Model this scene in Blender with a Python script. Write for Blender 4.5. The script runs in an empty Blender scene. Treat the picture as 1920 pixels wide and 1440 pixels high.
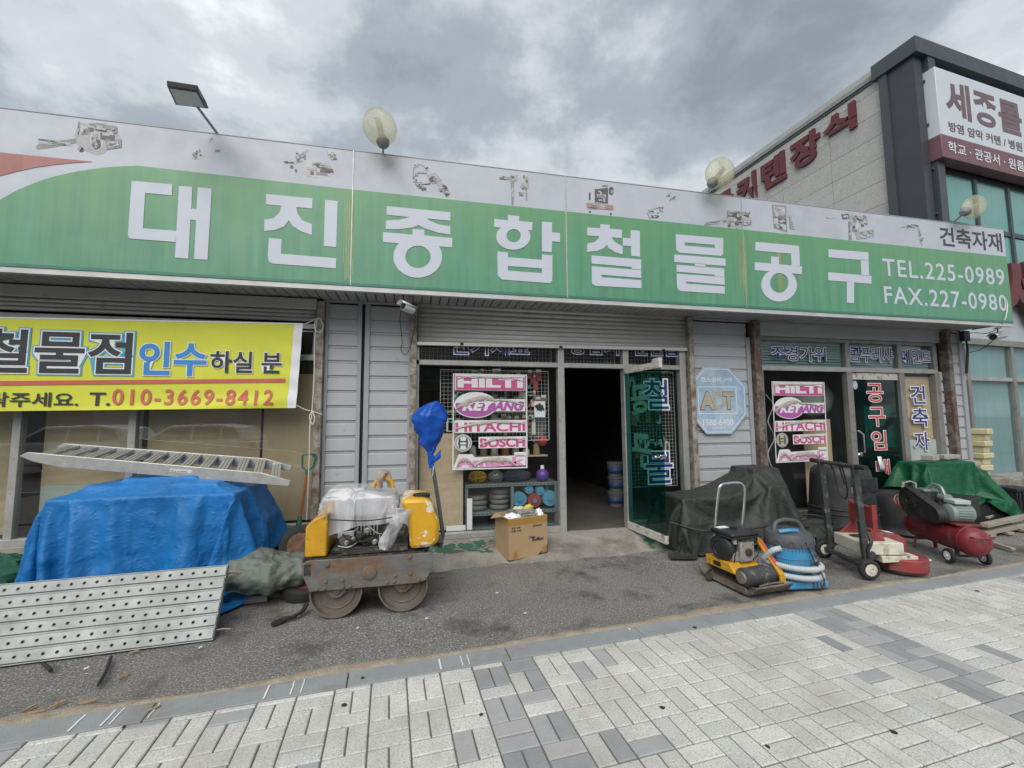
import bpy, bmesh, math, random
from mathutils import Vector, Matrix, noise
R = math.radians
SC = bpy.context.scene
COL = SC.collection
random.seed(7)

# ---------------------------------------------------------------- camera, sky, sun, exposure
CAM_H, F_PX, PITCH, ROLL, YAW = 1.55, 800.0, R(4.75), R(-.41), R(-12.39)
def _basis():
    cp, sp = math.cos(PITCH), math.sin(PITCH)
    f, u, r = Vector((0, cp, sp)), Vector((0, -sp, cp)), Vector((1, 0, 0))
    cr, sr = math.cos(ROLL), math.sin(ROLL)
    r2, u2 = r * cr + u * sr, u * cr - r * sr
    m = Matrix.Rotation(YAW, 3, 'Z')
    return m @ r2, m @ u2, m @ f
CR, CU, CF = _basis()
CC = Vector((0, 0, CAM_H))
cam_data = bpy.data.cameras.new("camera")
cam_data.sensor_width = 36.0
cam_data.lens = 36.0 * F_PX / 1920.0
cam_data.clip_start, cam_data.clip_end = 0.05, 3000.0
cam = bpy.data.objects.new("camera", cam_data)
COL.objects.link(cam)
rot = Matrix((CR, CU, -CF)).transposed()
cam.matrix_world = Matrix.Translation(CC) @ rot.to_4x4()
SC.camera = cam

SUN_EL, SUN_AZ = 47.0, 205.0          # high behind the camera's left shoulder, behind cloud
world = bpy.data.worlds.new("World")
SC.world = world
world.use_nodes = True
wn, wl = world.node_tree.nodes, world.node_tree.links
wn.clear()
def wnode(t, **kw):
    n = wn.new(t)
    for k, v in kw.items():
        setattr(n, k, v)
    return n
w_out = wnode('ShaderNodeOutputWorld')
w_bg = wnode('ShaderNodeBackground')
w_sky = wnode('ShaderNodeTexSky', sky_type='NISHITA', sun_disc=False)
w_sky.sun_elevation, w_sky.sun_rotation = R(SUN_EL), R(SUN_AZ)
w_sky.air_density, w_sky.dust_density = 1.0, 2.0
w_tc = wnode('ShaderNodeTexCoord')
w_sep = wnode('ShaderNodeSeparateXYZ')
wl.new(w_tc.outputs['Generated'], w_sep.inputs[0])
def wmath(op, a, b=None):
    n = wnode('ShaderNodeMath', operation=op)
    for i, s in enumerate((a, b)):
        if s is None: continue
        if hasattr(s, 'links'): wl.new(s, n.inputs[i])
        else: n.inputs[i].default_value = s
    return n.outputs[0]
zc = wmath('ADD', wmath('MAXIMUM', w_sep.outputs[2], 0.0), 0.22)   # cloud layer overhead, flattened at the horizon
w_vec = wnode('ShaderNodeCombineXYZ')
wl.new(wmath('DIVIDE', w_sep.outputs[0], zc), w_vec.inputs[0])
wl.new(wmath('DIVIDE', w_sep.outputs[1], zc), w_vec.inputs[1])
def wnoise(scale, detail, rough, off, dist=0.0):
    mp = wnode('ShaderNodeMapping')
    mp.inputs['Location'].default_value = off
    wl.new(w_vec.outputs[0], mp.inputs[0])
    n = wnode('ShaderNodeTexNoise')
    n.inputs['Scale'].default_value, n.inputs['Detail'].default_value = scale, detail
    n.inputs['Roughness'].default_value, n.inputs['Distortion'].default_value = rough, dist
    wl.new(mp.outputs[0], n.inputs['Vector'])
    return n.outputs['Fac']
big = wnoise(0.9, 2, 0.5, (1.2, 8.4, 0.0), 0.2)
fine = wnoise(2.3, 8, 0.6, (6.1, 0.7, 2.0), 0.1)
cl = wmath('ADD', wmath('MULTIPLY', big, 0.45), wmath('MULTIPLY', fine, 0.55))
ramp = wnode('ShaderNodeValToRGB')
wl.new(cl, ramp.inputs[0])
cr_ = ramp.color_ramp
cr_.interpolation = 'EASE'
cr_.elements[0].position, cr_.elements[0].color = 0.38, (0.138, 0.158, 0.177, 1)
cr_.elements[1].position, cr_.elements[1].color = 0.645, (0.50, 0.512, 0.525, 1)
e = cr_.elements.new(0.47); e.color = (0.194, 0.220, 0.244, 1)
e = cr_.elements.new(0.56); e.color = (0.325, 0.346, 0.367, 1)
w_scale = wnode('ShaderNodeMixRGB', blend_type='MULTIPLY')
w_scale.inputs[0].default_value = 1.0
w_scale.inputs[2].default_value = (0.1, 0.1, 0.1, 1)
wl.new(w_sky.outputs[0], w_scale.inputs[1])
w_mix = wnode('ShaderNodeMixRGB')
w_mix.inputs[0].default_value = 0.94
wl.new(w_scale.outputs[0], w_mix.inputs[1])
wl.new(ramp.outputs[0], w_mix.inputs[2])
wl.new(w_mix.outputs[0], w_bg.inputs['Color'])
w_bg.inputs['Strength'].default_value = 1.0
wl.new(w_bg.outputs[0], w_out.inputs[0])

sun_data = bpy.data.lights.new("sun", 'SUN')
sun_data.energy, sun_data.angle, sun_data.color = 1.5, R(58), (1.0, 0.965, 0.91)
sun = bpy.data.objects.new("sun", sun_data)
COL.objects.link(sun)
sd = Vector((math.sin(R(SUN_AZ)) * math.cos(R(SUN_EL)), math.cos(R(SUN_AZ)) * math.cos(R(SUN_EL)), math.sin(R(SUN_EL))))
sun.rotation_euler = sd.to_track_quat('Z', 'Y').to_euler()
sun.location = (0, -5, 20)
vs = SC.view_settings
vs.view_transform, vs.look, vs.exposure, vs.gamma, vs.use_curve_mapping = 'Standard', 'None', 1.08, 1.0, False

# ---------------------------------------------------------------- photo pixel -> place
def ray(x, y):
    return CF + CR * ((x - 960) / F_PX) - CU * ((y - 720) / F_PX)
def on_ground(x, y, z=0.0):
    d = ray(x, y); return CC + d * ((z - CAM_H) / d.z)
def on_wall(x, y, Y):
    d = ray(x, y); return CC + d * (Y / d.y)
def on_plane(x, y, p, n):
    d = ray(x, y); return CC + d * ((p - CC).dot(n) / d.dot(n))

# ---------------------------------------------------------------- materials
MATS = {}
def mat(name, col, rough=0.6, metal=0.0, var=0.12, scale=6.0, bump=0.0, bscale=80.0, col2=None, thr=None, col2_rough=None,
        scale2=9.0, soft=0.06, speck=None, aniso=None, detail=5.0, spec=0.5, streak=False, world_pos=False, alpha=None, trans=0.0):
    """procedural surface: base colour with slow variation, optional second colour in patches (rust, dirt, chips), fine specks, relief"""
    if name in MATS: return MATS[name]
    m = bpy.data.materials.new(name); m.use_nodes = True
    n, l = m.node_tree.nodes, m.node_tree.links
    b = n['Principled BSDF']
    tc = n.new('ShaderNodeTexCoord')
    if world_pos:
        g = n.new('ShaderNodeNewGeometry'); src = g.outputs['Position']
    else: src = tc.outputs['Object']
    def nz(sc, det=detail, rg=0.6, stretch=None):
        t = n.new('ShaderNodeTexNoise'); t.inputs['Scale'].default_value = sc
        t.inputs['Detail'].default_value = det; t.inputs['Roughness'].default_value = rg
        if stretch:
            mp = n.new('ShaderNodeMapping'); mp.inputs['Scale'].default_value = stretch
            l.new(src, mp.inputs[0]); l.new(mp.outputs[0], t.inputs['Vector'])
        else: l.new(src, t.inputs['Vector'])
        return t.outputs['Fac']
    def mixc(fac, a, bb, mode='MIX'):
        x = n.new('ShaderNodeMixRGB'); x.blend_type = mode
        for i, s in zip((0, 1, 2), (fac, a, bb)):
            if hasattr(s, 'links'): l.new(s, x.inputs[i])
            elif isinstance(s, (int, float)): x.inputs[i].default_value = s
            else: x.inputs[i].default_value = (*s, 1)
        return x.outputs[0]
    def rmp(fac, lo, hi, a=0.0, bb=1.0):
        x = n.new('ShaderNodeMapRange'); x.clamp = True
        for i, v in zip((1, 2, 3, 4), (lo, hi, a, bb)): x.inputs[i].default_value = v
        l.new(fac, x.inputs[0]); return x.outputs[0]
    c = tuple(col)
    v = nz(scale, stretch=(14, 14, .5) if streak else aniso)
    colr = mixc(rmp(v, .25, .75), tuple(max(0, k * (1 - var)) for k in c), tuple(min(1, k * (1 + var)) for k in c))
    rgh = None
    if speck:                              # (colour dark, colour light, scale, amount)
        sp = nz(speck[2], 2.0, .7)
        colr = mixc(rmp(sp, .56, .66, 0, speck[3]), colr, speck[1])
        colr = mixc(rmp(sp, .44, .34, 0, speck[3]), colr, speck[0])
    if col2 is not None:
        p = nz(scale2, 7.0, .68)
        f = rmp(p, thr - soft, thr + soft)
        pv = nz(scale2 * 5, 3.0)
        c2 = mixc(pv, tuple(k * .6 for k in col2), tuple(min(1, k * 1.35) for k in col2))
        colr = mixc(f, colr, c2)
        if col2_rough is not None: rgh = rmp(f, 0, 1, rough, col2_rough)
        if metal > 0:
            l.new(rmp(f, 0, 1, metal, 0.0), b.inputs['Metallic'])
    l.new(colr, b.inputs['Base Color'])
    if col2 is None or metal == 0: b.inputs['Metallic'].default_value = metal
    if rgh is None: rgh = rmp(nz(scale * 3), .3, .7, max(0, rough - .08), min(1, rough + .08))
    l.new(rgh, b.inputs['Roughness'])
    b.inputs['Specular IOR Level'].default_value = spec
    if trans: b.inputs['Transmission Weight'].default_value = trans
    if alpha is not None: b.inputs['Alpha'].default_value = alpha
    if bump:
        bp = n.new('ShaderNodeBump'); bp.inputs['Strength'].default_value = bump; bp.inputs['Distance'].default_value = 0.01
        l.new(nz(bscale, 4.0), bp.inputs['Height']); l.new(bp.outputs[0], b.inputs['Normal'])
    MATS[name] = m; return m

def glass(name, tint, refl=1.0, haze=0.0, haze_col=(.5, .52, .5), ior=1.5):
    """thin window pane: tinted see-through plus Fresnel reflection plus a film of dust"""
    if name in MATS: return MATS[name]
    m = bpy.data.materials.new(name); m.use_nodes = True
    n, l = m.node_tree.nodes, m.node_tree.links
    n.clear()
    o = n.new('ShaderNodeOutputMaterial'); t = n.new('ShaderNodeBsdfTransparent'); g = n.new('ShaderNodeBsdfGlossy')
    d = n.new('ShaderNodeBsdfDiffuse'); fr = n.new('ShaderNodeFresnel'); fr.inputs[0].default_value = ior
    t.inputs[0].default_value = (*tint, 1); g.inputs['Roughness'].default_value = .015; g.inputs[0].default_value = (refl, refl, refl, 1)
    d.inputs[0].default_value = (*haze_col, 1)
    tc = n.new('ShaderNodeTexCoord'); nz = n.new('ShaderNodeTexNoise'); nz.inputs['Scale'].default_value = 2.3; nz.inputs['Detail'].default_value = 8
    mp = n.new('ShaderNodeMapping'); mp.inputs['Scale'].default_value = (3, 3, .7)
    l.new(tc.outputs['Object'], mp.inputs[0]); l.new(mp.outputs[0], nz.inputs['Vector'])
    mr = n.new('ShaderNodeMapRange'); mr.inputs[1].default_value = .35; mr.inputs[2].default_value = .75
    mr.inputs[3].default_value = haze * .5; mr.inputs[4].default_value = haze * 1.5
    l.new(nz.outputs['Fac'], mr.inputs[0])
    m1 = n.new('ShaderNodeMixShader'); m2 = n.new('ShaderNodeMixShader')
    l.new(mr.outputs[0], m1.inputs[0]); l.new(t.outputs[0], m1.inputs[1]); l.new(d.outputs[0], m1.inputs[2])
    ge = n.new('ShaderNodeNewGeometry'); mi = n.new('ShaderNodeMapRange'); mi.inputs[3].default_value = ior; mi.inputs[4].default_value = 1 / ior   # same reflection from either side
    l.new(ge.outputs['Backfacing'], mi.inputs[0]); l.new(mi.outputs[0], fr.inputs[0])
    l.new(fr.outputs[0], m2.inputs[0]); l.new(m1.outputs[0], m2.inputs[1]); l.new(g.outputs[0], m2.inputs[2])
    l.new(m2.outputs[0], o.inputs[0])
    MATS[name] = m; return m

# ---------------------------------------------------------------- mesh collecting
WM = {}
class MB:
    def __init__(s): s.v, s.f, s.mi = [], [], []
    def add(s, vs, fs, mi=0):
        o = len(s.v); s.v += [Vector(p) for p in vs]
        s.f += [tuple(i + o for i in f) for f in fs]; s.mi += [mi] * len(fs); return s
    def box(s, x0, x1, y0, y1, z0, z1, mi=0):
        vs = [(x, y, z) for z in (z0, z1) for y in (y0, y1) for x in (x0, x1)]
        return s.add(vs, [(0, 2, 3, 1), (4, 5, 7, 6), (0, 1, 5, 4), (2, 6, 7, 3), (0, 4, 6, 2), (1, 3, 7, 5)], mi)
    def bar(s, a, b, w, h, up=(0, 0, 1), mi=0):
        a, b = Vector(a), Vector(b); d = (b - a).normalized(); up = Vector(up)
        x = d.cross(up)
        if x.length < 1e-4: x = d.cross(Vector((0, 1, 0)))
        x.normalize(); y = x.cross(d)
        vs = [p + x * (sx * w / 2) + y * (sy * h / 2) for p in (a, b) for sx, sy in ((-1, -1), (1, -1), (1, 1), (-1, 1))]
        return s.add(vs, [(3, 2, 1, 0), (4, 5, 6, 7), (0, 1, 5, 4), (1, 2, 6, 5), (2, 3, 7, 6), (3, 0, 4, 7)], mi)
    def tube(s, pts, r, n=8, mi=0, cap=True, closed=False):
        pts = [Vector(p) for p in pts]; N = len(pts); rs = r if isinstance(r, (list, tuple)) else [r] * N
        prev = None; o = len(s.v); fs = []; vs = []
        for i, p in enumerate(pts):
            if closed: t = pts[(i + 1) % N] - pts[i - 1]
            else: t = pts[min(i + 1, N - 1)] - pts[max(i - 1, 0)]
            t.normalize()
            if prev is None:
                a = t.cross(Vector((0, 0, 1)))
                if a.length < 1e-3: a = t.cross(Vector((1, 0, 0)))
            else: a = prev - t * prev.dot(t)
            a.normalize(); prev = a; b = t.cross(a)
            for k in range(n):
                th = 2 * math.pi * k / n
                vs.append(p + (a * math.cos(th) + b * math.sin(th)) * rs[i])
        for i in range(N if closed else N - 1):
            j = (i + 1) % N
            for k in range(n):
                fs.append((i * n + k, i * n + (k + 1) % n, j * n + (k + 1) % n, j * n + k))
        if cap and not closed:
            fs.append(tuple(range(n - 1, -1, -1))); fs.append(tuple((N - 1) * n + k for k in range(n)))
        return s.add(vs, fs, mi)
    def lathe(s, prof, a=(0, 0, 0), axis=(0, 0, 1), n=24, mi=0, cap=True, up=None, squash=1.0):
        """prof: list of (radius, height along axis)"""
        ax = Vector(axis).normalized(); u = Vector(up) if up else (Vector((1, 0, 0)) if abs(ax.x) < .9 else Vector((0, 1, 0)))
        u = (u - ax * u.dot(ax)).normalized(); w = ax.cross(u); a = Vector(a)
        vs = [a + ax * h + (u * math.cos(2 * math.pi * k / n) + w * (math.sin(2 * math.pi * k / n) * squash)) * r for r, h in prof for k in range(n)]
        fs = [(i * n + k, i * n + (k + 1) % n, (i + 1) * n + (k + 1) % n, (i + 1) * n + k) for i in range(len(prof) - 1) for k in range(n)]
        if cap:
            fs.append(tuple(range(n - 1, -1, -1))); fs.append(tuple((len(prof) - 1) * n + k for k in range(n)))
        return s.add(vs, fs, mi)
    def prism(s, poly, d, mi=0):
        """closed 3D polygon swept by vector d"""
        poly = [Vector(p) for p in poly]; d = Vector(d); n = len(poly)
        nf = Vector((0, 0, 0))
        for i in range(n): nf += poly[i].cross(poly[(i + 1) % n])
        if nf.dot(d) > 0: poly = poly[::-1]
        vs = poly + [p + d for p in poly]
        fs = [tuple(range(n)), tuple(range(2 * n - 1, n - 1, -1))] + [(i, n + i, n + (i + 1) % n, (i + 1) % n) for i in range(n)]
        return s.add(vs, fs, mi)
    def ring(s, outer, inner, d, mi=0):
        """flat ring between two matching loops, swept by d (d points towards the viewer side)"""
        n = len(outer); d = Vector(d)
        o = [Vector(p) for p in outer]; i_ = [Vector(p) for p in inner]
        vs = o + i_ + [p + d for p in o] + [p + d for p in i_]
        fs = []
        for k in range(n):
            j = (k + 1) % n
            fs += [(k, n + k, n + j, j), (2 * n + k, 2 * n + j, 3 * n + j, 3 * n + k), (k, j, 2 * n + j, 2 * n + k), (n + k, 3 * n + k, 3 * n + j, n + j)]
        return s.add(vs, fs, mi)
    def grid(s, rows, mi=0, closed=False):
        """rows: list of equally long point lists"""
        n = len(rows[0]); vs = [p for r in rows for p in r]
        fs = [(i * n + k, i * n + (k + 1) % n, (i + 1) * n + (k + 1) % n, (i + 1) * n + k) for i in range(len(rows) - 1) for k in range(n if closed else n - 1)]
        return s.add(vs, fs, mi)
    def xf(s, m):
        s.v = [m @ p for p in s.v]; return s
    def mesh(s, name, parent=None, local=False, smooth=None):
        me = bpy.data.meshes.new(name)
        vs = s.v
        if parent is not None and not local:
            inv = WM.get(parent.name, Matrix()).inverted(); vs = [inv @ p for p in vs]
        me.from_pydata([tuple(p) for p in vs], [], s.f)
        if any(s.mi): me.polygons.foreach_set('material_index', s.mi)
        bm = bmesh.new(); bm.from_mesh(me); bmesh.ops.recalc_face_normals(bm, faces=bm.faces); bm.to_mesh(me); bm.free()
        if smooth:
            me.polygons.foreach_set('use_smooth', [True] * len(me.polygons)); me.set_sharp_from_angle(angle=R(smooth))
        return me
    def build(s, name, m, parent=None, local=False, smooth=35, bevel=0.0, kind=None, thick=0.0, subsurf=0):
        me = s.mesh(name, parent, local, smooth)
        for x in (m if isinstance(m, (list, tuple)) else [m]): me.materials.append(x)
        o = bpy.data.objects.new(name, me); COL.objects.link(o)
        if parent is not None:
            o.parent = parent; WM[o.name] = WM.get(parent.name, Matrix()).copy()
        else: WM[o.name] = Matrix()
        if thick:
            md = o.modifiers.new('solid', 'SOLIDIFY'); md.thickness = thick; md.offset = 0
        if subsurf:
            md = o.modifiers.new('sub', 'SUBSURF'); md.levels = md.render_levels = subsurf
        if bevel:
            md = o.modifiers.new('bevel', 'BEVEL'); md.width = bevel; md.segments = 2; md.limit_method = 'ANGLE'; md.angle_limit = R(40)
            md.harden_normals = False
        if kind: o['kind'] = kind
        return o
def thing(name, label, cat, loc=(0, 0, 0), rz=0.0, group=None, rot=None):
    o = bpy.data.objects.new(name, None); COL.objects.link(o)
    o.empty_display_size = .1
    m = Matrix.Translation(Vector(loc)) @ (rot.to_4x4() if rot is not None else Matrix.Rotation(rz, 4, 'Z'))
    o.matrix_world = m; WM[o.name] = m.copy()
    o['label'], o['category'] = label, cat
    if group: o['group'] = group
    return o
def tag(o, label, cat, group=None):
    o['label'], o['category'] = label, cat
    if group: o['group'] = group
    return o
def structure(o):
    o['kind'] = 'structure'; return o
def share(src, name, loc, parent=None, rot=None, scale=None):
    o = bpy.data.objects.new(name, src); COL.objects.link(o); o.location = loc
    if rot: o.rotation_euler = rot
    if scale: o.scale = scale
    if parent is not None: o.parent = parent
    WM[o.name] = Matrix()
    return o
def crumple(p, sc=1.0, oct=4):
    """ridged creases as in stiff sheet or film, about 0..1"""
    v, a, f = 0.0, 1.0, sc
    for i in range(oct):
        v += a * (1 - min(1, 1.6 * abs(noise.noise(Vector(p) * f)))); a *= .55; f *= 2.0
    return v / 2
def resample(poly, n, closed=True):
    pts = [Vector(p) for p in poly]
    if closed: pts = pts + [pts[0]]
    L = [0]
    for a, b in zip(pts, pts[1:]): L.append(L[-1] + (b - a).length)
    out = []; k = 0
    m = n if closed else n - 1
    for i in range(n):
        t = L[-1] * i / m
        while k < len(L) - 2 and L[k + 1] < t: k += 1
        out.append(pts[k].lerp(pts[k + 1], (t - L[k]) / max(1e-9, L[k + 1] - L[k])))
    return out
def spline(pts, n):
    """Catmull-Rom through points"""
    pts = [Vector(p) for p in pts]; P = [pts[0] * 2 - pts[1]] + pts + [pts[-1] * 2 - pts[-2]]
    out = []; m = len(pts) - 1
    for i in range(n):
        t = i * m / (n - 1); k = min(int(t), m - 1); u = t - k
        a, b, c, d = P[k:k + 4]
        out.append(((b * 2) + (c - a) * u + (a * 2 - b * 5 + c * 4 - d) * u * u + (b * 3 - a - c * 3 + d) * u ** 3) * .5)
    return out

# ---------------------------------------------------------------- lettering
_DG = None
def text_verts(s, bold=0.0, shear=0.0, spacing=1.0, thick=0.0):
    cu = bpy.data.curves.new('lettering', 'FONT'); cu.body = s; cu.offset = bold; cu.shear = shear; cu.space_character = spacing
    cu.resolution_u = 4; cu.extrude = thick; cu.fill_mode = 'FRONT' if not thick else 'BOTH'
    o = bpy.data.objects.new('lettering', cu); COL.objects.link(o)
    dg = bpy.context.evaluated_depsgraph_get(); dg.update()
    me = bpy.data.meshes.new_from_object(o.evaluated_get(dg))
    vs = [v.co.copy() for v in me.vertices]; fs = [tuple(p.vertices) for p in me.polygons]
    bpy.data.objects.remove(o); bpy.data.curves.remove(cu); bpy.data.meshes.remove(me)
    return vs, fs
def lettering(name, s, m, parent, origin, ux, uz, w, h, bold=0.0, shear=0.0, spacing=1.0, lift=0.0, rim=None, rim_bold=0.03, depth=0.0, mirror=False, warp=None):
    """flat letters fitted into the box w x h from origin (lower left), running along ux, up along uz; rim = outline material (sits just behind).
    the normal is ux x uz and lift raises the letters along it"""
    ux, uz = Vector(ux).normalized(), Vector(uz).normalized(); nn = ux.cross(uz); origin = Vector(origin)
    vs, fs = text_verts(s, bold, shear, spacing)
    x0 = min(v.x for v in vs); x1 = max(v.x for v in vs); y0 = min(v.y for v in vs); y1 = max(v.y for v in vs)
    sx, sy = w / (x1 - x0), h / (y1 - y0)
    def put(vv, fl, lift_, nm, mm):
        mb = MB()
        pts = []
        for v in vv:
            a = (v.x - x0) * sx; b = (v.y - y0) * sy
            if mirror: a = w - a
            p = origin + ux * a + uz * b + nn * lift_
            if warp: p = p + warp(p)
            pts.append(p)
        if depth:
            n0 = len(pts); back = [p - nn * depth for p in pts]
            from collections import Counter
            ec = Counter(); 
            for f in fl:
                for i in range(len(f)): ec[tuple(sorted((f[i], f[(i + 1) % len(f)])))] += 1
            sides = []
            for f in fl:
                for i in range(len(f)):
                    a_, b_ = f[i], f[(i + 1) % len(f)]
                    if ec[tuple(sorted((a_, b_)))] == 1: sides.append((b_, a_, a_ + n0, b_ + n0))
            mb.add(pts + back, list(fl) + sides)
        else: mb.add(pts, fl)
        return mb.build(nm, mm, parent, smooth=None)
    o = put(vs, fs, lift + (depth if depth else 0), name, m)
    if rim is not None:
        for k, (rm, rb) in enumerate(rim if isinstance(rim, list) else [(rim, rim_bold)]):
            v2, f2 = text_verts(s, bold + rb, shear, spacing)
            # keep the same placement as the inner letters
            put(v2, f2, lift - .0025 * (k + 1), name + '_outline', rm)
    return o
def trace(mb, pts, o, s, Y, d):
    """polygon read from an enlarged crop (offset o, scale s) and laid on the wall plane y=Y"""
    mb.prism([on_wall(o[0] + x / s, o[1] + y / s, Y) for x, y in pts], (0, d, 0))
def trace_ring(mb, c, r, ci, ri, o, s, Y, d, n=40):
    P = lambda c_, r_: [on_wall(o[0] + (c_[0] + r_[0] * math.cos(t)) / s, o[1] + (c_[1] + r_[1] * math.sin(t)) / s, Y) for t in [2 * math.pi * k / n for k in range(n)]]
    mb.ring(P(c, r), P(ci, ri), (0, d, 0))

# ================================================================ DRAPED SHEETS (settled by cloth physics before anything else is built)
def settle(boxes, x0, x1, y0, y1, z, nx, ny, frames=45, bend=8.0, seed=0, stretch=20, mass=.25, rz=0.0, polys=()):
    """drops a flat sheet over simple supports and the ground, returns the settled points and faces"""
    tmp = []
    def coll(vs, fs):
        me = bpy.data.meshes.new('support'); me.from_pydata(vs, [], fs); o = bpy.data.objects.new('support', me); COL.objects.link(o)
        o.modifiers.new('c', 'COLLISION'); o.collision.thickness_outer = .012; o.collision.cloth_friction = 25; tmp.append(o)
    for (a, b, c, d, e, f) in boxes:
        coll([(x, y, zz) for zz in (e, f) for y in (c, d) for x in (a, b)], [(0, 2, 3, 1), (4, 5, 7, 6), (0, 1, 5, 4), (2, 6, 7, 3), (0, 4, 6, 2), (1, 3, 7, 5)])
    coll([(-20, -20, 0), (20, -20, 0), (20, 20, 0), (-20, 20, 0)], [(0, 1, 2, 3)])
    cx, cy = (x0 + x1) / 2, (y0 + y1) / 2; vs = []
    for j in range(ny):
        for i in range(nx):
            x = x0 + (x1 - x0) * i / (nx - 1) - cx; y = y0 + (y1 - y0) * j / (ny - 1) - cy
            x, y = cx + x * math.cos(rz) - y * math.sin(rz), cy + x * math.sin(rz) + y * math.cos(rz)
            vs.append((x, y, z + .05 * noise.noise(Vector((x * 2, y * 2, seed)))))
    fs = [(j * nx + i, j * nx + i + 1, (j + 1) * nx + i + 1, (j + 1) * nx + i) for j in range(ny - 1) for i in range(nx - 1)]
    me = bpy.data.meshes.new('sheet'); me.from_pydata(vs, [], fs); o = bpy.data.objects.new('sheet', me); COL.objects.link(o)
    md = o.modifiers.new('cloth', 'CLOTH'); s = md.settings
    s.quality = 4; s.mass = mass; s.tension_stiffness = s.compression_stiffness = stretch; s.shear_stiffness = 5; s.bending_stiffness = bend; s.air_damping = 1.5
    cs = md.collision_settings; cs.collision_quality = 2; cs.distance_min = .012; cs.use_self_collision = False
    md.point_cache.frame_start, md.point_cache.frame_end = 1, frames
    for f in range(1, frames + 1): SC.frame_set(f)
    ev = o.evaluated_get(bpy.context.evaluated_depsgraph_get())
    out = [Vector(v.co) for v in ev.data.vertices]
    for q in tmp + [o]: bpy.data.objects.remove(q)
    SC.frame_set(1)
    return out, fs
def crease(data, nx, amp, freq, seed):
    """stiff creases on top of the settled shape"""
    pts, fs = data; ny = len(pts) // nx; out = []
    for j in range(ny):
        for i in range(nx):
            p = pts[j * nx + i]; a = pts[j * nx + min(i + 1, nx - 1)] - pts[j * nx + max(i - 1, 0)]; b = pts[min(j + 1, ny - 1) * nx + i] - pts[max(j - 1, 0) * nx + i]
            n = a.cross(b).normalized(); u = Vector((i * .026, j * .026, seed))
            out.append(p + n * amp * ((crumple(u * freq, 1.0, 3) - .75) + .55 * (crumple(Vector((u.x * freq * .35 + u.y * freq * .9, u.y * freq * .3 - u.x * .5, seed)), 1.0, 3) - .75)))
    return out, fs
BLUE_BOX = [(-2.90, -1.55, 4.20, 5.0, 0, .92), (-2.72, -1.75, 4.34, 4.9, .92, 1.0), (-1.55, -1.42, 4.5, 5.0, 0, .62), (-2.98, -2.9, 4.3, 4.9, 0, .5), (-2.5, -1.95, 4.42, 4.82, 1.0, 1.05)]
GREY_BOX = [(3.02, 4.4, 4.52, 5.0, 0, .6), (4.10, 4.45, 4.62, 5.02, .6, .9), (4.12, 4.36, 4.42, 4.52, .3, .72), (2.98, 3.3, 4.4, 4.6, 0, .35)]
GREEN_BOX = [(7.0, 7.9, 4.7, 5.05, 0, .88), (7.9, 8.2, 4.75, 5.05, 0, .74), (6.95, 8.25, 4.5, 4.9, 0, .35)]
SHEET_BLUE = settle(BLUE_BOX, -3.72, -.82, 3.38, 5.5, 1.10, 120, 88, rz=.04)
SHEET_GREY = settle(GREY_BOX, 2.45, 5.0, 3.86, 5.5, 1.0, 96, 64, bend=4, rz=-.05, seed=3)
SHEET_GREEN = settle(GREEN_BOX, 6.62, 8.62, 4.05, 5.45, 1.0, 84, 60, bend=6, rz=.06, seed=5)
SHEET_BLUE = crease(SHEET_BLUE, 120, .030, 2.2, 1.0); SHEET_GREY = crease(SHEET_GREY, 96, .018, 3.6, 2.0); SHEET_GREEN = crease(SHEET_GREEN, 84, .026, 2.4, 3.0)
FILM_BOX = [(-.74, -.20, 3.80, 4.12, .5, .90), (-.70, -.45, 3.84, 4.08, .9, .97)]
SHEET_FILM = settle(FILM_BOX, -.93, .0, 3.53, 4.28, 1.02, 88, 72, frames=30, bend=.6, seed=9, stretch=12, mass=.1, rz=.18)

# ================================================================ GROUND
A_K = R(3.63)                                   # the kerb runs at a slight angle to the shop front
KO = on_ground(997, 1230); KO.z = 0
KU, KV = Vector((math.cos(A_K), math.sin(A_K), 0)), Vector((math.sin(A_K), -math.cos(A_K), 0))   # along the kerb / towards the street
def K(u, v, z=0.0): return KO + KU * u + KV * v + Vector((0, 0, z))

m_ground = mat('m_ground', (.12, .115, .105), .95, var=.25, scale=.4, bump=.3, bscale=30)
m_asph = mat('m_asphalt', (.19, .183, .172), .93, var=.22, scale=1.3, bump=1.0, bscale=170, speck=((.05, .048, .045), (.50, .49, .47), 80, .85), world_pos=True,
             col2=(.085, .077, .069), thr=.59, scale2=1.7, soft=.07)
m_paver = [mat('m_paver_%d' % i, c, .85, var=.07, scale=5, bump=.25, bscale=260, speck=((.18, .183, .175), (.70, .70, .68), 100, .7), world_pos=True, col2=(.36, .345, .315), thr=.60, scale2=1.6, soft=.16)
           for i, c in enumerate(((.54, .537, .51), (.48, .482, .46), (.58, .573, .545), (.51, .507, .482)))]
m_paver_d = [mat('m_paver_dark_%d' % i, c, .85, var=.10, scale=7, bump=.25, bscale=260, speck=((.14, .15, .16), (.36, .38, .40), 150, .35), world_pos=True)
             for i, c in enumerate(((.27, .28, .287), (.33, .338, .343), (.25, .262, .27), (.36, .355, .355)))]
m_joint = mat('m_joint_sand', (.15, .137, .118), .95, var=.25, scale=12, bump=.4, bscale=200, world_pos=True)
m_kerb = mat('m_kerb', (.25, .27, .28), .85, var=.12, scale=4, bump=.3, bscale=200, speck=((.11, .12, .125), (.30, .31, .31), 140, .45), world_pos=True,
             col2=(.21, .19, .165), thr=.62, scale2=3, soft=.12)
m_sand = mat('m_sand', (.30, .255, .195), .95, var=.3, scale=9, bump=.8, bscale=120, world_pos=True, speck=((.10, .085, .07), (.5, .46, .38), 130, .5))
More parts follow.
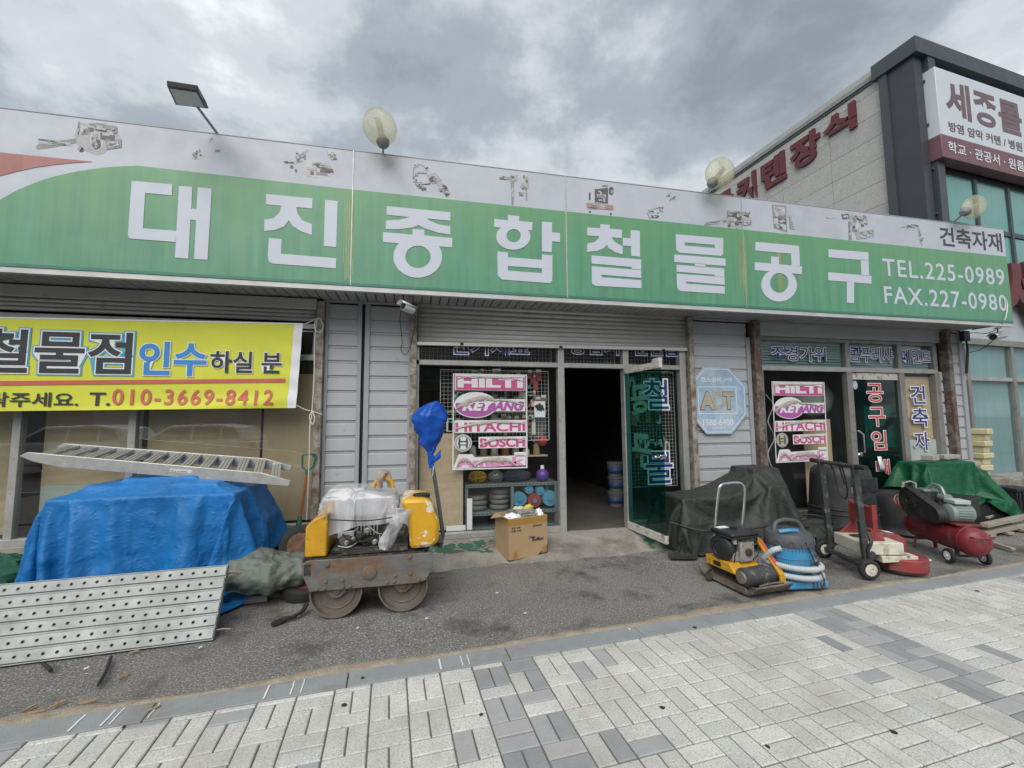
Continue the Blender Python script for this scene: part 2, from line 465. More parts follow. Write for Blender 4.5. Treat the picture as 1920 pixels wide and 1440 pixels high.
m_white_mark = mat('m_chalk', (.66, .66, .63), .9, var=.1, scale=20)
m_concrete = mat('m_concrete', (.27, .255, .225), .9, var=.3, scale=2.5, bump=.5, bscale=70, world_pos=True, speck=((.13, .12, .105), (.42, .40, .36), 70, .45), col2=(.12, .11, .095), thr=.57, scale2=2.2, soft=.12)
m_green_floor = mat('m_green_floor_paint', (.035, .10, .065), .7, var=.3, scale=6, world_pos=True, bump=.3, bscale=60, col2=(.36, .35, .31), thr=.60, scale2=5, soft=.05)

mb = MB(); mb.add([(-1500, -1500, -.16), (1500, -1500, -.16), (1500, 1500, -.16), (-1500, 1500, -.16)], [(0, 1, 2, 3)])
structure(mb.build('ground', m_ground))
# the forecourt: worn asphalt between kerb and shop, gently uneven
mb = MB(); rows = []
xs = [-12 + i * .5 for i in range(75)]
for j in range(24):
    row = []
    for x in xs:
        k = K((x - KO.x) / KU.x, -.17)
        y = k.y - .03 + (11.5 - k.y) * (j / 23.0) ** 1.6
        z = -.012 + .012 * noise.noise(Vector((x * .5, y * .5, 0))) * min(1, max(0, (y - k.y) * 2))
        row.append((x, y, z))
    rows.append(row)
mb.grid(rows); structure(mb.build('asphalt_forecourt', m_asph, smooth=60))

pav = thing('pavement', 'pale grey block pavement with darker bands', 'pavement'); del pav['category']; del pav['label']; structure(pav)
mb = MB(); mb.add([K(-9, .0, -.010), K(-9, 3.3, -.010), K(13, 3.3, -.010), K(13, 0, -.010)], [(0, 1, 2, 3)])
mb.build('joint_bed', m_joint, pav)
def paver_mesh(name, lu, lv, m):
    g, c, h = .0040, .0045, .02
    a, b = lu / 2 - g, lv / 2 - g
    mb = MB()
    lo = [KU * x + KV * y for x, y in ((-a, -b), (a, -b), (a, b), (-a, b))]
    md = [p + Vector((0, 0, -c)) for p in lo]
    lo2 = [p + Vector((0, 0, -h)) for p in lo]
    tp = [KU * x + KV * y for x, y in ((-a + c, -b + c), (a - c, -b + c), (a - c, b - c), (-a + c, b - c))]
    mb.add(tp + md + lo2, [(0, 1, 2, 3)] + [(i, i + 4, (i + 1) % 4 + 4, (i + 1) % 4) for i in range(4)] + [(i + 4, i + 8, (i + 1) % 4 + 8, (i + 1) % 4 + 4) for i in range(4)])
    me = mb.mesh(name); me.materials.append(m); return me
PM = {}
def pm(lu, lv, dark, var):
    k = (round(lu, 3), round(lv, 3), dark, var)
    if k not in PM: PM[k] = paver_mesh('paver', lu, lv, (m_paver_d if dark else m_paver)[var])
    return PM[k]
rp = random.Random(11)
pieces = []
def in_band(u):
    for b in (-.4, 2.2, 4.8, 7.4, -3.0): 
        if b <= u < b + .4: return True
    return False
for c in range(-18, 52):
    u0 = c * .2
    lay = [('S', 0, .04)] + ([('V', .04, .24), ('H', .24, .34)] if c % 2 == 0 else [('H', .04, .14), ('V', .14, .34)])
    v, t = .34, (c % 2 == 0)
    while v < 2.6:
        if t: lay.append(('V', v, v + .2))
        else: lay += [('H', v, v + .1), ('H', v + .1, v + .2)]
        v += .2; t = not t
    for kind, a, b in lay:
        for (uu, lu) in ([(u0 + .05, .1), (u0 + .15, .1)] if kind == 'V' else [(u0 + .1, .2)]):
            pieces.append((uu, (a + b) / 2, lu, b - a))
darkset = set()
for (uu, vv, lu, lv) in pieces:
    blk = (math.floor(uu / .2), round(vv / .2))
    if in_band(uu):
        r0 = rp.random(); 
        if r0 < .86: darkset.add((round(uu, 3), round(vv, 3)))
    elif rp.random() < .06: darkset.add((round(uu, 3), round(vv, 3)))
def pix(p):
    d = p - CC; z = d.dot(CF)
    if z < .2: return None
    return 960 + F_PX * d.dot(CR) / z, 720 - F_PX * d.dot(CU) / z, z
vis, rest = [], []
for pc in pieces:
    p = K(pc[0], pc[1]); q = pix(p)
    if q and -40 < q[0] < 1960 and q[1] < 1480: vis.append((pc[2] * pc[3] * (CAM_H / q[2]) / q[2] ** 2, pc))
    else: rest.append(pc)
vis.sort(key=lambda t: -t[0])
singles = [p for _, p in vis[:300]]; rest += [p for _, p in vis[300:]]
def paver_look(pc):
    d = (round(pc[0], 3), round(pc[1], 3)) in darkset
    return d, rp.randrange(4)
for pc in singles:
    d, va = paver_look(pc)
    share(pm(pc[2], pc[3], d, va), 'paver', K(pc[0], pc[1], rp.uniform(-.0022, .0008)), pav, rot=(rp.uniform(-.006, .006), rp.uniform(-.006, .006), rp.uniform(-.006, .006)))
mbr = MB()
for pc in rest:
    d, va = paver_look(pc); g, c = .0040, .0045
    a, b = pc[2] / 2 - g, pc[3] / 2 - g; z = rp.uniform(-.0022, .0008)
    o = K(pc[0], pc[1], z)
    lo = [o + KU * x + KV * y + Vector((0, 0, -.014)) for x, y in ((-a, -b), (a, -b), (a, b), (-a, b))]
    tp = [o + KU * x + KV * y for x, y in ((-a + c, -b + c), (a - c, -b + c), (a - c, b - c), (-a + c, b - c))]
    mbr.add(tp + lo, [(0, 1, 2, 3)] + [(i, i + 4, (i + 1) % 4 + 4, (i + 1) % 4) for i in range(4)], va + (4 if d else 0))
o = mbr.build('further_pavers', m_paver + m_paver_d, pav, smooth=None, kind='stuff')

kerb = thing('kerb', 'flush grey granite kerb', 'kerb'); del kerb['category']; del kerb['label']; structure(kerb)
for i in range(-5, 12):
    mb = MB(); u0 = i * 1.0 - .14
    lo, hi = u0 + .003, u0 + .997
    pts = [K(lo, -.165), K(hi, -.165), K(hi, -.004), K(lo, -.004)]
    mb.prism([p + Vector((0, 0, rp.uniform(-.002, .001))) for p in pts], (0, 0, -.05))
    mb.build('kerbstone', m_kerb, kerb, bevel=.005)
for px, py in ((135, 1365), (200, 1350), (217, 1346), (284, 1338), (499, 1300), (547, 1294), (566, 1291), (825, 1246), (865, 1238), (877, 1235)):
    p = on_ground(px, py); u = (p - KO).dot(KU)
    mb = MB(); ww = rp.uniform(.005, .011)
    a0, a1 = -.155 + rp.random() * .03, -.015
    n = 6; top = []; bot = []
    for k in range(n):
        v = a0 + (a1 - a0) * k / (n - 1); j = rp.uniform(-.002, .002)
        top.append(K(u + ww / 2 + j, v, .0035)); bot.append(K(u - ww / 2 + j, v, .0035))
    mb.grid([top, bot]); mb.build('painted_stripe', m_white_mark, kerb)
# sand washed up along the kerb
mb = MB(); rows = []
N = 260
prof = (-.06, 0, .25, .5, .75, 1.0)
for i in range(N):
    u = -4.2 + i * 12.5 / N
    wdt = max(.02, .09 + .09 * noise.noise(Vector((u * 1.3, 3, 0))) + .05 * noise.noise(Vector((u * 7, 1, 0))) + (.05 if 1.0 < u < 3 else 0))
    hh = .012 + .006 * noise.noise(Vector((u * 5, 8, 0)))
    row = []
    for t in prof:
        z = -.006 if t in (1.0,) else (-.02 if t < 0 else -.006 + hh * (1 - abs(2 * t - .7)) + .003 * noise.noise(Vector((u * 30, t * 9, 0))))
        if t == 1.0: z = -.026
        row.append(K(u, -.165 - wdt * t, z))
    rows.append(row)
mb.grid(rows); o = mb.build('sand_drift', m_sand, smooth=70, kind='stuff')

# concrete apron sloping up to the shop threshold
def apron(name, x0, x1, yf, m, m2=None, z1=.118, amp=.1):
    mb = MB(); rows = []
    n = int((x1 - x0) / .06) + 2
    for j in range(9):
        t = j / 8; row = []
        for i in range(n):
            x = x0 + (x1 - x0) * i / (n - 1)
            yfr = yf + amp * noise.noise(Vector((x * 1.7, 2.2, 0))) + amp * .5 * noise.noise(Vector((x * 6, 4, 0)))
            y = yfr + (5.33 - yfr) * t
            zz = -.016 + (z1 + .016) * min(1, t * 1.12) ** .8 + .004 * noise.noise(Vector((x * 4, y * 4, 1)))
            row.append((x, y, zz))
        rows.append(row)
    mb.grid(rows); return structure(mb.build(name, m, smooth=60))
apron('concrete_apron', -.12, 3.72, 4.62, m_concrete)
apron('concrete_apron', 4.6, 8.8, 4.85, m_concrete, z1=.09)
mb = MB()                                     # green floor paint left on the apron in ragged sheets
def paint_sheet(x0, x1, y0, y1, base, z1, yf):
    rows = []
    n = max(20, int((x1 - x0) / .016)); NJ = 30
    for j in range(NJ):
        t = j / (NJ - 1); row = []
        for i in range(n):
            x = x0 + (x1 - x0) * i / (n - 1)
            a = y0 + .05 * noise.noise(Vector((x * 8, 7, 0))) ; b = y1 + .05 * noise.noise(Vector((x * 8, 17, 0)))
            y = a + (b - a) * t
            yfr = yf + .1 * noise.noise(Vector((x * 1.7, 2.2, 0))) + .05 * noise.noise(Vector((x * 6, 4, 0)))
            tt = max(0, (y - yfr) / (5.33 - yfr))
            row.append((x, y, -.016 + (z1 + .016) * min(1, tt * 1.12) ** .8 + .004 * noise.noise(Vector((x * 4, y * 4, 1))) + .004))
        rows.append(row)
    for j in range(len(rows) - 1):
        for i in range(len(rows[0]) - 1):
            q = [rows[j][i], rows[j][i + 1], rows[j + 1][i + 1], rows[j + 1][i]]
            cx, cy = q[0][0], q[0][1]
            e_ = min(1, 5 * min(i, n - 2 - i) / n, 4 * min(j, NJ - 2 - j) / NJ)
            if noise.noise(Vector((cx * 5, cy * 6, 9))) + .6 * noise.noise(Vector((cx * 17, cy * 19, 2))) + .7 * e_ > .40: mb.add(q, [(0, 1, 2, 3)])
paint_sheet(-.1, .95, 4.88, 5.22, 0, .118, 4.62)
paint_sheet(2.72, 3.3, 4.70, 5.2, 0, .118, 4.62)
paint_sheet(4.9, 6.9, 4.98, 5.26, 0, .09, 4.85)
structure(mb.build('green_floor_paint', m_green_floor, smooth=60))
# roadway behind the camera
mb = MB(); mb.add([K(-200, 3.45, -.13), K(200, 3.45, -.13), K(200, 11, -.13), K(-200, 11, -.13)], [(0, 1, 2, 3)])
structure(mb.build('road', mat('m_road', (.06, .06, .062), .9, var=.2, scale=2, bump=.5, bscale=120, world_pos=True)))
mb = MB(); mb.prism([K(-200, 3.3, 0), K(200, 3.3, 0), K(200, 3.46, 0), K(-200, 3.46, 0)], (0, 0, -.15)); structure(mb.build('road_kerb', m_kerb))

# ================================================================ SHOP BUILDING
WY = 5.30
def WX(px, py=720): return on_wall(px, py, WY).x
def WZ(px, py): return on_wall(px, py, WY).z
m_siding = mat('m_siding', (.40, .42, .435), .5, var=.06, scale=3, col2=(.20, .19, .17), thr=.70, scale2=6, soft=.07, world_pos=True, bump=.06, bscale=90)
m_trim_s = mat('m_siding_trim', (.32, .34, .36), .5, var=.08, scale=4)
m_rust = mat('m_rusty_post', (.33, .315, .28), .75, var=.2, scale=5, col2=(.16, .10, .065), thr=.53, scale2=9, soft=.10, col2_rough=.9, bump=.3, bscale=60, world_pos=True, speck=((.14, .09, .06), (.45, .43, .39), 22, .35))
m_rust2 = mat('m_rusty_post_dark', (.16, .145, .13), .75, var=.25, scale=5, col2=(.10, .06, .042), thr=.50, scale2=8, soft=.06, col2_rough=.9, bump=.3, bscale=60, world_pos=True, speck=((.05, .035, .025), (.40, .36, .30), 50, .5))
m_alu = mat('m_weathered_aluminium', (.40, .395, .38), .45, metal=.35, var=.16, scale=5, col2=(.20, .17, .14), thr=.66, scale2=9, soft=.10, world_pos=True)
m_alu_d = mat('m_bronze_aluminium', (.26, .25, .235), .5, metal=.3, var=.15, scale=5, col2=(.12, .10, .085), thr=.64, scale2=9, soft=.10, world_pos=True)
m_shutter = mat('m_shutter', (.50, .495, .475), .45, metal=.3, var=.08, scale=4, col2=(.22, .19, .16), thr=.72, scale2=6, soft=.10, world_pos=True)
m_soffit = mat('m_soffit', (.34, .345, .345), .55, var=.1, scale=2, col2=(.16, .14, .12), thr=.66, scale2=3, soft=.14, world_pos=True)
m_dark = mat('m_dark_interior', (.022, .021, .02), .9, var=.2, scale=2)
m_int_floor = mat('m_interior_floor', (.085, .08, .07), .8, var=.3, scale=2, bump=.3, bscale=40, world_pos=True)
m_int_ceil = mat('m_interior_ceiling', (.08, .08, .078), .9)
g_clear = glass('g_shop_glass', (.93, .95, .94), haze=.012, ior=1.4)
g_left = glass('g_dusty_glass', (.86, .89, .86), haze=.05, haze_col=(.35, .36, .32), ior=2.1)
g_green = glass('g_green_door_glass', (.13, .40, .34), haze=.06, haze_col=(.04, .17, .14), ior=1.45)
g_teal = glass('g_blind_glass', (.72, .84, .84), haze=.06, haze_col=(.25, .34, .34))
m_rubber = mat('m_rubber', (.022, .022, .022), .8, var=.2, scale=20)

shop = thing('hardware_shop', 'single storey grey shop with long green signboard and roller shutters', 'shop', (2.4, WY, 0))

# siding: lap boards, one by one
PITCH_S = .176
def siding(x0, x1, z0, z1, first=None, name='siding_board'):
    z = z1
    while z > z0 + .02:
        lo = max(z0, z - PITCH_S)
        sec = [(WY + .05, z), (WY + .004, z - .002), (WY, z - .012), (WY - .004, lo + .034), (WY + .012, lo + .028), (WY + .012, lo + .003), (WY + .05, lo + .003)]
        if lo + .05 > z: sec = [(WY + .05, z), (WY, z - .002), (WY, lo), (WY + .05, lo)]
        mb = MB(); mb.prism([(x0, y, zz) for y, zz in sec], (x1 - x0, 0, 0))
        mb.build(name, m_siding, shop, smooth=None)
        z -= PITCH_S
def part_box(name, m, x0, x1, y0, y1, z0, z1, bevel=.003, parent=None):
    mb = MB()
    if m.name.startswith('g_'): mb.add([(x0, y0, z0), (x1, y0, z0), (x1, y0, z1), (x0, y0, z1)], [(0, 1, 2, 3)]); bevel = 0   # a thin glass sheet
    else: mb.box(x0, x1, y0, y1, z0, z1)
    return mb.build(name, m, parent or shop, bevel=bevel)
SZ0 = .02
siding(-1.055, -.70, SZ0, 2.93); siding(-.585, -.115, SZ0, 2.93)
part_box('siding_trim', m_trim_s, -1.075, -1.04, WY - .02, WY + .05, SZ0, 2.96)
part_box('siding_trim', m_trim_s, -.715, -.668, WY - .022, WY + .05, SZ0, 2.96)
part_box('siding_trim', m_trim_s, -.632, -.575, WY - .022, WY + .05, SZ0, 2.96)
part_box('siding_gap', m_dark, -.668, -.632, WY + .012, WY + .05, SZ0, 2.96, 0)
part_box('siding_trim', m_trim_s, -.128, -.10, WY - .02, WY + .05, SZ0, 2.96)
siding(3.76, 4.68, SZ0, 2.93)
part_box('siding_trim', m_trim_s, 4.66, 4.72, WY - .03, WY + .05, SZ0, 2.72)
siding(8.52, 8.80, SZ0, 2.93)
part_box('siding_trim', m_trim_s, 8.79, 8.87, WY - .03, WY + .05, SZ0, 2.97)
siding(8.33, 8.40, SZ0, 2.28)
siding(-7.2, -5.62, SZ0, 2.93)
# rusty shutter guide posts, flared uneven flanges
def post(x0, x1, z0, z1, m, y0=WY - .10):
    mb = MB()
    rows = []
    for i in range(14):
        z = z0 + (z1 - z0) * i / 13
        j = .004 * noise.noise(Vector((x0 * 9, z * 3, 0)))
        rows.append([(x0 + j, WY + .03, z), (x0 + j, y0, z), (x0 + j + .02, y0 - .006, z), (x1 - .02 + j, y0 - .006, z), (x1 + j, y0, z), (x1 + j, WY + .03, z)])
    mb.grid(rows); mb.build('shutter_post', m, shop, smooth=None, thick=.004)
post(-1.155, -1.08, .33, 2.93, m_rust); post(-.098, -.03, .1, 2.93, m_rust)
post(3.67, 3.74, .12, 2.96, m_rust); post(4.735, 4.84, .09, 2.96, m_rust2); post(8.415, 8.50, .06, 2.96, m_rust2)

# left window bay
LX0, LX1 = -5.6, -1.16
def rail(name, x0, x1, z0, z1, y0=WY + .0, y1=WY + .07, m=None): return part_box(name, m or m_alu, x0, x1, y0, y1, z0, z1, .003)
part_box('shutter_housing', m_shutter, LX0, LX1, WY - .10, WY + .06, 2.83, 2.955, .006)
for k in range(3):
    z = 2.826 - k * .045
    mb = MB(); rows = []
    for t in range(6):
        a = t / 5; rows.append([(LX0, WY - .06 - .012 * math.sin(math.pi * a), z - .043 * a), (LX1, WY - .06 - .012 * math.sin(math.pi * a), z - .043 * a)])
    mb.grid(rows); mb.build('shutter_slat', m_shutter, shop, thick=.002)
rail('window_frame_rail', LX0, LX1, 2.615, 2.675, WY - .03)
rail('window_frame_rail', LX0, LX1, 2.25, 2.315, WY - .012)
rail('window_frame_rail', LX0, LX1, .33, .40, WY - .02)
mull = [WX(44, 660), WX(257, 660)]
for x in mull + [LX0 + .03, -4.75]:
    rail('window_mullion', x - .035, x + .035, .40, 2.25, WY - .005); rail('window_mullion', x - .03, x + .03, 2.315, 2.615, WY - .01)
edges = [LX0 + .06, -4.75, mull[0], mull[1], LX1]
for a, b in zip(edges, edges[1:]):
    part_box('window_pane', g_left, a, b, WY + .03, WY + .036, .40, 2.25, 0); part_box('window_pane', g_left, a, b, WY + .03, WY + .036, 2.315, 2.615, 0)
part_box('plinth', m_concrete, LX0, LX1, WY - .03, WY + .1, -.03, .33, .01)
m_ply = mat('m_plywood', (.50, .39, .26), .75, var=.16, scale=2.5, aniso=(1, 1, 7), col2=(.36, .27, .17), thr=.62, scale2=2, soft=.2)
m_greenboard = mat('m_pale_green_board', (.40, .46, .42), .7, var=.1, scale=2)
m_card = mat('m_cardboard', (.52, .40, .26), .85, var=.08, scale=4, bump=.1, bscale=90)
for (x0, x1, z0, z1, dy, m) in ((WX(265, 800), WX(482, 800), .42, 2.0, .12, m_ply), (WX(488, 800), -1.2, .42, 2.1, .10, m_card), (WX(60, 800), WX(250, 800), .9, 2.05, .16, m_ply), (WX(55, 900), WX(245, 900), .42, .9, .14, m_greenboard), (-5.5, -4.1, .42, 1.9, .14, m_ply)):
    part_box('backing_board', m, x0, x1, WY + dy, WY + dy + .015, z0, z1, .002)

# middle bay: part lowered shutter, window, door opening
MX0, MX1 = -.03, 3.66
for k in range(8):
    z = 2.985 - k * .0605
    mb = MB(); rows = []
    for t in range(7):
        a = t / 6; yy = WY - .045 - .013 * math.sin(math.pi * min(1, a * 1.15)); rows.append([(MX0, yy, z - .059 * a), (MX1, yy, z - .059 * a + (.012 if k > 2 else 0))])
    mb.grid(rows); mb.build('shutter_slat', m_shutter, shop, thick=.002)
mb = MB(); mb.prism([(MX0, WY - .07, 2.50), (MX0, WY - .02, 2.50), (MX0, WY - .02, 2.455), (MX0, WY - .075, 2.455)], (MX1 - MX0, 0, .03)); mb.build('shutter_bottom_bar', m_shutter, shop, bevel=.004)
for px in (865, 1048, 1238):
    x = WX(px, 645); part_box('shutter_catch', m_rubber, x - .02, x + .02, WY - .085, WY - .07, 2.47, 2.50, .004)
rail('window_frame_rail', MX0, 1.775, 2.225, 2.285, WY - .02); rail('door_head', 1.86, 2.70, 2.225, 2.285, WY - .02); rail('window_frame_rail', 2.78, 3.56, 2.225, 2.285, WY - .02)
rail('window_frame_rail', MX0, 3.66, 2.62, 2.66, WY + .0)
rail('window_mullion', 1.775, 1.86, .10, 2.50, WY - .03); rail('window_mullion', 2.70, 2.78, .12, 2.60, WY - .03); rail('window_mullion', 3.56, 3.65, .12, 2.60, WY - .03)
rail('window_mullion', -.03, .005, .12, 2.6, WY - .02)
rail('window_frame_rail', .005, 1.775, .125, .19, WY - .02); rail('window_frame_rail', 2.78, 3.56, .13, .20, WY - .02)
part_box('window_sill', m_concrete, -.1, 1.80, WY - .06, WY + .09, .04, .123, .012); part_box('window_sill', m_concrete, 2.74, 3.68, WY - .05, WY + .09, .04, .128, .012)
for x0, x1, z0, z1 in ((.005, 1.775, .19, 2.225), (2.78, 3.56, .20, 2.225), (.005, 1.775, 2.285, 2.6), (1.86, 2.70, 2.285, 2.6), (2.78, 3.56, 2.285, 2.6)):
    part_box('window_pane', g_clear, x0, x1, WY + .03, WY + .036, z0, z1, 0)

# the open green glass door
HX, HY = 2.715, WY - .03
dv = Vector((2.785 - HX, 4.50 - HY, 0)); DL = dv.length; dn = dv.normalized()
m_rail_worn = mat('m_worn_rail', (.52, .50, .46), .55, var=.15, scale=12, col2=(.17, .13, .11), thr=.57, scale2=10, soft=.05, aniso=(6, 6, 1))
door = MB(); door.add([Vector((HX, HY, .165)), Vector((HX, HY, .165)) + dv, Vector((HX, HY, 2.2)) + dv, Vector((HX, HY, 2.2))], [(0, 1, 2, 3)])
door = door.build('glass_door', g_green, shop)
mb = MB(); mb.bar(Vector((HX, HY, 2.185)), Vector((HX, HY, 2.185)) + dv, .045, .075); mb.build('door_rail', m_rail_worn, door, bevel=.003)
mb = MB(); mb.bar(Vector((HX, HY, .165)), Vector((HX, HY, .165)) + dv, .045, .09); mb.build('door_rail', m_rail_worn, door, bevel=.003)
mb = MB(); mb.bar(Vector((HX, HY, 2.24)) + dv * .82, Vector((HX, HY, 2.24)) + dv * 1.0, .05, .05); mb.build('closer_plate', m_rail_worn, door, bevel=.003)
m_chrome = mat('m_chrome', (.62, .62, .60), .22, metal=.9, var=.1, scale=20)
m_blackm = mat('m_black_metal', (.025, .026, .028), .45, metal=.2, var=.2, scale=10)
lockp = Vector((HX, HY, 1.10)) + dv * .93
mb = MB(); mb.bar(lockp - Vector((.04, 0, 0)), lockp + Vector((.04, 0, 0)), .10, .055, up=(0, 0, 1)); mb.lathe([(.022, -.07), (.026, -.045), (.015, -.04), (.015, 0)], lockp - Vector((.04, .03, 0)), (1, 0, 0), 12); mb.build('door_lock', m_chrome, door, bevel=.006)
mb = MB(); hp = lockp + Vector((.05, .03, 0)); mb.tube([hp, hp + Vector((.05, .02, 0)), hp + Vector((.05, .04, .03)), hp + Vector((.05, .04, .2)), hp + Vector((.05, .08, .225))], .009, 8); mb.build('door_handle', m_chrome, door)
mb = MB(); mb.tube([lockp - Vector((.03, .05, 0)), lockp - Vector((.075, -.25, -.02)), lockp - Vector((.075, -.5, -.03))], .011, 8); mb.build('push_bar', m_blackm, door)
m_letter_g = mat('m_green_vinyl', (.035, .16, .12), .6)
for ch, z, hgt in (('공', 1.62, .36), ('구', .94, .42)):
    lettering('vinyl_letter', ch, m_letter_g, door, Vector((HX, HY, z)) + dv * .28 + Vector((.008, 0, 0)), -dn, (0, 0, 1), -.0 + .34, hgt, bold=.035, lift=.006) if False else None
    # stuck on the street face of the door: read from inside they are mirrored
    lettering('vinyl_letter', ch, m_letter_g, door, Vector((HX, HY, z)) + dv * .70, -dn, (0, 0, 1), .40, hgt, bold=.035, lift=-.007)

# right bay
RX0, RX1 = 4.86, 8.30
xm1, xm2 = WX(1592, 720), WX(1690, 720)
rail('window_frame_rail', RX0, RX1, 2.70, 2.75, WY - .01, m=m_alu_d); part_box('lintel_panel', m_siding, 4.84, 8.42, WY + .0, WY + .05, 2.76, 2.97, .002)
rail('window_frame_rail', RX0, RX1, 2.245, 2.315, WY - .015)
for x in (xm1, xm2, RX0 + .02, RX1 - .03):
    rail('window_mullion', x - .05, x + .05, .1, 2.245, WY - .022, m=m_alu_d); rail('window_mullion', x - .04, x + .04, 2.315, 2.70, WY - .012, m=m_alu_d)
rail('window_frame_rail', RX0, xm1, .10, .19, WY - .02, m=m_alu_d); rail('window_frame_rail', xm2, RX1, .10, .19, WY - .02, m=m_alu_d)
part_box('window_sill', m_concrete, RX0 - .02, RX1 + .1, WY - .07, WY + .09, -.02, .098, .01)
for a, b in ((RX0 + .07, xm1 - .04), (xm1 + .04, xm2 - .04), (xm2 + .04, RX1 - .07)):
    part_box('window_pane', g_teal, a, b, WY + .03, WY + .036, 2.315, 2.70, 0)
    for k in range(9):
        z = 2.34 + k * .041
        mb = MB(); mb.bar((a, WY + .075, z), (b, WY + .075, z), .003, .036, up=(0, .45, .9)); mb.build('blind_slat', mat('m_blind', (.30, .38, .36), .6, var=.08), shop, smooth=None)
part_box('window_pane', g_clear, RX0 + .07, xm1 - .05, WY + .03, WY + .036, .19, 2.245, 0)
part_box('window_pane', g_clear, xm2 + .05, RX1 - .07, WY + .03, WY + .036, .19, 2.245, 0)
rd = MB(); rd.add([(xm1 + .055, WY + .025, .13), (xm2 - .055, WY + .025, .13), (xm2 - .055, WY + .025, 2.13), (xm1 + .055, WY + .025, 2.13)], [(0, 1, 2, 3)]); rd = rd.build('glass_door', g_green, shop)
mb = MB(); mb.box(xm1 + .055, xm2 - .055, WY + .005, WY + .045, 2.13, 2.235); mb.build('door_rail', m_rail_worn, rd, bevel=.003)
mb = MB(); mb.box(xm1 + .055, xm2 - .055, WY + .005, WY + .045, .10, .22); mb.build('door_rail', m_rail_worn, rd, bevel=.003)
mb = MB(); hx = xm1 + .14; mb.tube([(hx, WY + .02, 1.0), (hx, WY - .05, 1.01), (hx, WY - .05, 1.28), (hx - .09, WY - .05, 1.34)], .013, 8); mb.build('door_handle', m_chrome, rd)
mb = MB(); mb.lathe([(.03, 0), (.03, .02), (.02, .03), (.02, .05)], (hx - .03, WY + .02, .97), (0, -1, 0), 14); mb.build('door_lock', m_chrome, rd)
part_box('backing_board', m_ply, xm2 + .05, RX1 - .05, WY + .08, WY + .095, 1.18, 2.2, .002)
part_box('backing_board', mat('m_frosted_board', (.50, .54, .53), .6, var=.12, scale=5), xm2 + .05, RX1 - .05, WY + .05, WY + .062, .2, 1.18, .002)
part_box('backing_board', m_card, WX(1540, 820), xm1 - .06, WY + .30, WY + .315, .2, 1.52, .002)
m_board_w = mat('m_grey_white_board', (.44, .45, .42), .7, var=.1, scale=2)
# shop shell
m_shell = mat('m_shell', (.24, .25, .26), .7)
part_box('roof', m_shell, -7.3, 8.95, 4.78, 11.3, 3.0, 3.12, 0)
part_box('side_wall', m_siding, 8.80, 8.87, WY + .05, 11.2, 0, 3.0, 0)
part_box('side_wall', m_siding, -7.27, -7.2, WY, 11.2, 0, 3.0, 0)
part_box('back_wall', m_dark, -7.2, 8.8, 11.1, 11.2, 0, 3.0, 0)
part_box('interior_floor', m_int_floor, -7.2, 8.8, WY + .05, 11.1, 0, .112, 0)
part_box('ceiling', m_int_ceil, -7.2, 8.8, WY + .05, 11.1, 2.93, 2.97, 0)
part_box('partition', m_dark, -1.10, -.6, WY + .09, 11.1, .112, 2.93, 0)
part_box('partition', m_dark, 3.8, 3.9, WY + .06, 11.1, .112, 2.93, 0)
# soffit strips under the signboard
n_s = int((8.95 + 6.9) / .105)
mb = MB(); mb.prism([(.003, 0, 0), (.008, 0, -.012), (.094, 0, -.012), (.099, 0, 0)], (0, .56, 0)); sme = mb.mesh('soffit_strip'); sme.materials.append(m_soffit)
inv = WM[shop.name].inverted()
for i in range(n_s):
    share(sme, 'soffit_strip', inv @ Vector((-6.9 + i * .105, 4.74, 2.985)), shop)
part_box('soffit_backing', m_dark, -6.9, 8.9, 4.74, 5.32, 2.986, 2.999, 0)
part_box('soffit_edge', m_trim_s, -1.1, 8.85, WY - .03, WY - .002, 2.945, 2.972, .002)

# ================================================================ SIGNBOARD
SY = 4.70
m_sg_green = mat("m_sign_green", (.10, .285, .175), .42, var=.28, scale=1.0, streak=True, world_pos=True, col2=(.10, .27, .17), thr=.55, scale2=.8, soft=.25)
_n, _l = m_sg_green.node_tree.nodes, m_sg_green.node_tree.links; _b = _n['Principled BSDF']
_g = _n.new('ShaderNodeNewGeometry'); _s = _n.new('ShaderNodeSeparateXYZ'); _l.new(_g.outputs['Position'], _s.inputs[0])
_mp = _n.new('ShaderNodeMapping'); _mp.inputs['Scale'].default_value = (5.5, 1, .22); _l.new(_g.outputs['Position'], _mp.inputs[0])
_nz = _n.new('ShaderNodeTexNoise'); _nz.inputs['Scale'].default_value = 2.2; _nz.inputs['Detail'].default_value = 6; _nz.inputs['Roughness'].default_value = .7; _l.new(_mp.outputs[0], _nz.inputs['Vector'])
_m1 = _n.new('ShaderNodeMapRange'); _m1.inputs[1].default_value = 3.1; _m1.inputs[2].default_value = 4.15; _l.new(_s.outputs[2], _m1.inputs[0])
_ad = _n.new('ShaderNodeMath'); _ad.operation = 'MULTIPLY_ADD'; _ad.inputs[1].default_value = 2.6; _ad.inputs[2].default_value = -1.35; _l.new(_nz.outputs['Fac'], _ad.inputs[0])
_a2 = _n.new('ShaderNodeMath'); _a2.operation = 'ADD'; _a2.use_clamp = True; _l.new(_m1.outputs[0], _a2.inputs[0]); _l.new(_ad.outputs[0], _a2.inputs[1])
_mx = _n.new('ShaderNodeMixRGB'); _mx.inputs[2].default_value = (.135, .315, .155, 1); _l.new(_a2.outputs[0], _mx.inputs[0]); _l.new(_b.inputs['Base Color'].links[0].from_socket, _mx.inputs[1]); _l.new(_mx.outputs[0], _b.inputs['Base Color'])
m_sg_white = mat('m_sign_white', (.50, .525, .59), .45, var=.06, scale=1.2, world_pos=True, col2=(.39, .41, .455), thr=.60, scale2=.9, soft=.25)
m_sg_letter = mat('m_sign_letter', (.53, .56, .64), .45, var=.03, scale=2, world_pos=True)
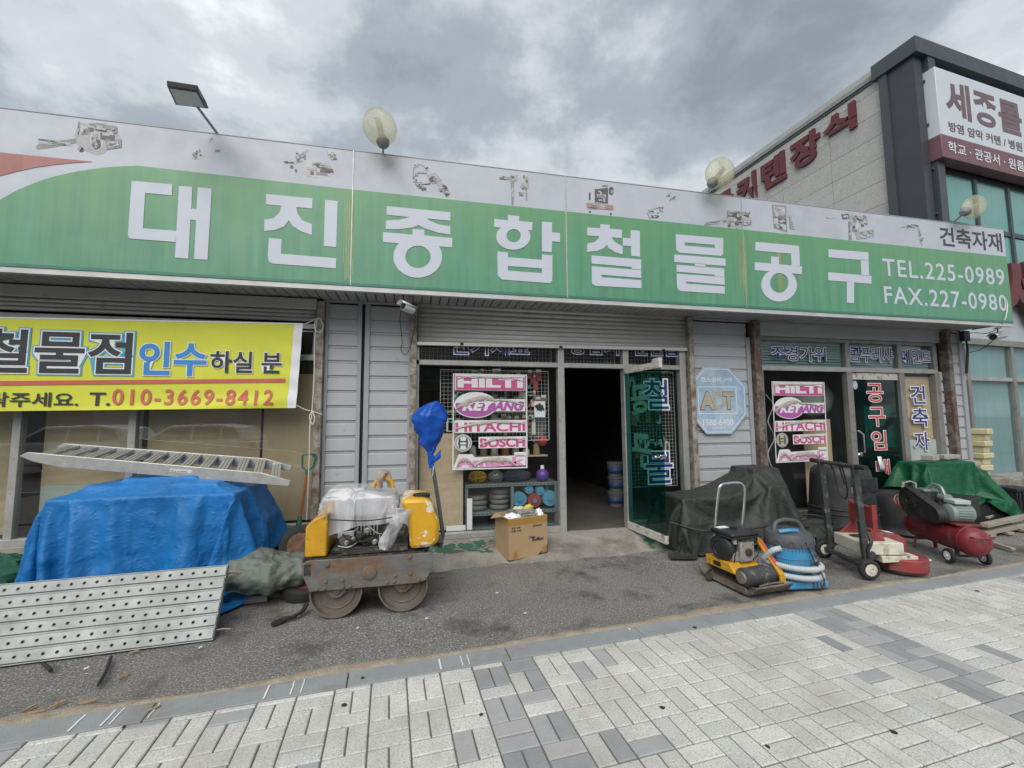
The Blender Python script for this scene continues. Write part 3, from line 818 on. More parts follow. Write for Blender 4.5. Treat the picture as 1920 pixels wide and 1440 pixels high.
m_sg_red = mat('m_sign_red', (.36, .15, .135), .5, var=.10, scale=1, streak=True, world_pos=True)
m_sg_edge = mat('m_sign_edge', (.05, .19, .13), .5, var=.2, scale=3, world_pos=True)
m_stain = mat('m_sign_stain', (.25, .33, .15), .5, var=.25, scale=1.2, streak=True, world_pos=True)
sign = thing('shop_signboard', 'long green and white signboard with big white Korean letters above shop', 'signboard', (2.4, SY, 2.98))
SX0, SX1, SZB, SZT = -6.6, 9.0, 2.98, 4.487
band = on_wall(1060, 396.5, SY).z
seams = [SX0, -.72, 1.712, 4.185, SX1]
for a, b in zip(seams, seams[1:]):
    mb = MB(); mb.box(a + .002, b - .002, SY, SY + .02, SZB, SZT); p = mb.build('sign_panel', m_sg_white, sign)
    mb = MB()
    if a == SX0:
        arc = [on_wall(x / 3, 180 + y / 3, SY) for x, y in ((0, 585), (100, 530), (200, 488), (300, 455), (400, 432), (500, 415), (600, 402), (700, 396), (775, 393))]
        pts = [(SX0 + .002, SZB + .03), (b - .004, SZB + .03), (b - .004, band)] + [(q.x, q.z) for q in arc[::-1]] + [(-4.3, 3.36), (-4.9, 3.05), (SX0 + .002, 3.05)]
        mb.prism([(x, SY - .001, z) for x, z in pts], (0, -.003, 0))
        mr = MB(); ra = [on_wall(x / 3, 180 + y / 3, SY) for x, y in ((0, 450), (100, 425), (200, 403), (300, 388), (400, 378), (520, 370))]
        rp_ = [(q.x, q.z) for q in ra[::-1]] + [(-4.4, 3.63), (-5.2, 3.4), (SX0 + .002, 3.2), (SX0 + .002, band)]
        mr.prism([(x, SY - .001, z) for x, z in rp_], (0, -.003, 0)); mr.build('red_field', m_sg_red, p)
    else: mb.box(a + .004, b - .004, SY - .004, SY - .001, SZB + .03, band)
    mb.build('green_field', m_sg_green, p)
    mb = MB(); mb.box(a + .002, b - .002, SY - .006, SY - .0005, SZB, SZB + .03); mb.build('lower_edge', m_sg_edge, p)
for x in seams[1:4]:
    mb = MB(); mb.box(x - .007 if x > 1 and x < 2 else x - .004, x + .007 if x > 1 and x < 2 else x + .004, SY - .008, SY + .01, SZB, SZT + .004); mb.build('seam_strip', mat('m_seam', (.45, .46, .45), .4, metal=.4, var=.2, scale=6), sign)
def stain(x0, x1, z0, z1):
    mb = MB(); rows = []
    for k in range(20):
        z = z0 + (z1 - z0) * k / 19; w = (x1 - x0) * (.6 + .4 * noise.noise(Vector((x0, z * 3, 0))))
        c = (x0 + x1) / 2; rows.append([(c - w / 2, SY - .0055, z), (c + w / 2, SY - .0055, z)])
    mb.grid(rows); mb.build('water_stain', m_stain, sign)
for sx_ in (-.745, 4.16, 4.75):
    for k_ in range(7):
        c_ = sx_ + .016 * (k_ - 3) + random.uniform(-.006, .006); w_ = random.uniform(.006, .013); stain(c_ - w_, c_ + w_, SZB + random.uniform(.03, .35), band - random.uniform(0, .2))
part = lambda nm, m, *b, bv=.002: part_box(nm, m, *b, bv, sign)
part('top_trim', m_trim_s, SX0, SX1, SY - .004, SY + .03, SZT + .001, SZT + .012)
part('bottom_trim', mat('m_sign_trim', (.50, .51, .50), .45, metal=.2, var=.15, scale=4, world_pos=True), SX0, SX1, SY + .002, SY + .05, SZB - .055, SZB - .002)
part('box_top', m_shell, SX0, SX1, SY + .03, 5.2, SZT - .03, SZT); part('box_back', m_shell, SX0, SX1, 5.2, 5.22, 3.12, SZT)
part('box_end', mat('m_sign_end', (.22, .36, .26), .5), SX1 - .02, SX1, SY + .021, 5.2, SZB, SZT - .03)
part('box_end', m_shell, SX0, SX0 + .02, SY + .021, 5.2, SZB, SZT - .03)
def glyph(polys, rings, o, s, holes=()):
    mb = MB()
    for p in polys: trace(mb, p, o, s, SY - .0045, -.004)
    for c, r, ci, ri in rings: trace_ring(mb, c, r, ci, ri, o, s, SY - .0041, -.0055)
    for out, inn in holes:
        P = lambda q: [on_wall(o[0] + x / s, o[1] + y / s, SY - .0045) for x, y in q]
        mb.ring(P(out), P(inn), (0, -.004, 0))
    mb.build('sign_letter', m_sg_letter, sign, smooth=None)
Z1, Z4, Z5 = (0, 180), (640, 180), (1060, 300)
glyph([[(742, 478), (970, 498), (968, 560), (818, 546), (805, 745), (995, 760), (988, 822), (740, 803), (727, 797), (721, 782)],
       [(1008, 507), (1083, 513), (1077, 635), (1108, 637), (1105, 700), (1072, 697), (1060, 915), (985, 910)],
       [(1113, 515), (1192, 522), (1168, 922), (1093, 918)]], [], Z1, 3)
glyph([[(1497, 552), (1758, 577), (1757, 634), (1667, 626), (1625, 700), (1583, 618), (1497, 610)],
       [(1667, 626), (1673, 660), (1700, 700), (1755, 722), (1754, 782), (1700, 765), (1650, 735), (1625, 700)],
       [(1583, 618), (1625, 700), (1600, 735), (1545, 755), (1487, 760), (1488, 697), (1540, 688), (1575, 655)],
       [(1829, 585), (1900, 592), (1892, 850), (1822, 845)],
       [(1513, 800), (1585, 805), (1582, 888), (1892, 913), (1890, 970), (1535, 943), (1514, 932), (1507, 905)]], [], Z1, 3)
glyph([[(255, 620), (613, 655), (613, 702), (480, 690), (435, 727), (385, 682), (255, 668)],
       [(480, 690), (500, 705), (550, 724), (613, 733), (612, 780), (540, 768), (470, 745), (435, 727)],
       [(385, 682), (435, 727), (400, 740), (320, 750), (250, 748), (252, 700), (330, 697)],
       [(235, 767), (400, 780), (400, 748), (467, 754), (467, 785), (625, 800), (623, 852), (235, 822)]], [((430, 905), (137, 118), (431, 906), (71, 63))], Z4, 3)
glyph([[(937, 670), (1000, 676), (1000, 704), (1075, 711), (1073, 757), (860, 738), (860, 692), (937, 700)],
       [(1128, 707), (1185, 712), (1185, 768), (1230, 772), (1230, 822), (1185, 818), (1183, 880), (1128, 875)],
       [(878, 875), (937, 880), (937, 908), (1128, 922), (1128, 892), (1187, 897), (1187, 975), (878, 952)]],
      [((967, 792), (96, 74), (969, 787), (40, 37))], Z4, 3,
      [([(878, 951), (1187, 974), (1186, 1040), (1172, 1053), (905, 1033), (880, 1012)], [(937, 957), (1128, 970), (1128, 997), (1126, 997), (938, 983), (937, 982)])])
RL = lambda x0, x1, y, t1, sl: None
glyph([[(196, 362), (250, 366), (250, 387), (318, 393), (317, 440), (260, 436), (232, 478), (190, 430), (122, 425), (123, 380), (196, 385)],
       [(260, 436), (275, 460), (322, 487), (322, 532), (280, 520), (245, 497), (232, 478)], [(190, 430), (232, 478), (215, 498), (180, 512), (122, 517), (123, 470), (165, 462), (185, 445)],
       [(323, 438), (367, 442), (367, 395), (418, 399), (420, 545), (370, 540), (370, 485), (323, 482)],
       [(147, 537), (425, 560), (426, 618), (373, 613), (373, 602), (147, 583)], [(148, 598), (426, 620), (426, 664), (203, 646), (148, 641)], [(148, 641), (203, 646), (203, 660), (427, 677), (427, 722), (170, 708), (154, 700), (149, 688)]], [], Z5, 3)
glyph([[(612, 532), (900, 555), (900, 597), (612, 574)], [(728, 580), (786, 585), (786, 605), (728, 600)],
       [(625, 590), (893, 611), (894, 658), (840, 655), (840, 646), (626, 629)], [(626, 640), (894, 660), (896, 703), (678, 684), (627, 680)], [(627, 680), (678, 684), (678, 696), (896, 712), (896, 753), (650, 738), (634, 730), (628, 718)]], [], Z5, 3,
      [([(620, 418), (887, 440), (887, 528), (876, 540), (640, 522), (623, 506)], [(670, 464), (840, 478), (840, 496), (838, 496), (672, 482), (670, 481)])])
glyph([[(1068, 461), (1313, 483), (1316, 530), (1268, 527), (1068, 510)], [(1268, 526), (1316, 529), (1318, 600), (1272, 594)],
       [(1065, 575), (1157, 583), (1157, 543), (1200, 547), (1200, 587), (1330, 599), (1330, 643), (1065, 620)]], [((1201, 704), (100, 93), (1202, 692), (52, 56))], Z5, 3)
glyph([[(1480, 502), (1703, 520), (1704, 566), (1480, 548)], [(1662, 560), (1704, 564), (1707, 654), (1665, 650)], [(1478, 632), (1720, 652), (1720, 697), (1478, 677)], [(1583, 684), (1623, 688), (1622, 806), (1583, 802)]], [], Z5, 3)
def wall_text(name, s, m, parent, x0, y0, x1, y1, Y, **kw):
    """box given by two photo corners (upper left, lower right) on the wall plane"""
    a, b = on_wall(x0, y0, Y), on_wall(x1, y1, Y)
    zt, zb = on_wall((x0), y0, Y).z, b.z
    return lettering(name, s, m, parent, (a.x, Y, zb), (1, 0, 0), (0, 0, 1), b.x - a.x, zt - zb, **kw)
wall_text('sign_text', 'TEL.225-0989', m_sg_letter, sign, 1653, 484, 1884, 536, SY - .004, bold=.012, lift=.003, spacing=1.12)
wall_text('sign_text', 'FAX.227-0980', m_sg_letter, sign, 1656, 536, 1889, 584, SY - .004, bold=.012, lift=.003, spacing=1.12)
m_ink = mat('m_sign_black', (.06, .06, .065), .5, var=.1)
wall_text('sign_text', '건축자재', m_ink, sign, 1760, 424, 1880, 473, SY, bold=.018, lift=.003)

# faded tool prints along the white band
m_pr = [mat('m_print_%d' % i, (v, v, v * 1.02), .5, var=.18, scale=9) for i, v in enumerate((.10, .24, .38, .48))]
m_pr_red = mat('m_print_red', (.38, .23, .21), .5, var=.1)
def print_(polys, name='tool_print'):
    mbs = MB(); used = [m_pr[0], m_pr[1], m_pr[2], m_pr[3], m_pr_red]
    for k, (mi, pts) in enumerate(polys):
        q = [on_wall(x, y, SY) for x, y in pts]
        mbs.prism([(p.x, SY - .0005 - .0004 * k, p.z) for p in q], (0, -.0004, 0), mi)
    rq = random.Random(len(polys) * 31 + int(polys[0][1][0][0])); z_ = len(polys)
    for mi, pts in polys:                       # shading marks of the printed photograph
        xs_, ys_ = [p[0] for p in pts], [p[1] for p in pts]; w_, h_ = max(xs_) - min(xs_), max(ys_) - min(ys_)
        if w_ * h_ < 60: continue
        cx_, cy_ = sum(xs_) / len(xs_), sum(ys_) / len(ys_)
        for k in range(7):
            x_, y_ = cx_ + rq.uniform(-.3, .3) * w_, cy_ + rq.uniform(-.28, .28) * h_; a_, b_ = rq.uniform(.04, .16) * w_ + .5, rq.uniform(.03, .10) * h_ + .4; z_ += 1
            q = [on_wall(x_ + dx, y_ + dy + dx * .12, SY) for dx, dy in ((-a_, -b_), (a_, -b_), (a_, b_), (-a_, b_))]
            mbs.prism([(p.x, SY - .0005 - .00012 * z_, p.z) for p in q], (0, -.0003, 0), rq.choice([m for m in (0, 1, 2, 3) if m != mi]))
    mbs.build(name, used, sign, smooth=None)
def shift(polys, dx, dy, s=1.0, o=(0, 0)):
    return [(m, [(o[0] + (x - o[0]) * s + dx, o[1] + (y - o[1]) * s + dy) for x, y in p]) for m, p in polys]
def disc(x, y, rx, ry, n=14): return [(x + rx * math.cos(2 * math.pi * k / n), y + ry * math.sin(2 * math.pi * k / n)) for k in range(n)]
saw = [(1, [(67, 275), (72, 270), (100, 265), (140, 260), (146, 257), (146, 268), (100, 277), (70, 281)]), (2, [(140, 253), (148, 228), (160, 232), (168, 235), (185, 232), (218, 236), (222, 250), (228, 262), (229, 275), (200, 282), (196, 287), (182, 291), (160, 283), (148, 282)]),
       (3, [(152, 235), (164, 240), (163, 258), (150, 252)]), (0, [(147, 229), (149, 229), (148, 253), (146, 253)]), (3, disc(182, 262, 13, 22)), (2, disc(180, 270, 9, 12)), (0, disc(181, 277, 4, 4)), (1, [(197, 262), (228, 262), (228, 277), (200, 281)]), (3, [(203, 266), (222, 266), (222, 275), (204, 277)]), (1, [(165, 232), (185, 231), (220, 238), (220, 250), (213, 252), (212, 244), (186, 240)]), (0, disc(152, 280, 5, 5))]
print_(saw)
wall_text('print_text', 'CRAFTSMAN', m_pr[3], sign, 96, 267, 135, 273, SY - .004, lift=.003, bold=.02)
print_([(3, [(360, 290), (368, 280), (376, 284), (383, 292), (372, 300), (362, 298)]), (0, disc(366, 295, 3, 4)), (1, [(367, 283), (375, 280), (376, 284), (370, 287)])])
print_([(2, [(392, 265), (398, 258), (399, 260), (394, 267)])])
print_([(3, [(401, 284), (414, 277), (415, 279), (403, 286)])])
print_([(3, disc(597, 318, 32, 16)), (2, [(553, 308), (556, 296), (568, 284), (580, 281), (568, 292), (562, 304)]), (1, [(555, 304), (562, 292), (572, 284), (566, 296), (560, 303)]), (2, [(612, 283), (627, 286), (632, 298), (624, 300), (615, 292)]), (1, [(620, 294), (631, 296), (631, 299), (622, 300)]), (1, [(531, 302), (552, 304), (552, 306), (531, 304)]), (0, disc(547, 313, 3, 3)), (0, disc(555, 320, 2, 3)), (1, [(586, 306), (602, 305), (613, 314), (611, 318), (600, 310), (586, 310)]), (0, [(616, 317), (620, 317), (620, 323), (616, 322)]), (0, [(622, 319), (625, 319), (625, 324), (622, 323)])])
def cable(pts, w): # thin bent line as print
    out = []
    for (a, b), (c, d) in zip(pts, pts[1:]):
        L = math.hypot(c - a, d - b) or 1; nx, ny = -(d - b) / L * w, (c - a) / L * w
        out.append((1, [(a + nx, b + ny), (c + nx, d + ny), (c - nx, d - ny), (a - nx, b - ny)]))
    return out
loop1 = [(803, 322), (795, 312), (785, 308), (776, 315), (774, 330), (780, 346), (792, 355)]
loop2 = [(808, 343), (795, 346), (782, 342), (776, 332), (784, 324), (800, 325)]
print_(cable(loop1, .8) + cable(loop2, .8) + [(2, [(800, 328), (816, 324), (828, 338), (812, 345)]), (3, [(806, 330), (815, 328), (822, 336), (813, 340)]), (2, [(818, 343), (826, 339), (842, 360), (836, 368)]), (0, [(834, 360), (841, 357), (843, 364), (836, 369)]), (0, [(790, 352), (799, 352), (799, 356), (790, 357)])])
dr = [(1, [(935, 333), (945, 330), (955, 333), (955, 338), (936, 337)]), (0, [(944, 331), (948, 331), (948, 338), (944, 338)]), (2, [(955, 330), (970, 328), (971, 340), (956, 342)]), (1, [(958, 340), (964, 340), (963, 384), (959, 384)]), (3, [(975, 330), (990, 328), (992, 345), (985, 365), (975, 350)]), (0, [(981, 329), (984, 329), (984, 335), (981, 335)]), (0, [(978, 352), (982, 352), (982, 355), (978, 355)]), (1, [(972, 360), (982, 362), (981, 368), (973, 367)]), (1, [(986, 350), (988, 350), (988, 376), (986, 376)])]
print_(dr)
print_([(4, [(1099, 380), (1150, 385), (1150, 395), (1100, 391)]), (0, [(1115, 355), (1140, 352), (1140, 382), (1115, 380)]), (0, disc(1146, 358, 5, 8)), (1, [(1128, 348), (1140, 346), (1140, 349), (1130, 351)]), (3, disc(1133, 368, 3, 4)), (3, [(1119, 364), (1129, 365), (1129, 371), (1119, 370)]), (0, [(1104, 361), (1107, 361), (1107, 375), (1104, 375)]), (0, disc(1106, 397, 2, 2)), (0, disc(1145, 401, 2, 2)), (3, [(1112, 379), (1128, 381), (1128, 386), (1112, 384)])])
print_(cable([(1249, 370), (1258, 362)], 1) + cable([(1255, 377), (1267, 368)], 1) + cable([(1214, 400), (1226, 392), (1244, 388), (1236, 398), (1218, 410), (1214, 400)], .6))
print_(shift(saw, 1253.0, 145.5, .55, (67, 275)))
print_([(1, [(1447, 384), (1474, 386), (1476, 436), (1451, 428)]), (3, [(1450, 387), (1472, 389), (1472, 398), (1451, 397)]), (0, [(1454, 394), (1464, 395), (1464, 400), (1454, 399)]), (0, [(1452, 408), (1473, 411), (1474, 420), (1453, 416)]), (3, [(1455, 418), (1473, 422), (1474, 432), (1456, 427)])] + cable([(1480, 404), (1481, 428)], .7) + [(1, [(1481, 408 + 4 * k), (1483 + 1.5 * k, 409 + 4 * k), (1483 + 1.5 * k, 410 + 4 * k), (1481, 409 + 4 * k)]) for k in range(6)])
print_([(2, [(1548, 407), (1570, 408), (1570, 410), (1548, 409)]), (0, [(1577, 402), (1592, 400), (1594, 410), (1580, 412)]), (2, [(1590, 400), (1600, 402), (1604, 418), (1612, 436), (1606, 446), (1598, 428)]), (1, [(1590, 415), (1595, 415), (1597, 450), (1591, 450)]), (3, [(1600, 402), (1618, 404), (1620, 425), (1608, 430)]), (0, disc(1604, 408, 4, 4)), (1, [(1617, 403), (1624, 405), (1627, 422), (1622, 422)]), (2, [(1604, 436), (1638, 430), (1638, 443), (1606, 449)]), (1, [(1626, 433), (1638, 431), (1638, 438), (1627, 440)])])
print_([(3, [(1698, 420), (1718, 418), (1725, 426), (1716, 432), (1700, 430)]), (1, disc(1702, 425, 3, 4)), (1, [(1687, 427), (1697, 425), (1697, 427), (1687, 428)]), (2, [(1719, 424), (1722, 424), (1727, 440), (1730, 460), (1727, 462), (1722, 440)]), (3, [(1722, 445), (1732, 447), (1731, 452), (1724, 450)])])

# ================================================================ BANNER
m_ban = mat('m_banner_yellow', (.62, .64, .06), .7, var=.06, scale=3, bump=.12, bscale=300, world_pos=True)
m_ban_w = mat('m_banner_white', (.72, .73, .76), .7, var=.04, scale=6)
m_black = mat('m_print_black', (.028, .032, .036), .6, var=.1)
m_blue_p = mat('m_print_blue', (.045, .23, .56), .6, var=.06)
m_blue_l = mat('m_print_light_blue', (.07, .36, .58), .6, var=.06)
m_red_p = mat('m_print_red2', (.52, .115, .09), .6, var=.06)
BY = 5.08
ban = thing('shop_banner', 'yellow cloth banner with black and blue Korean print tied across left window', 'banner', (-3, BY, 1.9))
bt0, bt1, bb0, bb1 = on_wall(0, 594, BY), on_wall(568, 606, BY), on_wall(0, 771, BY), on_wall(555, 765, BY)
def ban_z(x, t):
    zt = bt0.z + (bt1.z - bt0.z) * (x - bt0.x) / (bt1.x - bt0.x); zb = bb0.z + (bb1.z - bb0.z) * (x - bb0.x) / (bb1.x - bb0.x)
    return zb + (zt - zb) * t
def ban_warp(p):
    s = p.x - bt1.x
    f = math.exp(-((p.z - 1.66 - .10 * (s + 1.2)) / .075) ** 2) * .030 * (1 if s > -3.4 else .4) * min(1, max(0, -s * 2.2))
    f2 = math.exp(-((p.z - 1.52 - .07 * (s + 1.6)) / .05) ** 2) * .018
    f3 = .006 * math.sin((p.z * 26 + s * 9)) * max(0, 1 + s * 2.0)
    f4 = .010 * noise.noise(Vector((p.x * 1.3, 0, p.z * 2.5)))
    return Vector((0, -(f + f2 + f3 + f4), 0))
def ban_sheet(x0, x1, nx, dy, t0=0.0, t1=1.0, tilt=0.0):
    rows = []
    for j in range(41):
        t = t0 + (t1 - t0) * j / 40; row = []
        for i in range(nx):
            x = x0 + (x1 - x0) * i / (nx - 1); xx = x - tilt * (1 - t)
            p = Vector((xx, BY + dy, ban_z(xx, t))); row.append(p + ban_warp(p))
        rows.append(row)
    mb = MB(); mb.grid(rows); return mb
edge_t = bt1.x - bb1.x
ban_sheet(-7.0, bt1.x - .085, 240, 0, tilt=edge_t).build('cloth', m_ban, ban, smooth=80)
ban_sheet(bt1.x - .088, bt1.x, 8, -.003, tilt=edge_t).build('hem', m_ban_w, ban, smooth=80)
ban_sheet(-7.0, bt1.x - .088, 200, -.002, .985, 1.0, tilt=edge_t).build('upper_seam', m_ban_w, ban, smooth=80)
def ban_text(s, m, x0, y0, x1, y1, **kw):
    a, b = on_wall(x0, y0, BY), on_wall(x1, y1, BY); zt = on_wall(x1, y0, BY).z
    return lettering('banner_letters', s, m, ban, (a.x, BY, b.z), (1, 0, 0), (0, 0, 1), b.x - a.x, zt - b.z, warp=ban_warp, **kw)
ban_text('철물점', m_black, -36, 624, 246, 702, bold=.02, lift=.011, rim=[(m_ban_w, .025), (m_blue_l, .05)])
ban_text('인수', m_blue_p, 263, 643, 387, 706, bold=.03, lift=.011, rim=[(m_ban_w, .025)])
ban_text('하실 분', m_black, 396, 661, 528, 701, bold=.022, lift=.011, rim=[(m_ban_w, .03)])
ban_text('연락주세요.', m_black, -64, 736, 147, 763, bold=.018, lift=.008); ban_text('T.', m_black, 169, 736, 207, 761, bold=.018, lift=.008)
ban_text('010-3669-8412', m_red_p, 212, 731, 513, 760, bold=.018, lift=.008, spacing=1.2)
la, lb = on_wall(0, 718, BY), on_wall(535, 713, BY)
mb = MB(); rows = []
for dz in (-.0, .042):
    rows.append([Vector((x, BY - .006, la.z + (lb.z - la.z) * (x - la.x) / (lb.x - la.x) + dz - .024)) for x in [-6.9 + (lb.x + 6.9) * i / 150 for i in range(151)]])
mb.grid([[p + ban_warp(p) for p in r] for r in rows]); mb.build('red_rule', m_red_p, ban, smooth=80)
m_rope_w = mat('m_white_cord', (.62, .60, .55), .8, var=.1, scale=30)
P = lambda x, y, Y: on_wall(x, y, Y)
mb = MB()
mb.tube(spline([P(569, 608, BY - .01), P(580, 604, 5.12), P(594, 597, 5.15), P(604, 598, 5.18)], 14), .006, 6)
mb.tube(spline([P(597, 597, 5.15), P(590, 606, 5.12), P(592, 620, 5.1), P(602, 622, 5.13), P(606, 610, 5.18), P(600, 598, 5.17)], 18), .006, 6)
mb.tube(spline([P(556, 760, BY), P(572, 768, 5.11), P(585, 771, 5.14), P(604, 777, 5.17)], 14), .006, 6)
mb.tube(spline([P(594, 600, 5.14), P(590, 640, 5.14), P(589, 700, 5.14), P(585, 772, 5.14), P(581, 800, 5.13), P(580, 850, 5.13), P(577, 930, 5.12), P(575, 975, 5.12)], 40), .006, 6)
mb.tube(spline([P(585, 771, 5.14), P(580, 782, 5.13), P(586, 796, 5.13), P(590, 784, 5.13), P(586, 772, 5.14)], 14), .006, 6)
mb.build('tie_cord', m_rope_w, ban)

# ================================================================ OCTAGON SECURITY PLATE
OY = WY - .035
m_oct = mat('m_blue_plate', (.25, .38, .52), .45, var=.14, scale=2.5, col2=(.52, .60, .66), thr=.55, scale2=3.5, soft=.2, world_pos=True)
m_tan = mat('m_faded_gold', (.40, .37, .28), .7, var=.25, scale=14, col2=(.16, .15, .13), thr=.62, scale2=30, soft=.05)
m_offw = mat('m_off_white', (.68, .70, .72), .6, var=.05)
octp = [(1318.3, 688), (1365, 689), (1396.7, 724), (1399, 778), (1371, 814), (1324, 814.5), (1299, 784), (1296, 716)]
plate = thing('security_plate', 'faded blue octagonal security company plate fixed on grey siding', 'sign', on_wall(1348, 750, OY))
O3 = [on_wall(x, y, OY) for x, y in octp]; oc = sum(O3, Vector()) / 8
mb = MB(); mb.prism(O3, (0, -.012, 0)); mb.build('plate', m_oct, plate, bevel=.003)
mb = MB(); mb.ring([oc + (p - oc) * .95 + Vector((0, -.013, 0)) for p in O3], [oc + (p - oc) * .925 + Vector((0, -.013, 0)) for p in O3], (0, -.0015, 0)); mb.build('border_line', m_offw, plate, smooth=None)
bx = [on_wall(x, y, OY) for x, y in ((1306.5, 725), (1379, 725), (1381.5, 777), (1309, 776))]; bc = sum(bx, Vector()) / 4
mb = MB(); mb.ring([p + Vector((0, -.013, 0)) for p in bx], [bc + Vector(((p - bc).x * .965, -.013, (p - bc).z * .94)) for p in bx], (0, -.0015, 0)); mb.build('box_line', m_offw, plate, smooth=None)
def plate_text(s, m, x0, y0, x1, y1, **kw): wall_text('plate_text', s, m, plate, x0, y0, x1, y1, OY - .0125, **kw)
plate_text('캡스경비구역', m_offw, 1313, 707, 1372, 717, bold=.02, lift=.001)
plate_text('1588-6400', m_offw, 1318, 786, 1375, 797.5, bold=.015, lift=.001)
plate_text('고객센터', m_offw, 1334, 800, 1360, 805.5, bold=.01, lift=.001)
m_tan_e = mat('m_letter_edge', (.10, .10, .09), .7)
plate_text('A', m_tan, 1312, 735, 1341, 768, bold=.05, lift=.004, rim=[(m_tan_e, .03)])
plate_text('D', m_tan, 1336, 733, 1361, 768, bold=.03, lift=.002, rim=[(m_tan_e, .03)])
plate_text('T', m_tan, 1355, 735, 1377, 767, bold=.05, lift=.005, rim=[(m_tan_e, .03)])

# ================================================================ WINDOW LETTERING AND STICKER POSTERS
m_navy = mat('m_navy_vinyl', (.025, .035, .20), .5, var=.08)
m_vred = mat('m_red_vinyl', (.50, .075, .09), .5, var=.1)
m_vwhite = mat('m_white_vinyl', (.78, .80, .82), .5, var=.05)
GY = WY + .024
def vinyl(s, x0, y0, x1, y1, label, m=None, bold=.008, rb=.042, Y=None):
    Y = Y or GY
    a, b = on_wall(x0, y0, Y), on_wall(x1, y1, Y)
    t = thing('window_lettering', label, 'lettering', ((a.x + b.x) / 2, Y, b.z))
    wall_text('letters', s, m or m_navy, t, x0, y0, x1, y1, Y, bold=bold, lift=.003, rim=[(m_vwhite, rb)])
    return t
vinyl('전기재료', 845, 630, 992, 668, 'navy lettering half hidden by the shutter above the sticker window')
vinyl('용접기', 1068, 634, 1160, 666, 'navy lettering half hidden by the shutter above the open doorway')
vinyl('엔진톱', 1186, 636, 1273, 668, 'navy lettering half hidden by the shutter above the open green door')
vinyl('조경가위', 1445, 648, 1549, 678, 'navy Korean word on teal pane left of the other two')
vinyl('콤푸레샤', 1592, 650, 1675, 680, 'navy Korean word on teal pane above the closed green door')
vinyl('페인트', 1687, 655, 1747, 682, 'navy Korean word on teal pane at right end of bay')
vinyl('철', 1206, 711, 1254, 767, 'large navy syllable upper one behind the open green door')
vinyl('물', 1209, 848, 1262, 905, 'large navy syllable lower one behind the open door lock')
DY = WY + .012
for ch, x0, y0, x1, y1, lb in (('공', 1624, 719, 1657, 754, 'red syllable topmost on closed green door'), ('구', 1628, 764, 1661, 799, 'red syllable second from top on closed green door'), ('임', 1633, 808, 1663, 843, 'red syllable third from top on closed green door'), ('대', 1642, 862, 1669, 889, 'torn red syllable peeling at bottom of closed green door')):
    vinyl(ch, x0, y0, x1, y1, lb, m_vred, rb=.03, Y=DY)
for ch, x0, y0, x1, y1, lb in (('건', 1706, 723, 1736, 757, 'navy syllable topmost on brown board right of green door'), ('축', 1709, 765, 1742, 800, 'navy syllable second on brown board right of green door'), ('자', 1713, 810, 1744, 844, 'navy syllable on frosted board above the green tarpaulin')):
    vinyl(ch, x0, y0, x1, y1, lb)
mb = MB(); q = on_wall(1603, 722, DY)
mb.prism([(q.x + .05 * math.cos(R(22.5 + 45 * k)), DY, q.z + .07 * math.sin(R(22.5 + 45 * k))) for k in range(8)], (0, -.003, 0))
stk = mb.build('security_sticker', m_oct); tag(stk, 'small blue octagonal sticker at top corner of closed green door', 'sticker')
lettering('sticker_text', 'ADT', m_offw, stk, (q.x - .04, DY - .004, q.z - .02), (1, 0, 0), (0, 0, 1), .08, .04, bold=.03)
# torn curl of the last red syllable
mb = MB(); cu_ = []
for k in range(9):
    t = k / 8; cu_.append([on_wall(1645 + 6 * t + 3 * s, 856 + 26 * t, DY - .02 - .03 * math.sin(3 * t)) for s in (0, 1.2, 2.6)])
mb.grid(cu_); o = mb.build('peeling_vinyl', m_vwhite, thick=.001); tag(o, 'white curl of peeling vinyl hanging on closed green door', 'vinyl strip')

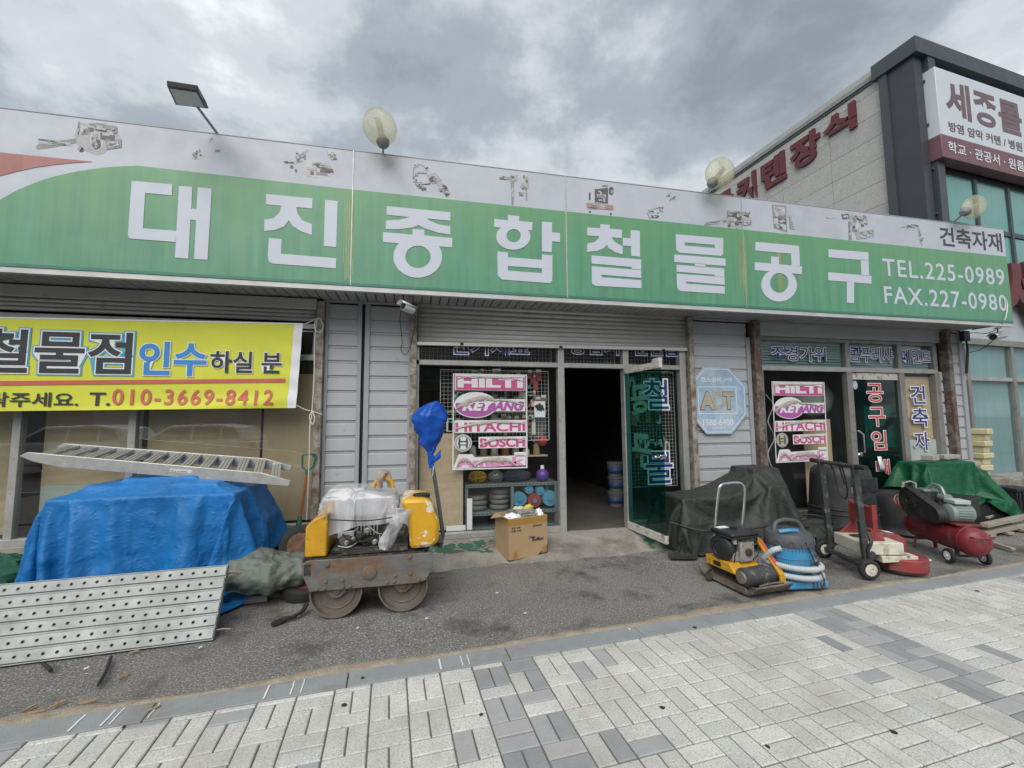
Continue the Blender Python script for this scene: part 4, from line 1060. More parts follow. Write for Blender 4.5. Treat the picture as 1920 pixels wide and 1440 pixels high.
m_mag = mat('m_faded_magenta', (.55, .085, .25), .45, var=.08, scale=8)
m_pur = mat('m_faded_purple', (.40, .10, .36), .45, var=.08, scale=8)
m_pnk = mat('m_faded_pink', (.66, .28, .47), .45, var=.08, scale=8)
m_paper = mat('m_sticker_white', (.70, .71, .72), .5, var=.04, scale=8)
m_peel = mat('m_peel', (.36, .31, .285), .7, var=.35, scale=26, col2=(.55, .50, .47), thr=.55, scale2=40, soft=.1)
m_silver = mat('m_silver_print', (.42, .43, .43), .4, metal=.3, var=.2)
m_dk = mat('m_emblem_dark', (.10, .11, .115), .5)
def poster(label, quad, emb, seed):
    """quad: photo corners ul, ur, lr, ll; content laid out in the 1013 x 1295 design grid"""
    Y = WY + .026
    C4 = [on_wall(x, y, Y) for x, y in quad]
    t = thing('sticker_poster', label, 'poster', ((C4[0].x + C4[1].x) / 2, Y, C4[3].z), group='brand sticker posters on the windows')
    rr = random.Random(seed)
    def W(x, y, lift):
        u, v = (x - 65) / 1013, (y - 75) / 1295
        p = C4[0].lerp(C4[1], u).lerp(C4[3].lerp(C4[2], u), v); return Vector((p.x, Y - lift, p.z))
    def poly(nm, pts, m, lift, par=t):
        mb = MB(); mb.prism([W(x, y, lift) for x, y in pts], (0, -.0008, 0)); return mb.build(nm, m, par, smooth=None)
    rect = lambda a, b, c, d: [(a, b), (c, b), (c, d), (a, d)]
    for r in (rect(65, 75, 1078, 89), rect(65, 1352, 1078, 1370), rect(65, 89, 80, 1352), rect(1062, 89, 1078, 1352)): poly('border_strip', r, m_paper, 0)
    def words(s, m, par, a, b, c, d, lift, **kw):
        p0, p1 = W(a, d, lift), W(c, b, lift)
        lettering('brand_text', s, m, par, p0, (1, 0, 0), (0, 0, 1), p1.x - p0.x, p1.z - p0.z, **kw)
    def peel(par, pts, wd):
        """curled edge of vinyl: a strip standing off the pane"""
        mb = MB(); top = []
        sp = spline([Vector((x, y, 0)) for x, y in pts], 26)
        rows = [[], [], [], []]
        for k, p in enumerate(sp):
            ww = wd * (.35 + .65 * math.sin(math.pi * (k + .6) / 26.2)) * (1 + .35 * rr.uniform(-1, 1))
            for q, (f, l) in enumerate(((-.2, .002), (.25, .011), (.7, .013), (1.0, .003))): rows[q].append(W(p.x, p.y + ww * f, l + .0015 * rr.random()))
        mb.grid(rows); mb.build('peeled_edge', m_peel, par, smooth=60)
    s1 = poly('sticker', rect(90, 88, 1050, 302), m_paper, 0)
    poly('colour_field', rect(104, 112, 1042, 297), m_mag, .0015, s1); words('HILTI', m_paper, s1, 125, 122, 1020, 265, .003, bold=.055)
    peel(s1, [(105, 150), (200, 122), (400, 112), (640, 114), (850, 124), (1035, 168)], 26)
    s2 = poly('sticker', disc(370, 503, 288, 177, 40), m_paper, .0002)
    low = [(370 + 270 * math.cos(a), 508 + 160 * math.sin(a)) for a in [R(-12 + 204 * k / 30) for k in range(31)]]
    poly('colour_field', low, m_pur, .0017, s2)
    s3 = poly('sticker', rect(630, 420, 1050, 588), m_paper, .0004)
    words('KEY', m_paper, s2, 185, 440, 640, 582, .0032, bold=.05, shear=.35); words('ANG', m_pur, s3, 600, 450, 1040, 582, .0045, bold=.05, shear=.3)
    peel(s2, [(105, 550), (200, 470), (330, 415), (500, 385), (640, 432)], 66); peel(s3, [(640, 432), (760, 425), (880, 445), (1035, 500)], 34)
    s4 = poly('sticker', rect(88, 710, 1058, 877), m_paper, 0); words('HITACHI', m_mag, s4, 100, 735, 1048, 868, .0015, bold=.03)
    peel(s4, [(100, 815), (250, 775), (450, 735), (640, 722), (850, 730), (1045, 755)], 34)
    mb = MB(); n = 36
    cir = lambda r, l: [W(205 + r * math.cos(2 * math.pi * k / n), 1015 + r * math.sin(2 * math.pi * k / n), l) for k in range(n)]
    e = poly('emblem', disc(205, 1015, 115, 115, 36), emb, 0)
    mb.ring(cir(108, .0012), cir(84, .0012), (0, -.001, 0)); mb.build('emblem_ring', m_silver, e, smooth=None)
    poly('emblem_bar', rect(160, 985, 250, 1005), m_dk, .0014, e); poly('emblem_bar', rect(160, 1032, 250, 1048), m_dk, .0014, e)
    poly('emblem_side', [(150, 945), (172, 955), (166, 1015), (172, 1075), (150, 1085), (135, 1015)], m_dk, .0014, e); poly('emblem_side', [(260, 945), (238, 955), (244, 1015), (238, 1075), (260, 1085), (275, 1015)], m_dk, .0014, e)
    s5 = poly('sticker', rect(410, 935, 1057, 1090), m_paper, 0); words('BOSCH', m_mag, s5, 428, 952, 1046, 1082, .0015, bold=.045)
    peel(s5, [(425, 1030), (520, 990), (660, 955), (850, 950), (1040, 972)], 30)
    s6 = poly('sticker', [(75, 1350), (145, 1165), (320, 1163), (360, 1208), (895, 1195), (895, 1150), (1056, 1150), (1056, 1332)], m_paper, 0); words('Amisak', m_pnk, s6, 112, 1212, 1046, 1340, .0015, bold=.055)
    peel(s6, [(120, 1330), (160, 1235), (250, 1222), (340, 1290)], 56); peel(s6, [(350, 1320), (450, 1245), (620, 1222), (800, 1240), (900, 1310)], 58); peel(s6, [(900, 1188), (970, 1180), (1050, 1192)], 20)
    return t
poster('white framed brand stickers peeling on the window left of the doorway', ((849.5, 700), (988, 702.5), (989, 877.5), (848, 881.5)), m_paper, 1)
poster('white framed brand stickers peeling on the window behind the black tubs', ((1446.5, 715), (1545.5, 716.5), (1553, 863), (1455, 868)), mat('m_emblem_tan', (.48, .40, .28), .5), 2)

# ================================================================ LAMPS AND CAMERAS
m_lampglass = glass('g_lamp_lens', (.90, .89, .78), refl=.6, haze=.27, haze_col=(.80, .78, .66), ior=1.3)
m_lampbase = mat('m_lamp_base', (.22, .22, .21), .6, var=.2, scale=20)
m_tubew = mat('m_lamp_tube', (.40, .40, .36), .4)
m_pole = mat('m_galv_pole', (.33, .33, .33), .5, metal=.5, var=.2, scale=20)
def dome_lamp(label, c_px, foot_px, Yh, rx, rz, axis_px):
    c = on_wall(*c_px, Yh); foot = on_wall(*foot_px, SY + .05)
    t = thing('sign_lamp', label, 'lamp', foot, group='round sign lamps on the signboard')
    ax = (on_wall(*axis_px, Yh) - c).normalized()         # from socket towards the lens top, in the picture plane
    side = ax.cross(Vector((0, 1, 0))).normalized(); dep = side.cross(ax)
    mb = MB(); rows = []
    for i in range(15):
        th = math.pi * i / 14; row = []
        for k in range(28):
            ph = 2 * math.pi * k / 28
            row.append(c - ax * math.cos(th) * rz + (side * math.cos(ph) * rx + dep * math.sin(ph) * rx * .55) * math.sin(th))
        rows.append(row)
    mb.grid(rows, closed=True); mb.build('lens', m_lampglass, t, smooth=80)
    b = c - ax * rz * .98
    mb = MB(); mb.lathe([(.03, -.02), (.055, .0), (.07, .05), (.05, .09), (.03, .11)], b, ax, 16); mb.build('socket', m_lampbase, t)
    for s in (-1, 0, 1):
        mb = MB(); o = b + ax * .10 + side * s * .024; mb.tube([o, o + ax * rz * .95 - side * s * .004, o + ax * rz * 1.0 + side * .008], .011, 8); mb.build('lamp_tube', m_tubew, t)
    mb = MB(); mb.tube(spline([foot, foot.lerp(b, .6) + Vector((0, -.02, 0)), b], 8), .011, 8); mb.build('pole', m_pole, t)
dome_lamp('round cream sign lamp standing upright near the left seam', (712, 238), (718, 289), 4.50, .175, .215, (704, 200))
dome_lamp('round cream sign lamp leaning in front of the red wall letters', (1350, 325), (1328, 358), 4.50, .19, .225, (1366, 305))
dome_lamp('round cream sign lamp tipped over at the right end', (1826, 388), (1787, 417), 4.50, .17, .25, (1850, 375))
fl = thing('flood_light', 'flat black floodlight on a bent pole over the signboard', 'lamp', on_wall(408, 251, SY + .03))
q4 = [on_wall(313, 162, 4.05), on_wall(371, 171, 4.05), on_wall(389, 204, 4.42), on_wall(329, 197, 4.42)]
nrm = (q4[1] - q4[0]).cross(q4[3] - q4[0]).normalized()
if nrm.z < 0: nrm = -nrm
qc = sum(q4, Vector()) / 4
mb = MB(); mb.prism(q4, nrm * .05); mb.build('housing', m_blackm, fl, bevel=.006)
mb = MB(); mb.prism([qc + (p - qc) * .86 - nrm * .003 for p in q4], nrm * .002); mb.build('lens', mat('m_led_lens', (.42, .43, .42), .35, var=.2, scale=30), fl)
foot = on_wall(408, 251, SY + .03); hd = q4[3].lerp(q4[2], .62) + nrm * .03
mb = MB(); mb.tube([foot, hd], .013, 8); mb.build('pole', m_pole, fl)
mb = MB(); mb.tube([q4[3].lerp(q4[2], .25) + nrm * .02, q4[3].lerp(q4[2], .4) + nrm * .02 + (q4[3] - q4[0]) * .06, q4[2] + nrm * .02 + (q4[3] - q4[0]) * .05, q4[2].lerp(q4[1], .4) + nrm * .02], .009, 6); mb.build('bracket', m_blackm, fl)

m_cam = mat('m_camera_silver', (.62, .64, .65), .3, metal=.3, var=.08, scale=20)
def cctv(label, top_px, Y, head, tip, r, hood=True, mount_len=.12):
    top = on_wall(*top_px, Y); top.z = 2.97
    t = thing('security_camera', label, 'camera', top)
    h0, h1 = on_wall(*head, Y), on_wall(*tip, Y - .10); ax = (h1 - h0).normalized(); L = (h1 - h0).length
    mb = MB(); mb.lathe([(.045, 0), (.045, -.012), (.02, -.016), (.012, -.02), (.012, -(top.z - h0.z) + r * .6)], top, (0, 0, 1), 14); mb.build('mount', m_pole, t)
    mb = MB(); mb.lathe([(r * .75, 0), (r, .012), (r, L * .9), (r * .94, L)], h0, ax, 20); mb.build('housing', m_cam, t)
    mb = MB(); mb.lathe([(r * .8, 0), (r * .78, .004)], h0 + ax * (L + .0005), ax, 18); mb.build('lens', m_blackm, t)
    if hood:
        side = ax.cross(Vector((0, 0, 1))).normalized(); up = side.cross(ax); mb = MB(); rows = []
        for k in range(9):
            a = R(-75 + 150 * k / 8); d = side * math.sin(a) * (r * 1.18) + up * math.cos(a) * (r * 1.18); rows.append([h0 - ax * .02 + d, h0 + ax * (L + .05) + d])
        mb.grid(rows); mb.build('sun_hood', m_cam, t, thick=.003)
    return t, h0
t, h0 = cctv('silver bullet camera under signboard beside rusty post', (768, 548), 4.86, (775, 582), (756, 574), .048)
mb = MB(); mb.tube(spline([h0, P(779, 600, 4.95), P(772, 640, 5.1), P(764, 662, 5.15), P(758, 665, 5.15), P(752, 655, 5.15), P(754, 640, 5.12), P(750, 600, 5.0), P(752, 582, 4.9)], 40), .0045, 6); mb.build('cable', m_rubber, t)
t, h0 = cctv('silver bullet camera under right end of signboard', (1870, 612), 4.95, (1882, 628), (1862, 632), .055)
mb = MB(); mb.tube(spline([h0, P(1860, 640, 5.0), P(1840, 655, 5.2), P(1812, 662, 5.26)], 20), .006, 6); mb.build('cable', m_rubber, t)
mb = MB(); mb.tube(spline([P(1868, 618, 4.95), P(1850, 625, 5.05), P(1825, 624, 5.2), P(1812, 628, 5.26)], 20), .006, 6); mb.build('cable', m_rubber, t)
cb = thing('cable_bundle', 'bundle of black cables hanging from a junction box at the shop corner', 'cable', P(1812, 640, 5.24))
mb = MB(); jb = P(1808, 632, 5.24); mb.box(jb.x - .07, jb.x + .07, 5.20, 5.27, jb.z - .07, jb.z + .1); mb.build('junction_box', m_blackm, cb, bevel=.008)
for k in range(3):
    mb = MB(); mb.tube(spline([P(1811 + k, 640, 5.22), P(1812 + k * 2, 660, 5.2), P(1810 + k * 2, 700, 5.22 + .01 * k)], 12), .006, 6); mb.build('cable', m_rubber, cb)
mb = MB(); mb.tube(spline([P(1886, 560, SY - .012), P(1889, 575, SY - .02), P(1884, 600, SY - .05), P(1873, 612, 4.8)], 16), .007, 6); o = mb.build('white_cable', m_rope_w); tag(o, 'loose white cable looping off the right edge of the signboard', 'cable')

# ================================================================ INSIDE THE SHOP
m_wire = mat('m_white_wire', (.60, .60, .57), .5)
def wire_grid(label, x0, x1, z0, z1, Y, p=.05):
    t = thing('wire_grid_panel', label, 'wire grid', ((x0 + x1) / 2, Y, z0))
    mb = MB(); mb.box(x0, x1, Y, Y + .008, z1 - .008, z1); mb.box(x0, x1, Y, Y + .008, z0, z0 + .008); mb.box(x0, x0 + .008, Y, Y + .008, z0 + .008, z1 - .008); mb.box(x1 - .008, x1, Y, Y + .008, z0 + .008, z1 - .008)
    mb.build('frame', m_wire, t)
    mb = MB(); x = x0 + p
    while x < x1 - .01: mb.box(x - .0017, x + .0017, Y + .002, Y + .0054, z0, z1); x += p
    z = z0 + p
    while z < z1 - .01: mb.box(x0, x1, Y - .0014, Y + .002, z - .0017, z + .0017); z += p
    mb.build('wires', m_wire, t, kind='stuff'); return t
wire_grid('white wire grid behind the sticker window left of the doorway', .27, 1.72, 1.27, 2.20, 5.52)
wire_grid('white wire grid in the upper pane above the sticker window', .03, 1.76, 2.27, 2.62, 5.50)
wire_grid('white wire grid in the upper pane above the doorway', 1.88, 2.69, 2.29, 2.62, 5.50)
wire_grid('white wire grid behind the narrow pane right of the open door', 2.80, 3.60, .60, 2.22, 5.50)
wire_grid('white wire grid in the upper pane above the narrow pane', 2.80, 3.55, 2.28, 2.62, 5.50)
rk = random.Random(5)
pk = [mat('m_pack_%d' % i, c, .5, var=.1) for i, c in enumerate(((.60, .60, .57), (.40, .40, .38), (.08, .30, .28), (.40, .17, .06), (.16, .16, .17), (.66, .64, .56), (.34, .25, .15), (.40, .06, .07)))]
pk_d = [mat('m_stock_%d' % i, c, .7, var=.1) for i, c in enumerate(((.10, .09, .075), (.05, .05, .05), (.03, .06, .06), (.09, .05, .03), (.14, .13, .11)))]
def packs(n, x0, x1, z0, z1, Y, lab, grp):
    for i in range(n):
        x, z = rk.uniform(x0, x1), rk.choice([z0 + (z1 - z0) * k / 3 for k in range(1, 4)]) + rk.uniform(-.05, .05)
        w, h = rk.uniform(.02, .045), rk.uniform(.08, .24)
        t = thing('hanging_tool_pack', lab, 'tool pack', (x, Y, z - h), group=grp)
        mb = MB(); mb.box(x - w, x + w, Y - .012, Y, z - h, z - .035); mb.build('pack', rk.choice(pk), t, bevel=.006)
        mb = MB(); mb.box(x - w * .8, x + w * .8, Y - .010, Y - .006, z - .045, z); mb.build('label_card', pk[rk.choice((0, 5))], t)
packs(64, .32, 1.68, 1.30, 2.18, 5.51, 'small tool pack hanging on the wire grid left of the doorway', 'tool packs hanging left of the doorway')
packs(40, 2.84, 3.54, .75, 2.15, 5.49, 'small tool pack hanging on the wire grid right of the open door', 'tool packs hanging right of the open door')
# slotted shelf rack behind the sticker window
m_rackm = mat('m_rack_green_grey', (.17, .21, .21), .5, metal=.2, var=.15, scale=10)
RY = 5.50
rack = thing('slotted_shelf_rack', 'grey slotted steel rack low behind the sticker window', 'shelf', (1.1, RY, .112))
def rbox(nm, m, x0, x1, y0, y1, z0, z1, p): mb = MB(); mb.box(x0, x1, y0, y1, z0, z1); return mb.build(nm, m, p, bevel=.002)
rx0, rx1 = on_wall(872, 940, RY).x, on_wall(1046, 940, RY).x
zs = [on_wall(900, 909, RY).z, on_wall(900, 962, RY).z, .17]
for x in (rx0, rx1 - .04, (rx0 + rx1) / 2 - .02):
    for y in (RY, RY + .42): rbox('upright', m_rackm, x, x + .04, y, y + .04, .112, zs[0] - .005, rack)
for z in zs: rbox('shelf_board', m_rackm, rx0, rx1, RY + .041, RY + .42, z - .02, z, rack)
for z in zs[:2]:
    r = rbox('shelf_lip', m_rackm, rx0, rx1, RY - .012, RY - .001, z - .035, z + .005, rack)
    mb = MB(); n = 22
    for k in range(n): x = rx0 + .06 + (rx1 - rx0 - .1) * k / n; mb.box(x, x + .02, RY - .0145, RY - .0122, z - .02, z - .008)
    mb.build('slots', m_blackm, r, kind='stuff')
m_yrope = mat('m_yellow_rope', (.55, .36, .02), .7, var=.25, scale=40)
def coil(nm, label, cat, c, Rr, r, m, turns=5, squash=.55, grp=None):
    mb = MB()
    for k in range(turns):
        dz = (k - (turns - 1) / 2) * r * 1.6; rr = Rr * (1 - .10 * abs(k - (turns - 1) / 2))
        mb.tube([c + Vector((rr * math.cos(a), rr * squash * math.sin(a), dz + r * .3 * math.sin(3 * a + k))) for a in [2 * math.pi * i / 26 for i in range(26)]], r, 6, closed=True)
    o = mb.build(nm, m); tag(o, label, cat, grp); return o
c0 = on_wall(895, 893, RY + .2); c0.z = zs[0] + .075
mb = MB(); rr = random.Random(3)
for k in range(60):
    a = Vector((rr.gauss(0, 1), rr.gauss(0, 1), rr.gauss(0, .7))).normalized(); b = Vector((rr.gauss(0, 1), rr.gauss(0, 1), rr.gauss(0, 1))).normalized()
    e1 = a.cross(b).normalized(); e2 = e1.cross(a)
    mb.tube([c0 + Vector(((a.x * .35 * math.cos(t) + e1.x * math.sin(t)) * .13, (a.y * .35 * math.cos(t) + e1.y * math.sin(t)) * .11, (a.z * .35 * math.cos(t) + e1.z * math.sin(t)) * .075)) for t in [.6 * i for i in range(11)]], .008, 5)
o = mb.build('rope_hank', m_yrope, kind=None); tag(o, 'hank of yellow rope on the rack behind the sticker window', 'rope')
def lump(nm, label, cat, c, sx, sy, sz, m, seed, amp=.3, grp=None):
    mb = MB(); rows = []
    for i in range(13):
        th = math.pi * i / 12; row = []
        for k in range(24):
            ph = 2 * math.pi * k / 24; d = Vector((math.sin(th) * math.cos(ph), math.sin(th) * math.sin(ph), math.cos(th)))
            f = 1 + amp * (crumple(d * 1.3 + Vector((seed, 0, 0)), 1.5, 3) - .6)
            row.append(c + Vector((d.x * sx * f, d.y * sy * f, d.z * sz * f)))
        rows.append(row)
    mb.grid(rows, closed=True); o = mb.build(nm, m, smooth=50); tag(o, label, cat, grp); return o
m_bagclear = glass('g_plastic_bag', (.75, .76, .74), haze=.30, haze_col=(.50, .51, .50))
m_darkcloth = mat('m_dark_cloth', (.05, .06, .09), .9, var=.3, scale=20)
q = on_wall(930, 895, RY + .2); lump('plastic_bag', 'clear plastic bag beside the yellow rope on rack', 'bag', Vector((q.x, q.y, zs[0] + .07)), .11, .1, .08, m_bagclear, 1)
q = on_wall(968, 892, RY + .2); lump('cloth_heap', 'dark blue heap of cloth on the rack behind stickers', 'cloth', Vector((q.x, q.y, zs[0] + .07)), .2, .12, .085, m_darkcloth, 2)
m_purple = mat('m_purple_plastic', (.12, .05, .30), .4)
q = on_wall(1021, 893, RY - .03); t = thing('purple_ball_bottle', 'round purple bottle with white cap on the rack', 'bottle', (q.x, q.y, zs[0]))
mb = MB(); mb.lathe([(.02, -.085), (.06, -.07), (.085, -.03), (.088, .01), (.07, .05), (.03, .075), (.02, .08)], (q.x, q.y + .1, zs[0] + .09), n=20); mb.build('body', m_purple, t)
mb = MB(); mb.lathe([(.025, .0), (.028, .03), (.02, .05)], (q.x, q.y + .1, zs[0] + .165), n=14); mb.build('cap', m_vwhite, t)
m_reel = mat('m_blue_reel', (.07, .26, .38), .45, var=.12, scale=10); m_reel_r = mat('m_red_reel', (.26, .04, .05), .5)
def reel(px, py, r, m, label):
    c = on_wall(px, py, RY + .02); t = thing('cable_reel', label, 'reel', (c.x, c.y, c.z - r), group='round reels on the rack')
    mb = MB(); mb.lathe([(r, 0), (r, .012), (r * .35, .02), (r * .35, .08), (r, .085), (r, .097)], c - Vector((0, .01, 0)), (0, 1, 0), 26); mb.build('spool', m, t)
    mb = MB(); mb.lathe([(r * .30, -.02), (r * .28, 0), (r * .12, .001), (r * .12, -.012)], c - Vector((0, .012, 0)), (0, 1, 0), 16); mb.build('hub', m_reel, t)
reel(974, 936, .095, m_reel, 'large blue reel at left of the reel group'); reel(992, 918, .055, m_reel, 'small blue reel at left beside large one'); reel(1013, 920, .055, m_reel, 'small blue reel between red and right reel')
reel(1031, 934, .10, m_reel, 'large blue reel at right by the mullion'); reel(1002, 938, .09, m_reel_r, 'dark red reel in the middle of the reel group')
m_hose = mat('m_grey_hose', (.16, .16, .155), .6, var=.1)
for px, n, l in ((893, 3, 'left'), (936, 4, 'right')):
    for k in range(n):
        c = on_wall(px, 955 - 12 * k, RY + .22); c = Vector((c.x + .01 * (k % 2), RY + .22, zs[1] + .035 + .066 * k))
        mb = MB(); mb.tube([c + Vector((.105 * math.cos(a), .105 * math.sin(a), 0)) for a in [2 * math.pi * i / 28 for i in range(28)]], .033, 10, closed=True)
        o = mb.build('hose_roll', m_hose); tag(o, 'dark grey hose roll in the %s stack on the rack' % l, 'hose', 'hose rolls stacked %s on the rack' % l)
q0, q1 = on_wall(868, 1000, 5.42), on_wall(785, 800, 5.42)
mb = MB(); mb.box(.02, q0.x, 5.43, 5.448, .20, 1.38); o = mb.build('plywood_sheet', m_ply); tag(o, 'brown plywood sheet leaning inside window behind the blue bag', 'plywood')
mb = MB(); q = on_wall(880, 970, 5.41); mb.box(q.x - .03, q.x + .035, 5.405, 5.43, .19, on_wall(880, 935, 5.41).z); o = mb.build('boxed_strip', m_vwhite); tag(o, 'white printed carton strip standing upright in the window', 'carton')
mb = MB(); mb.box(.35, q.x - .05, 5.39, 5.42, .192, .25); o = mb.build('boxed_strip', m_vwhite); tag(o, 'white printed carton strip lying flat along the sill', 'carton')
q = on_wall(1012, 768, 5.42); mb = MB(); mb.box(q.x - .075, q.x + .075, 5.42, 5.424, q.z - .1, q.z + .11); o = mb.build('paper_notice', m_vwhite); tag(o, 'white paper with torn black print beside the sticker poster', 'paper')
mb = MB(); pts = []
for k in range(26): a = 2 * math.pi * k / 26; r_ = .035 + .04 * rr.random(); pts.append((q.x + r_ * 1.2 * math.cos(a), 5.418, q.z + .025 + r_ * math.sin(a) * .9))
mb.prism(pts, (0, -.001, 0)); mb.build('black_print', m_black, o)
q = on_wall(1017, 826, 5.60); lump('red_ball', 'red ball hanging in a clear bag near the doorway', 'ball', q, .075, .075, .075, mat('m_red_ball', (.45, .03, .04), .4), 6, .02)
q = on_wall(1005, 800, 5.62); lump('hanging_bag', 'clear plastic bag hanging right of the sticker poster', 'bag', q, .14, .04, .2, m_bagclear, 9, .4)
mb = MB(); q = on_wall(950, 772, 5.58); mb.box(.30, 1.70, 5.56, 5.76, q.z - .012, q.z + .012); o = mb.build('wooden_shelf', m_ply); tag(o, 'narrow wooden shelf board under the wire grid', 'shelf')
for k in range(9):
    x = .42 + k * .145; h = rk.uniform(.08, .22)
    mb = MB(); mb.lathe([(.05, 0), (.055, .01), (.05, h * .8), (.03, h)], (x, 5.68, q.z + .013 - .3 - h * 0), n=12) if False else mb.lathe([(.045, 0), (.05, .01), (.045, h * .8), (.025, h)], (x, 5.67, zs[0] + .35), n=12)
    o = mb.build('paint_tin', rk.choice(pk)); tag(o, 'small tin in the dim row under the wooden shelf', 'tin', 'tins in a dim row behind the stickers')
mb = MB(); mb.box(.35, 1.72, 5.60, 5.76, zs[0] + .33, zs[0] + .349); o = mb.build('wooden_shelf', m_ply); tag(o, 'lower wooden shelf board carrying the row of tins', 'shelf')
# pails and racks in the dark doorway
m_pail = mat('m_white_pail', (.17, .175, .18), .4, var=.06); m_pail_b = mat('m_pail_band', (.05, .10, .24), .45)
b0 = on_ground(1155, 948, .112)
def pail(c, label):
    t = thing('plastic_pail', label, 'pail', c, group='white pails in the doorway')
    mb = MB(); mb.lathe([(.105, 0), (.125, .2), (.135, .205), (.135, .235), (.12, .24)], c, n=20); mb.build('body', m_pail, t)
    mb = MB(); mb.lathe([(.112, .05), (.1225, .15)], c + Vector((0, 0, 0)), n=20, cap=False); mb.build('printed_band', m_pail_b, t, thick=.003)
pail(b0, 'bottom pail of the stack in the dark doorway'); pail(b0 + Vector((.01, 0, .242)), 'middle pail of the stack in the dark doorway'); pail(b0 + Vector((-.005, 0, .484)), 'top pail of the stack in the dark doorway')
for (x, y, w, lab) in ((.1, 7.2, 1.3, 'storage rack deep behind the sticker window'), (6.2, 7.4, 1.6, 'storage rack deep behind the right bay')):
    t = thing('storage_rack', lab, 'shelf', (x, y, .112))
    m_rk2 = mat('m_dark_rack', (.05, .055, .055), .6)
    for k in range(5): rbox('shelf_board', m_rk2, x - w / 2, x + w / 2, y, y + .4, .2 + .5 * k, .22 + .5 * k, t)
    for sx in (-1, 1):
        for yy in (y, y + .36): rbox('upright', m_rk2, x + sx * (w / 2 + .021) - .02, x + sx * (w / 2 + .021) + .02, yy, yy + .04, .112, 2.3, t)
    for k in range(4):
        xx = x - w / 2 + .05
        while xx < x + w / 2 - .2:
            ww, hh = rk.uniform(.1, .26), rk.uniform(.1, .38)
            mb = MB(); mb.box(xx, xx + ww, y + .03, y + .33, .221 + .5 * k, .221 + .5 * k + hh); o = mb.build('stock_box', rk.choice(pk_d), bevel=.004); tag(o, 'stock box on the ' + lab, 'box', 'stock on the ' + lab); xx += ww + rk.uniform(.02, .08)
# right bay contents
mb = MB(); a, b = on_wall(1500, 715, 5.75), on_wall(1582, 778, 5.75)
lump('white_sack', 'big greyish white sack behind the right sticker window', 'sack', Vector(((a.x + b.x) / 2, 5.95, (a.z + b.z) / 2)), (b.x - a.x) / 2, .2, (a.z - b.z) / 2 * 1.15, m_board_w, 14, .25)
mb = MB(); mb.box(5.35, 6.5, 5.8, 6.4, .113, 1.48); o = mb.build('dark_cabinet', m_blackm, bevel=.01); tag(o, 'black cabinet standing behind the right sticker window', 'cabinet')
m_tealp = mat('m_teal_panel', (.05, .36, .38), .5, var=.15, scale=3)
a, b = on_wall(1620, 760, 5.45), on_wall(1686, 838, 5.45); mb = MB(); mb.box(a.x, b.x, 5.45, 5.46, b.z, a.z); o = mb.build('picture_panel', m_tealp); tag(o, 'teal picture panel showing a machine behind the closed green door', 'panel')
mb = MB(); c = (Vector((a.x, 5.449, a.z)) + Vector((b.x, 5.449, b.z))) / 2
mb.prism([c + Vector((x * .4, 0, z * .4)) for x, z in ((-.6, -.5), (-.2, -.3), (.2, -.45), (.5, .5), (.7, .55), (.6, .1), (.1, .0), (-.3, .1), (-.7, -.2))], (0, -.002, 0)); mb.build('machine_print', mat('m_teal_dark', (.02, .10, .12), .5), o)
cbl = MB(); cbl.tube(spline([on_wall(1436, 740, 5.5), on_wall(1450, 760, 5.5), on_wall(1440, 790, 5.5), on_wall(1452, 820, 5.5), on_wall(1440, 850, 5.5), on_wall(1448, 880, 5.5)], 30), .008, 6); o = cbl.build('white_cable', m_vwhite); tag(o, 'tangled white cable left of the right sticker poster', 'cable')

# ================================================================ LEFT OF THE FORECOURT
def drape(levels, n, sub, top_c, crease=.03, cscale=2.2, fold=.0, seed=0, zmin=.003, pleats=11):
    """cloth over a heap: closed outlines from hem to crown, smoothly joined, with stiff creases"""
    L = [resample(l, n) for l in levels]
    cols = [spline([l[k] for l in L] + [Vector(top_c).lerp(L[-1][k], .55), Vector(top_c).lerp(L[-1][k], .08)], sub) for k in range(n)]
    rows = [[cols[k][j] for k in range(n)] for j in range(sub)]
    cen = Vector(top_c); out = []
    for j, r in enumerate(rows):
        row = []
        for k, p in enumerate(r):
            a, b = r[k - 1], r[(k + 1) % n]; c, d = rows[max(0, j - 1)][k], rows[min(sub - 1, j + 1)][k]
            nn = (b - a).cross(d - c)
            if nn.length < 1e-9: nn = Vector((0, 0, 1))
            nn.normalize()
            if nn.dot(p - Vector((cen.x, cen.y, cen.z * .4))) < 0: nn = -nn
            s = Vector((seed * 7.1, seed * 3.3, 0))
            f = crease * (crumple(p * cscale * .5 + s, 1.0, 5) - .75)
            if fold:
                h = max(.12, 1 - j / (sub * .72)); ph = k * pleats / n + 1.3 * noise.noise(p * 1.1 + s) + .35 * noise.noise(p * 3.1 + s)
                f += fold * h * (abs((ph % 1.0) * 2 - 1) ** 1.5 - .4) * (1 + .8 * noise.noise(p * .9 - s))
            q = p + nn * f; q.z = max(zmin, q.z); row.append(q)
        out.append(row)
    mb = MB(); mb.grid(out, closed=True); mb.add(out[-1], [tuple(range(n))]); return mb
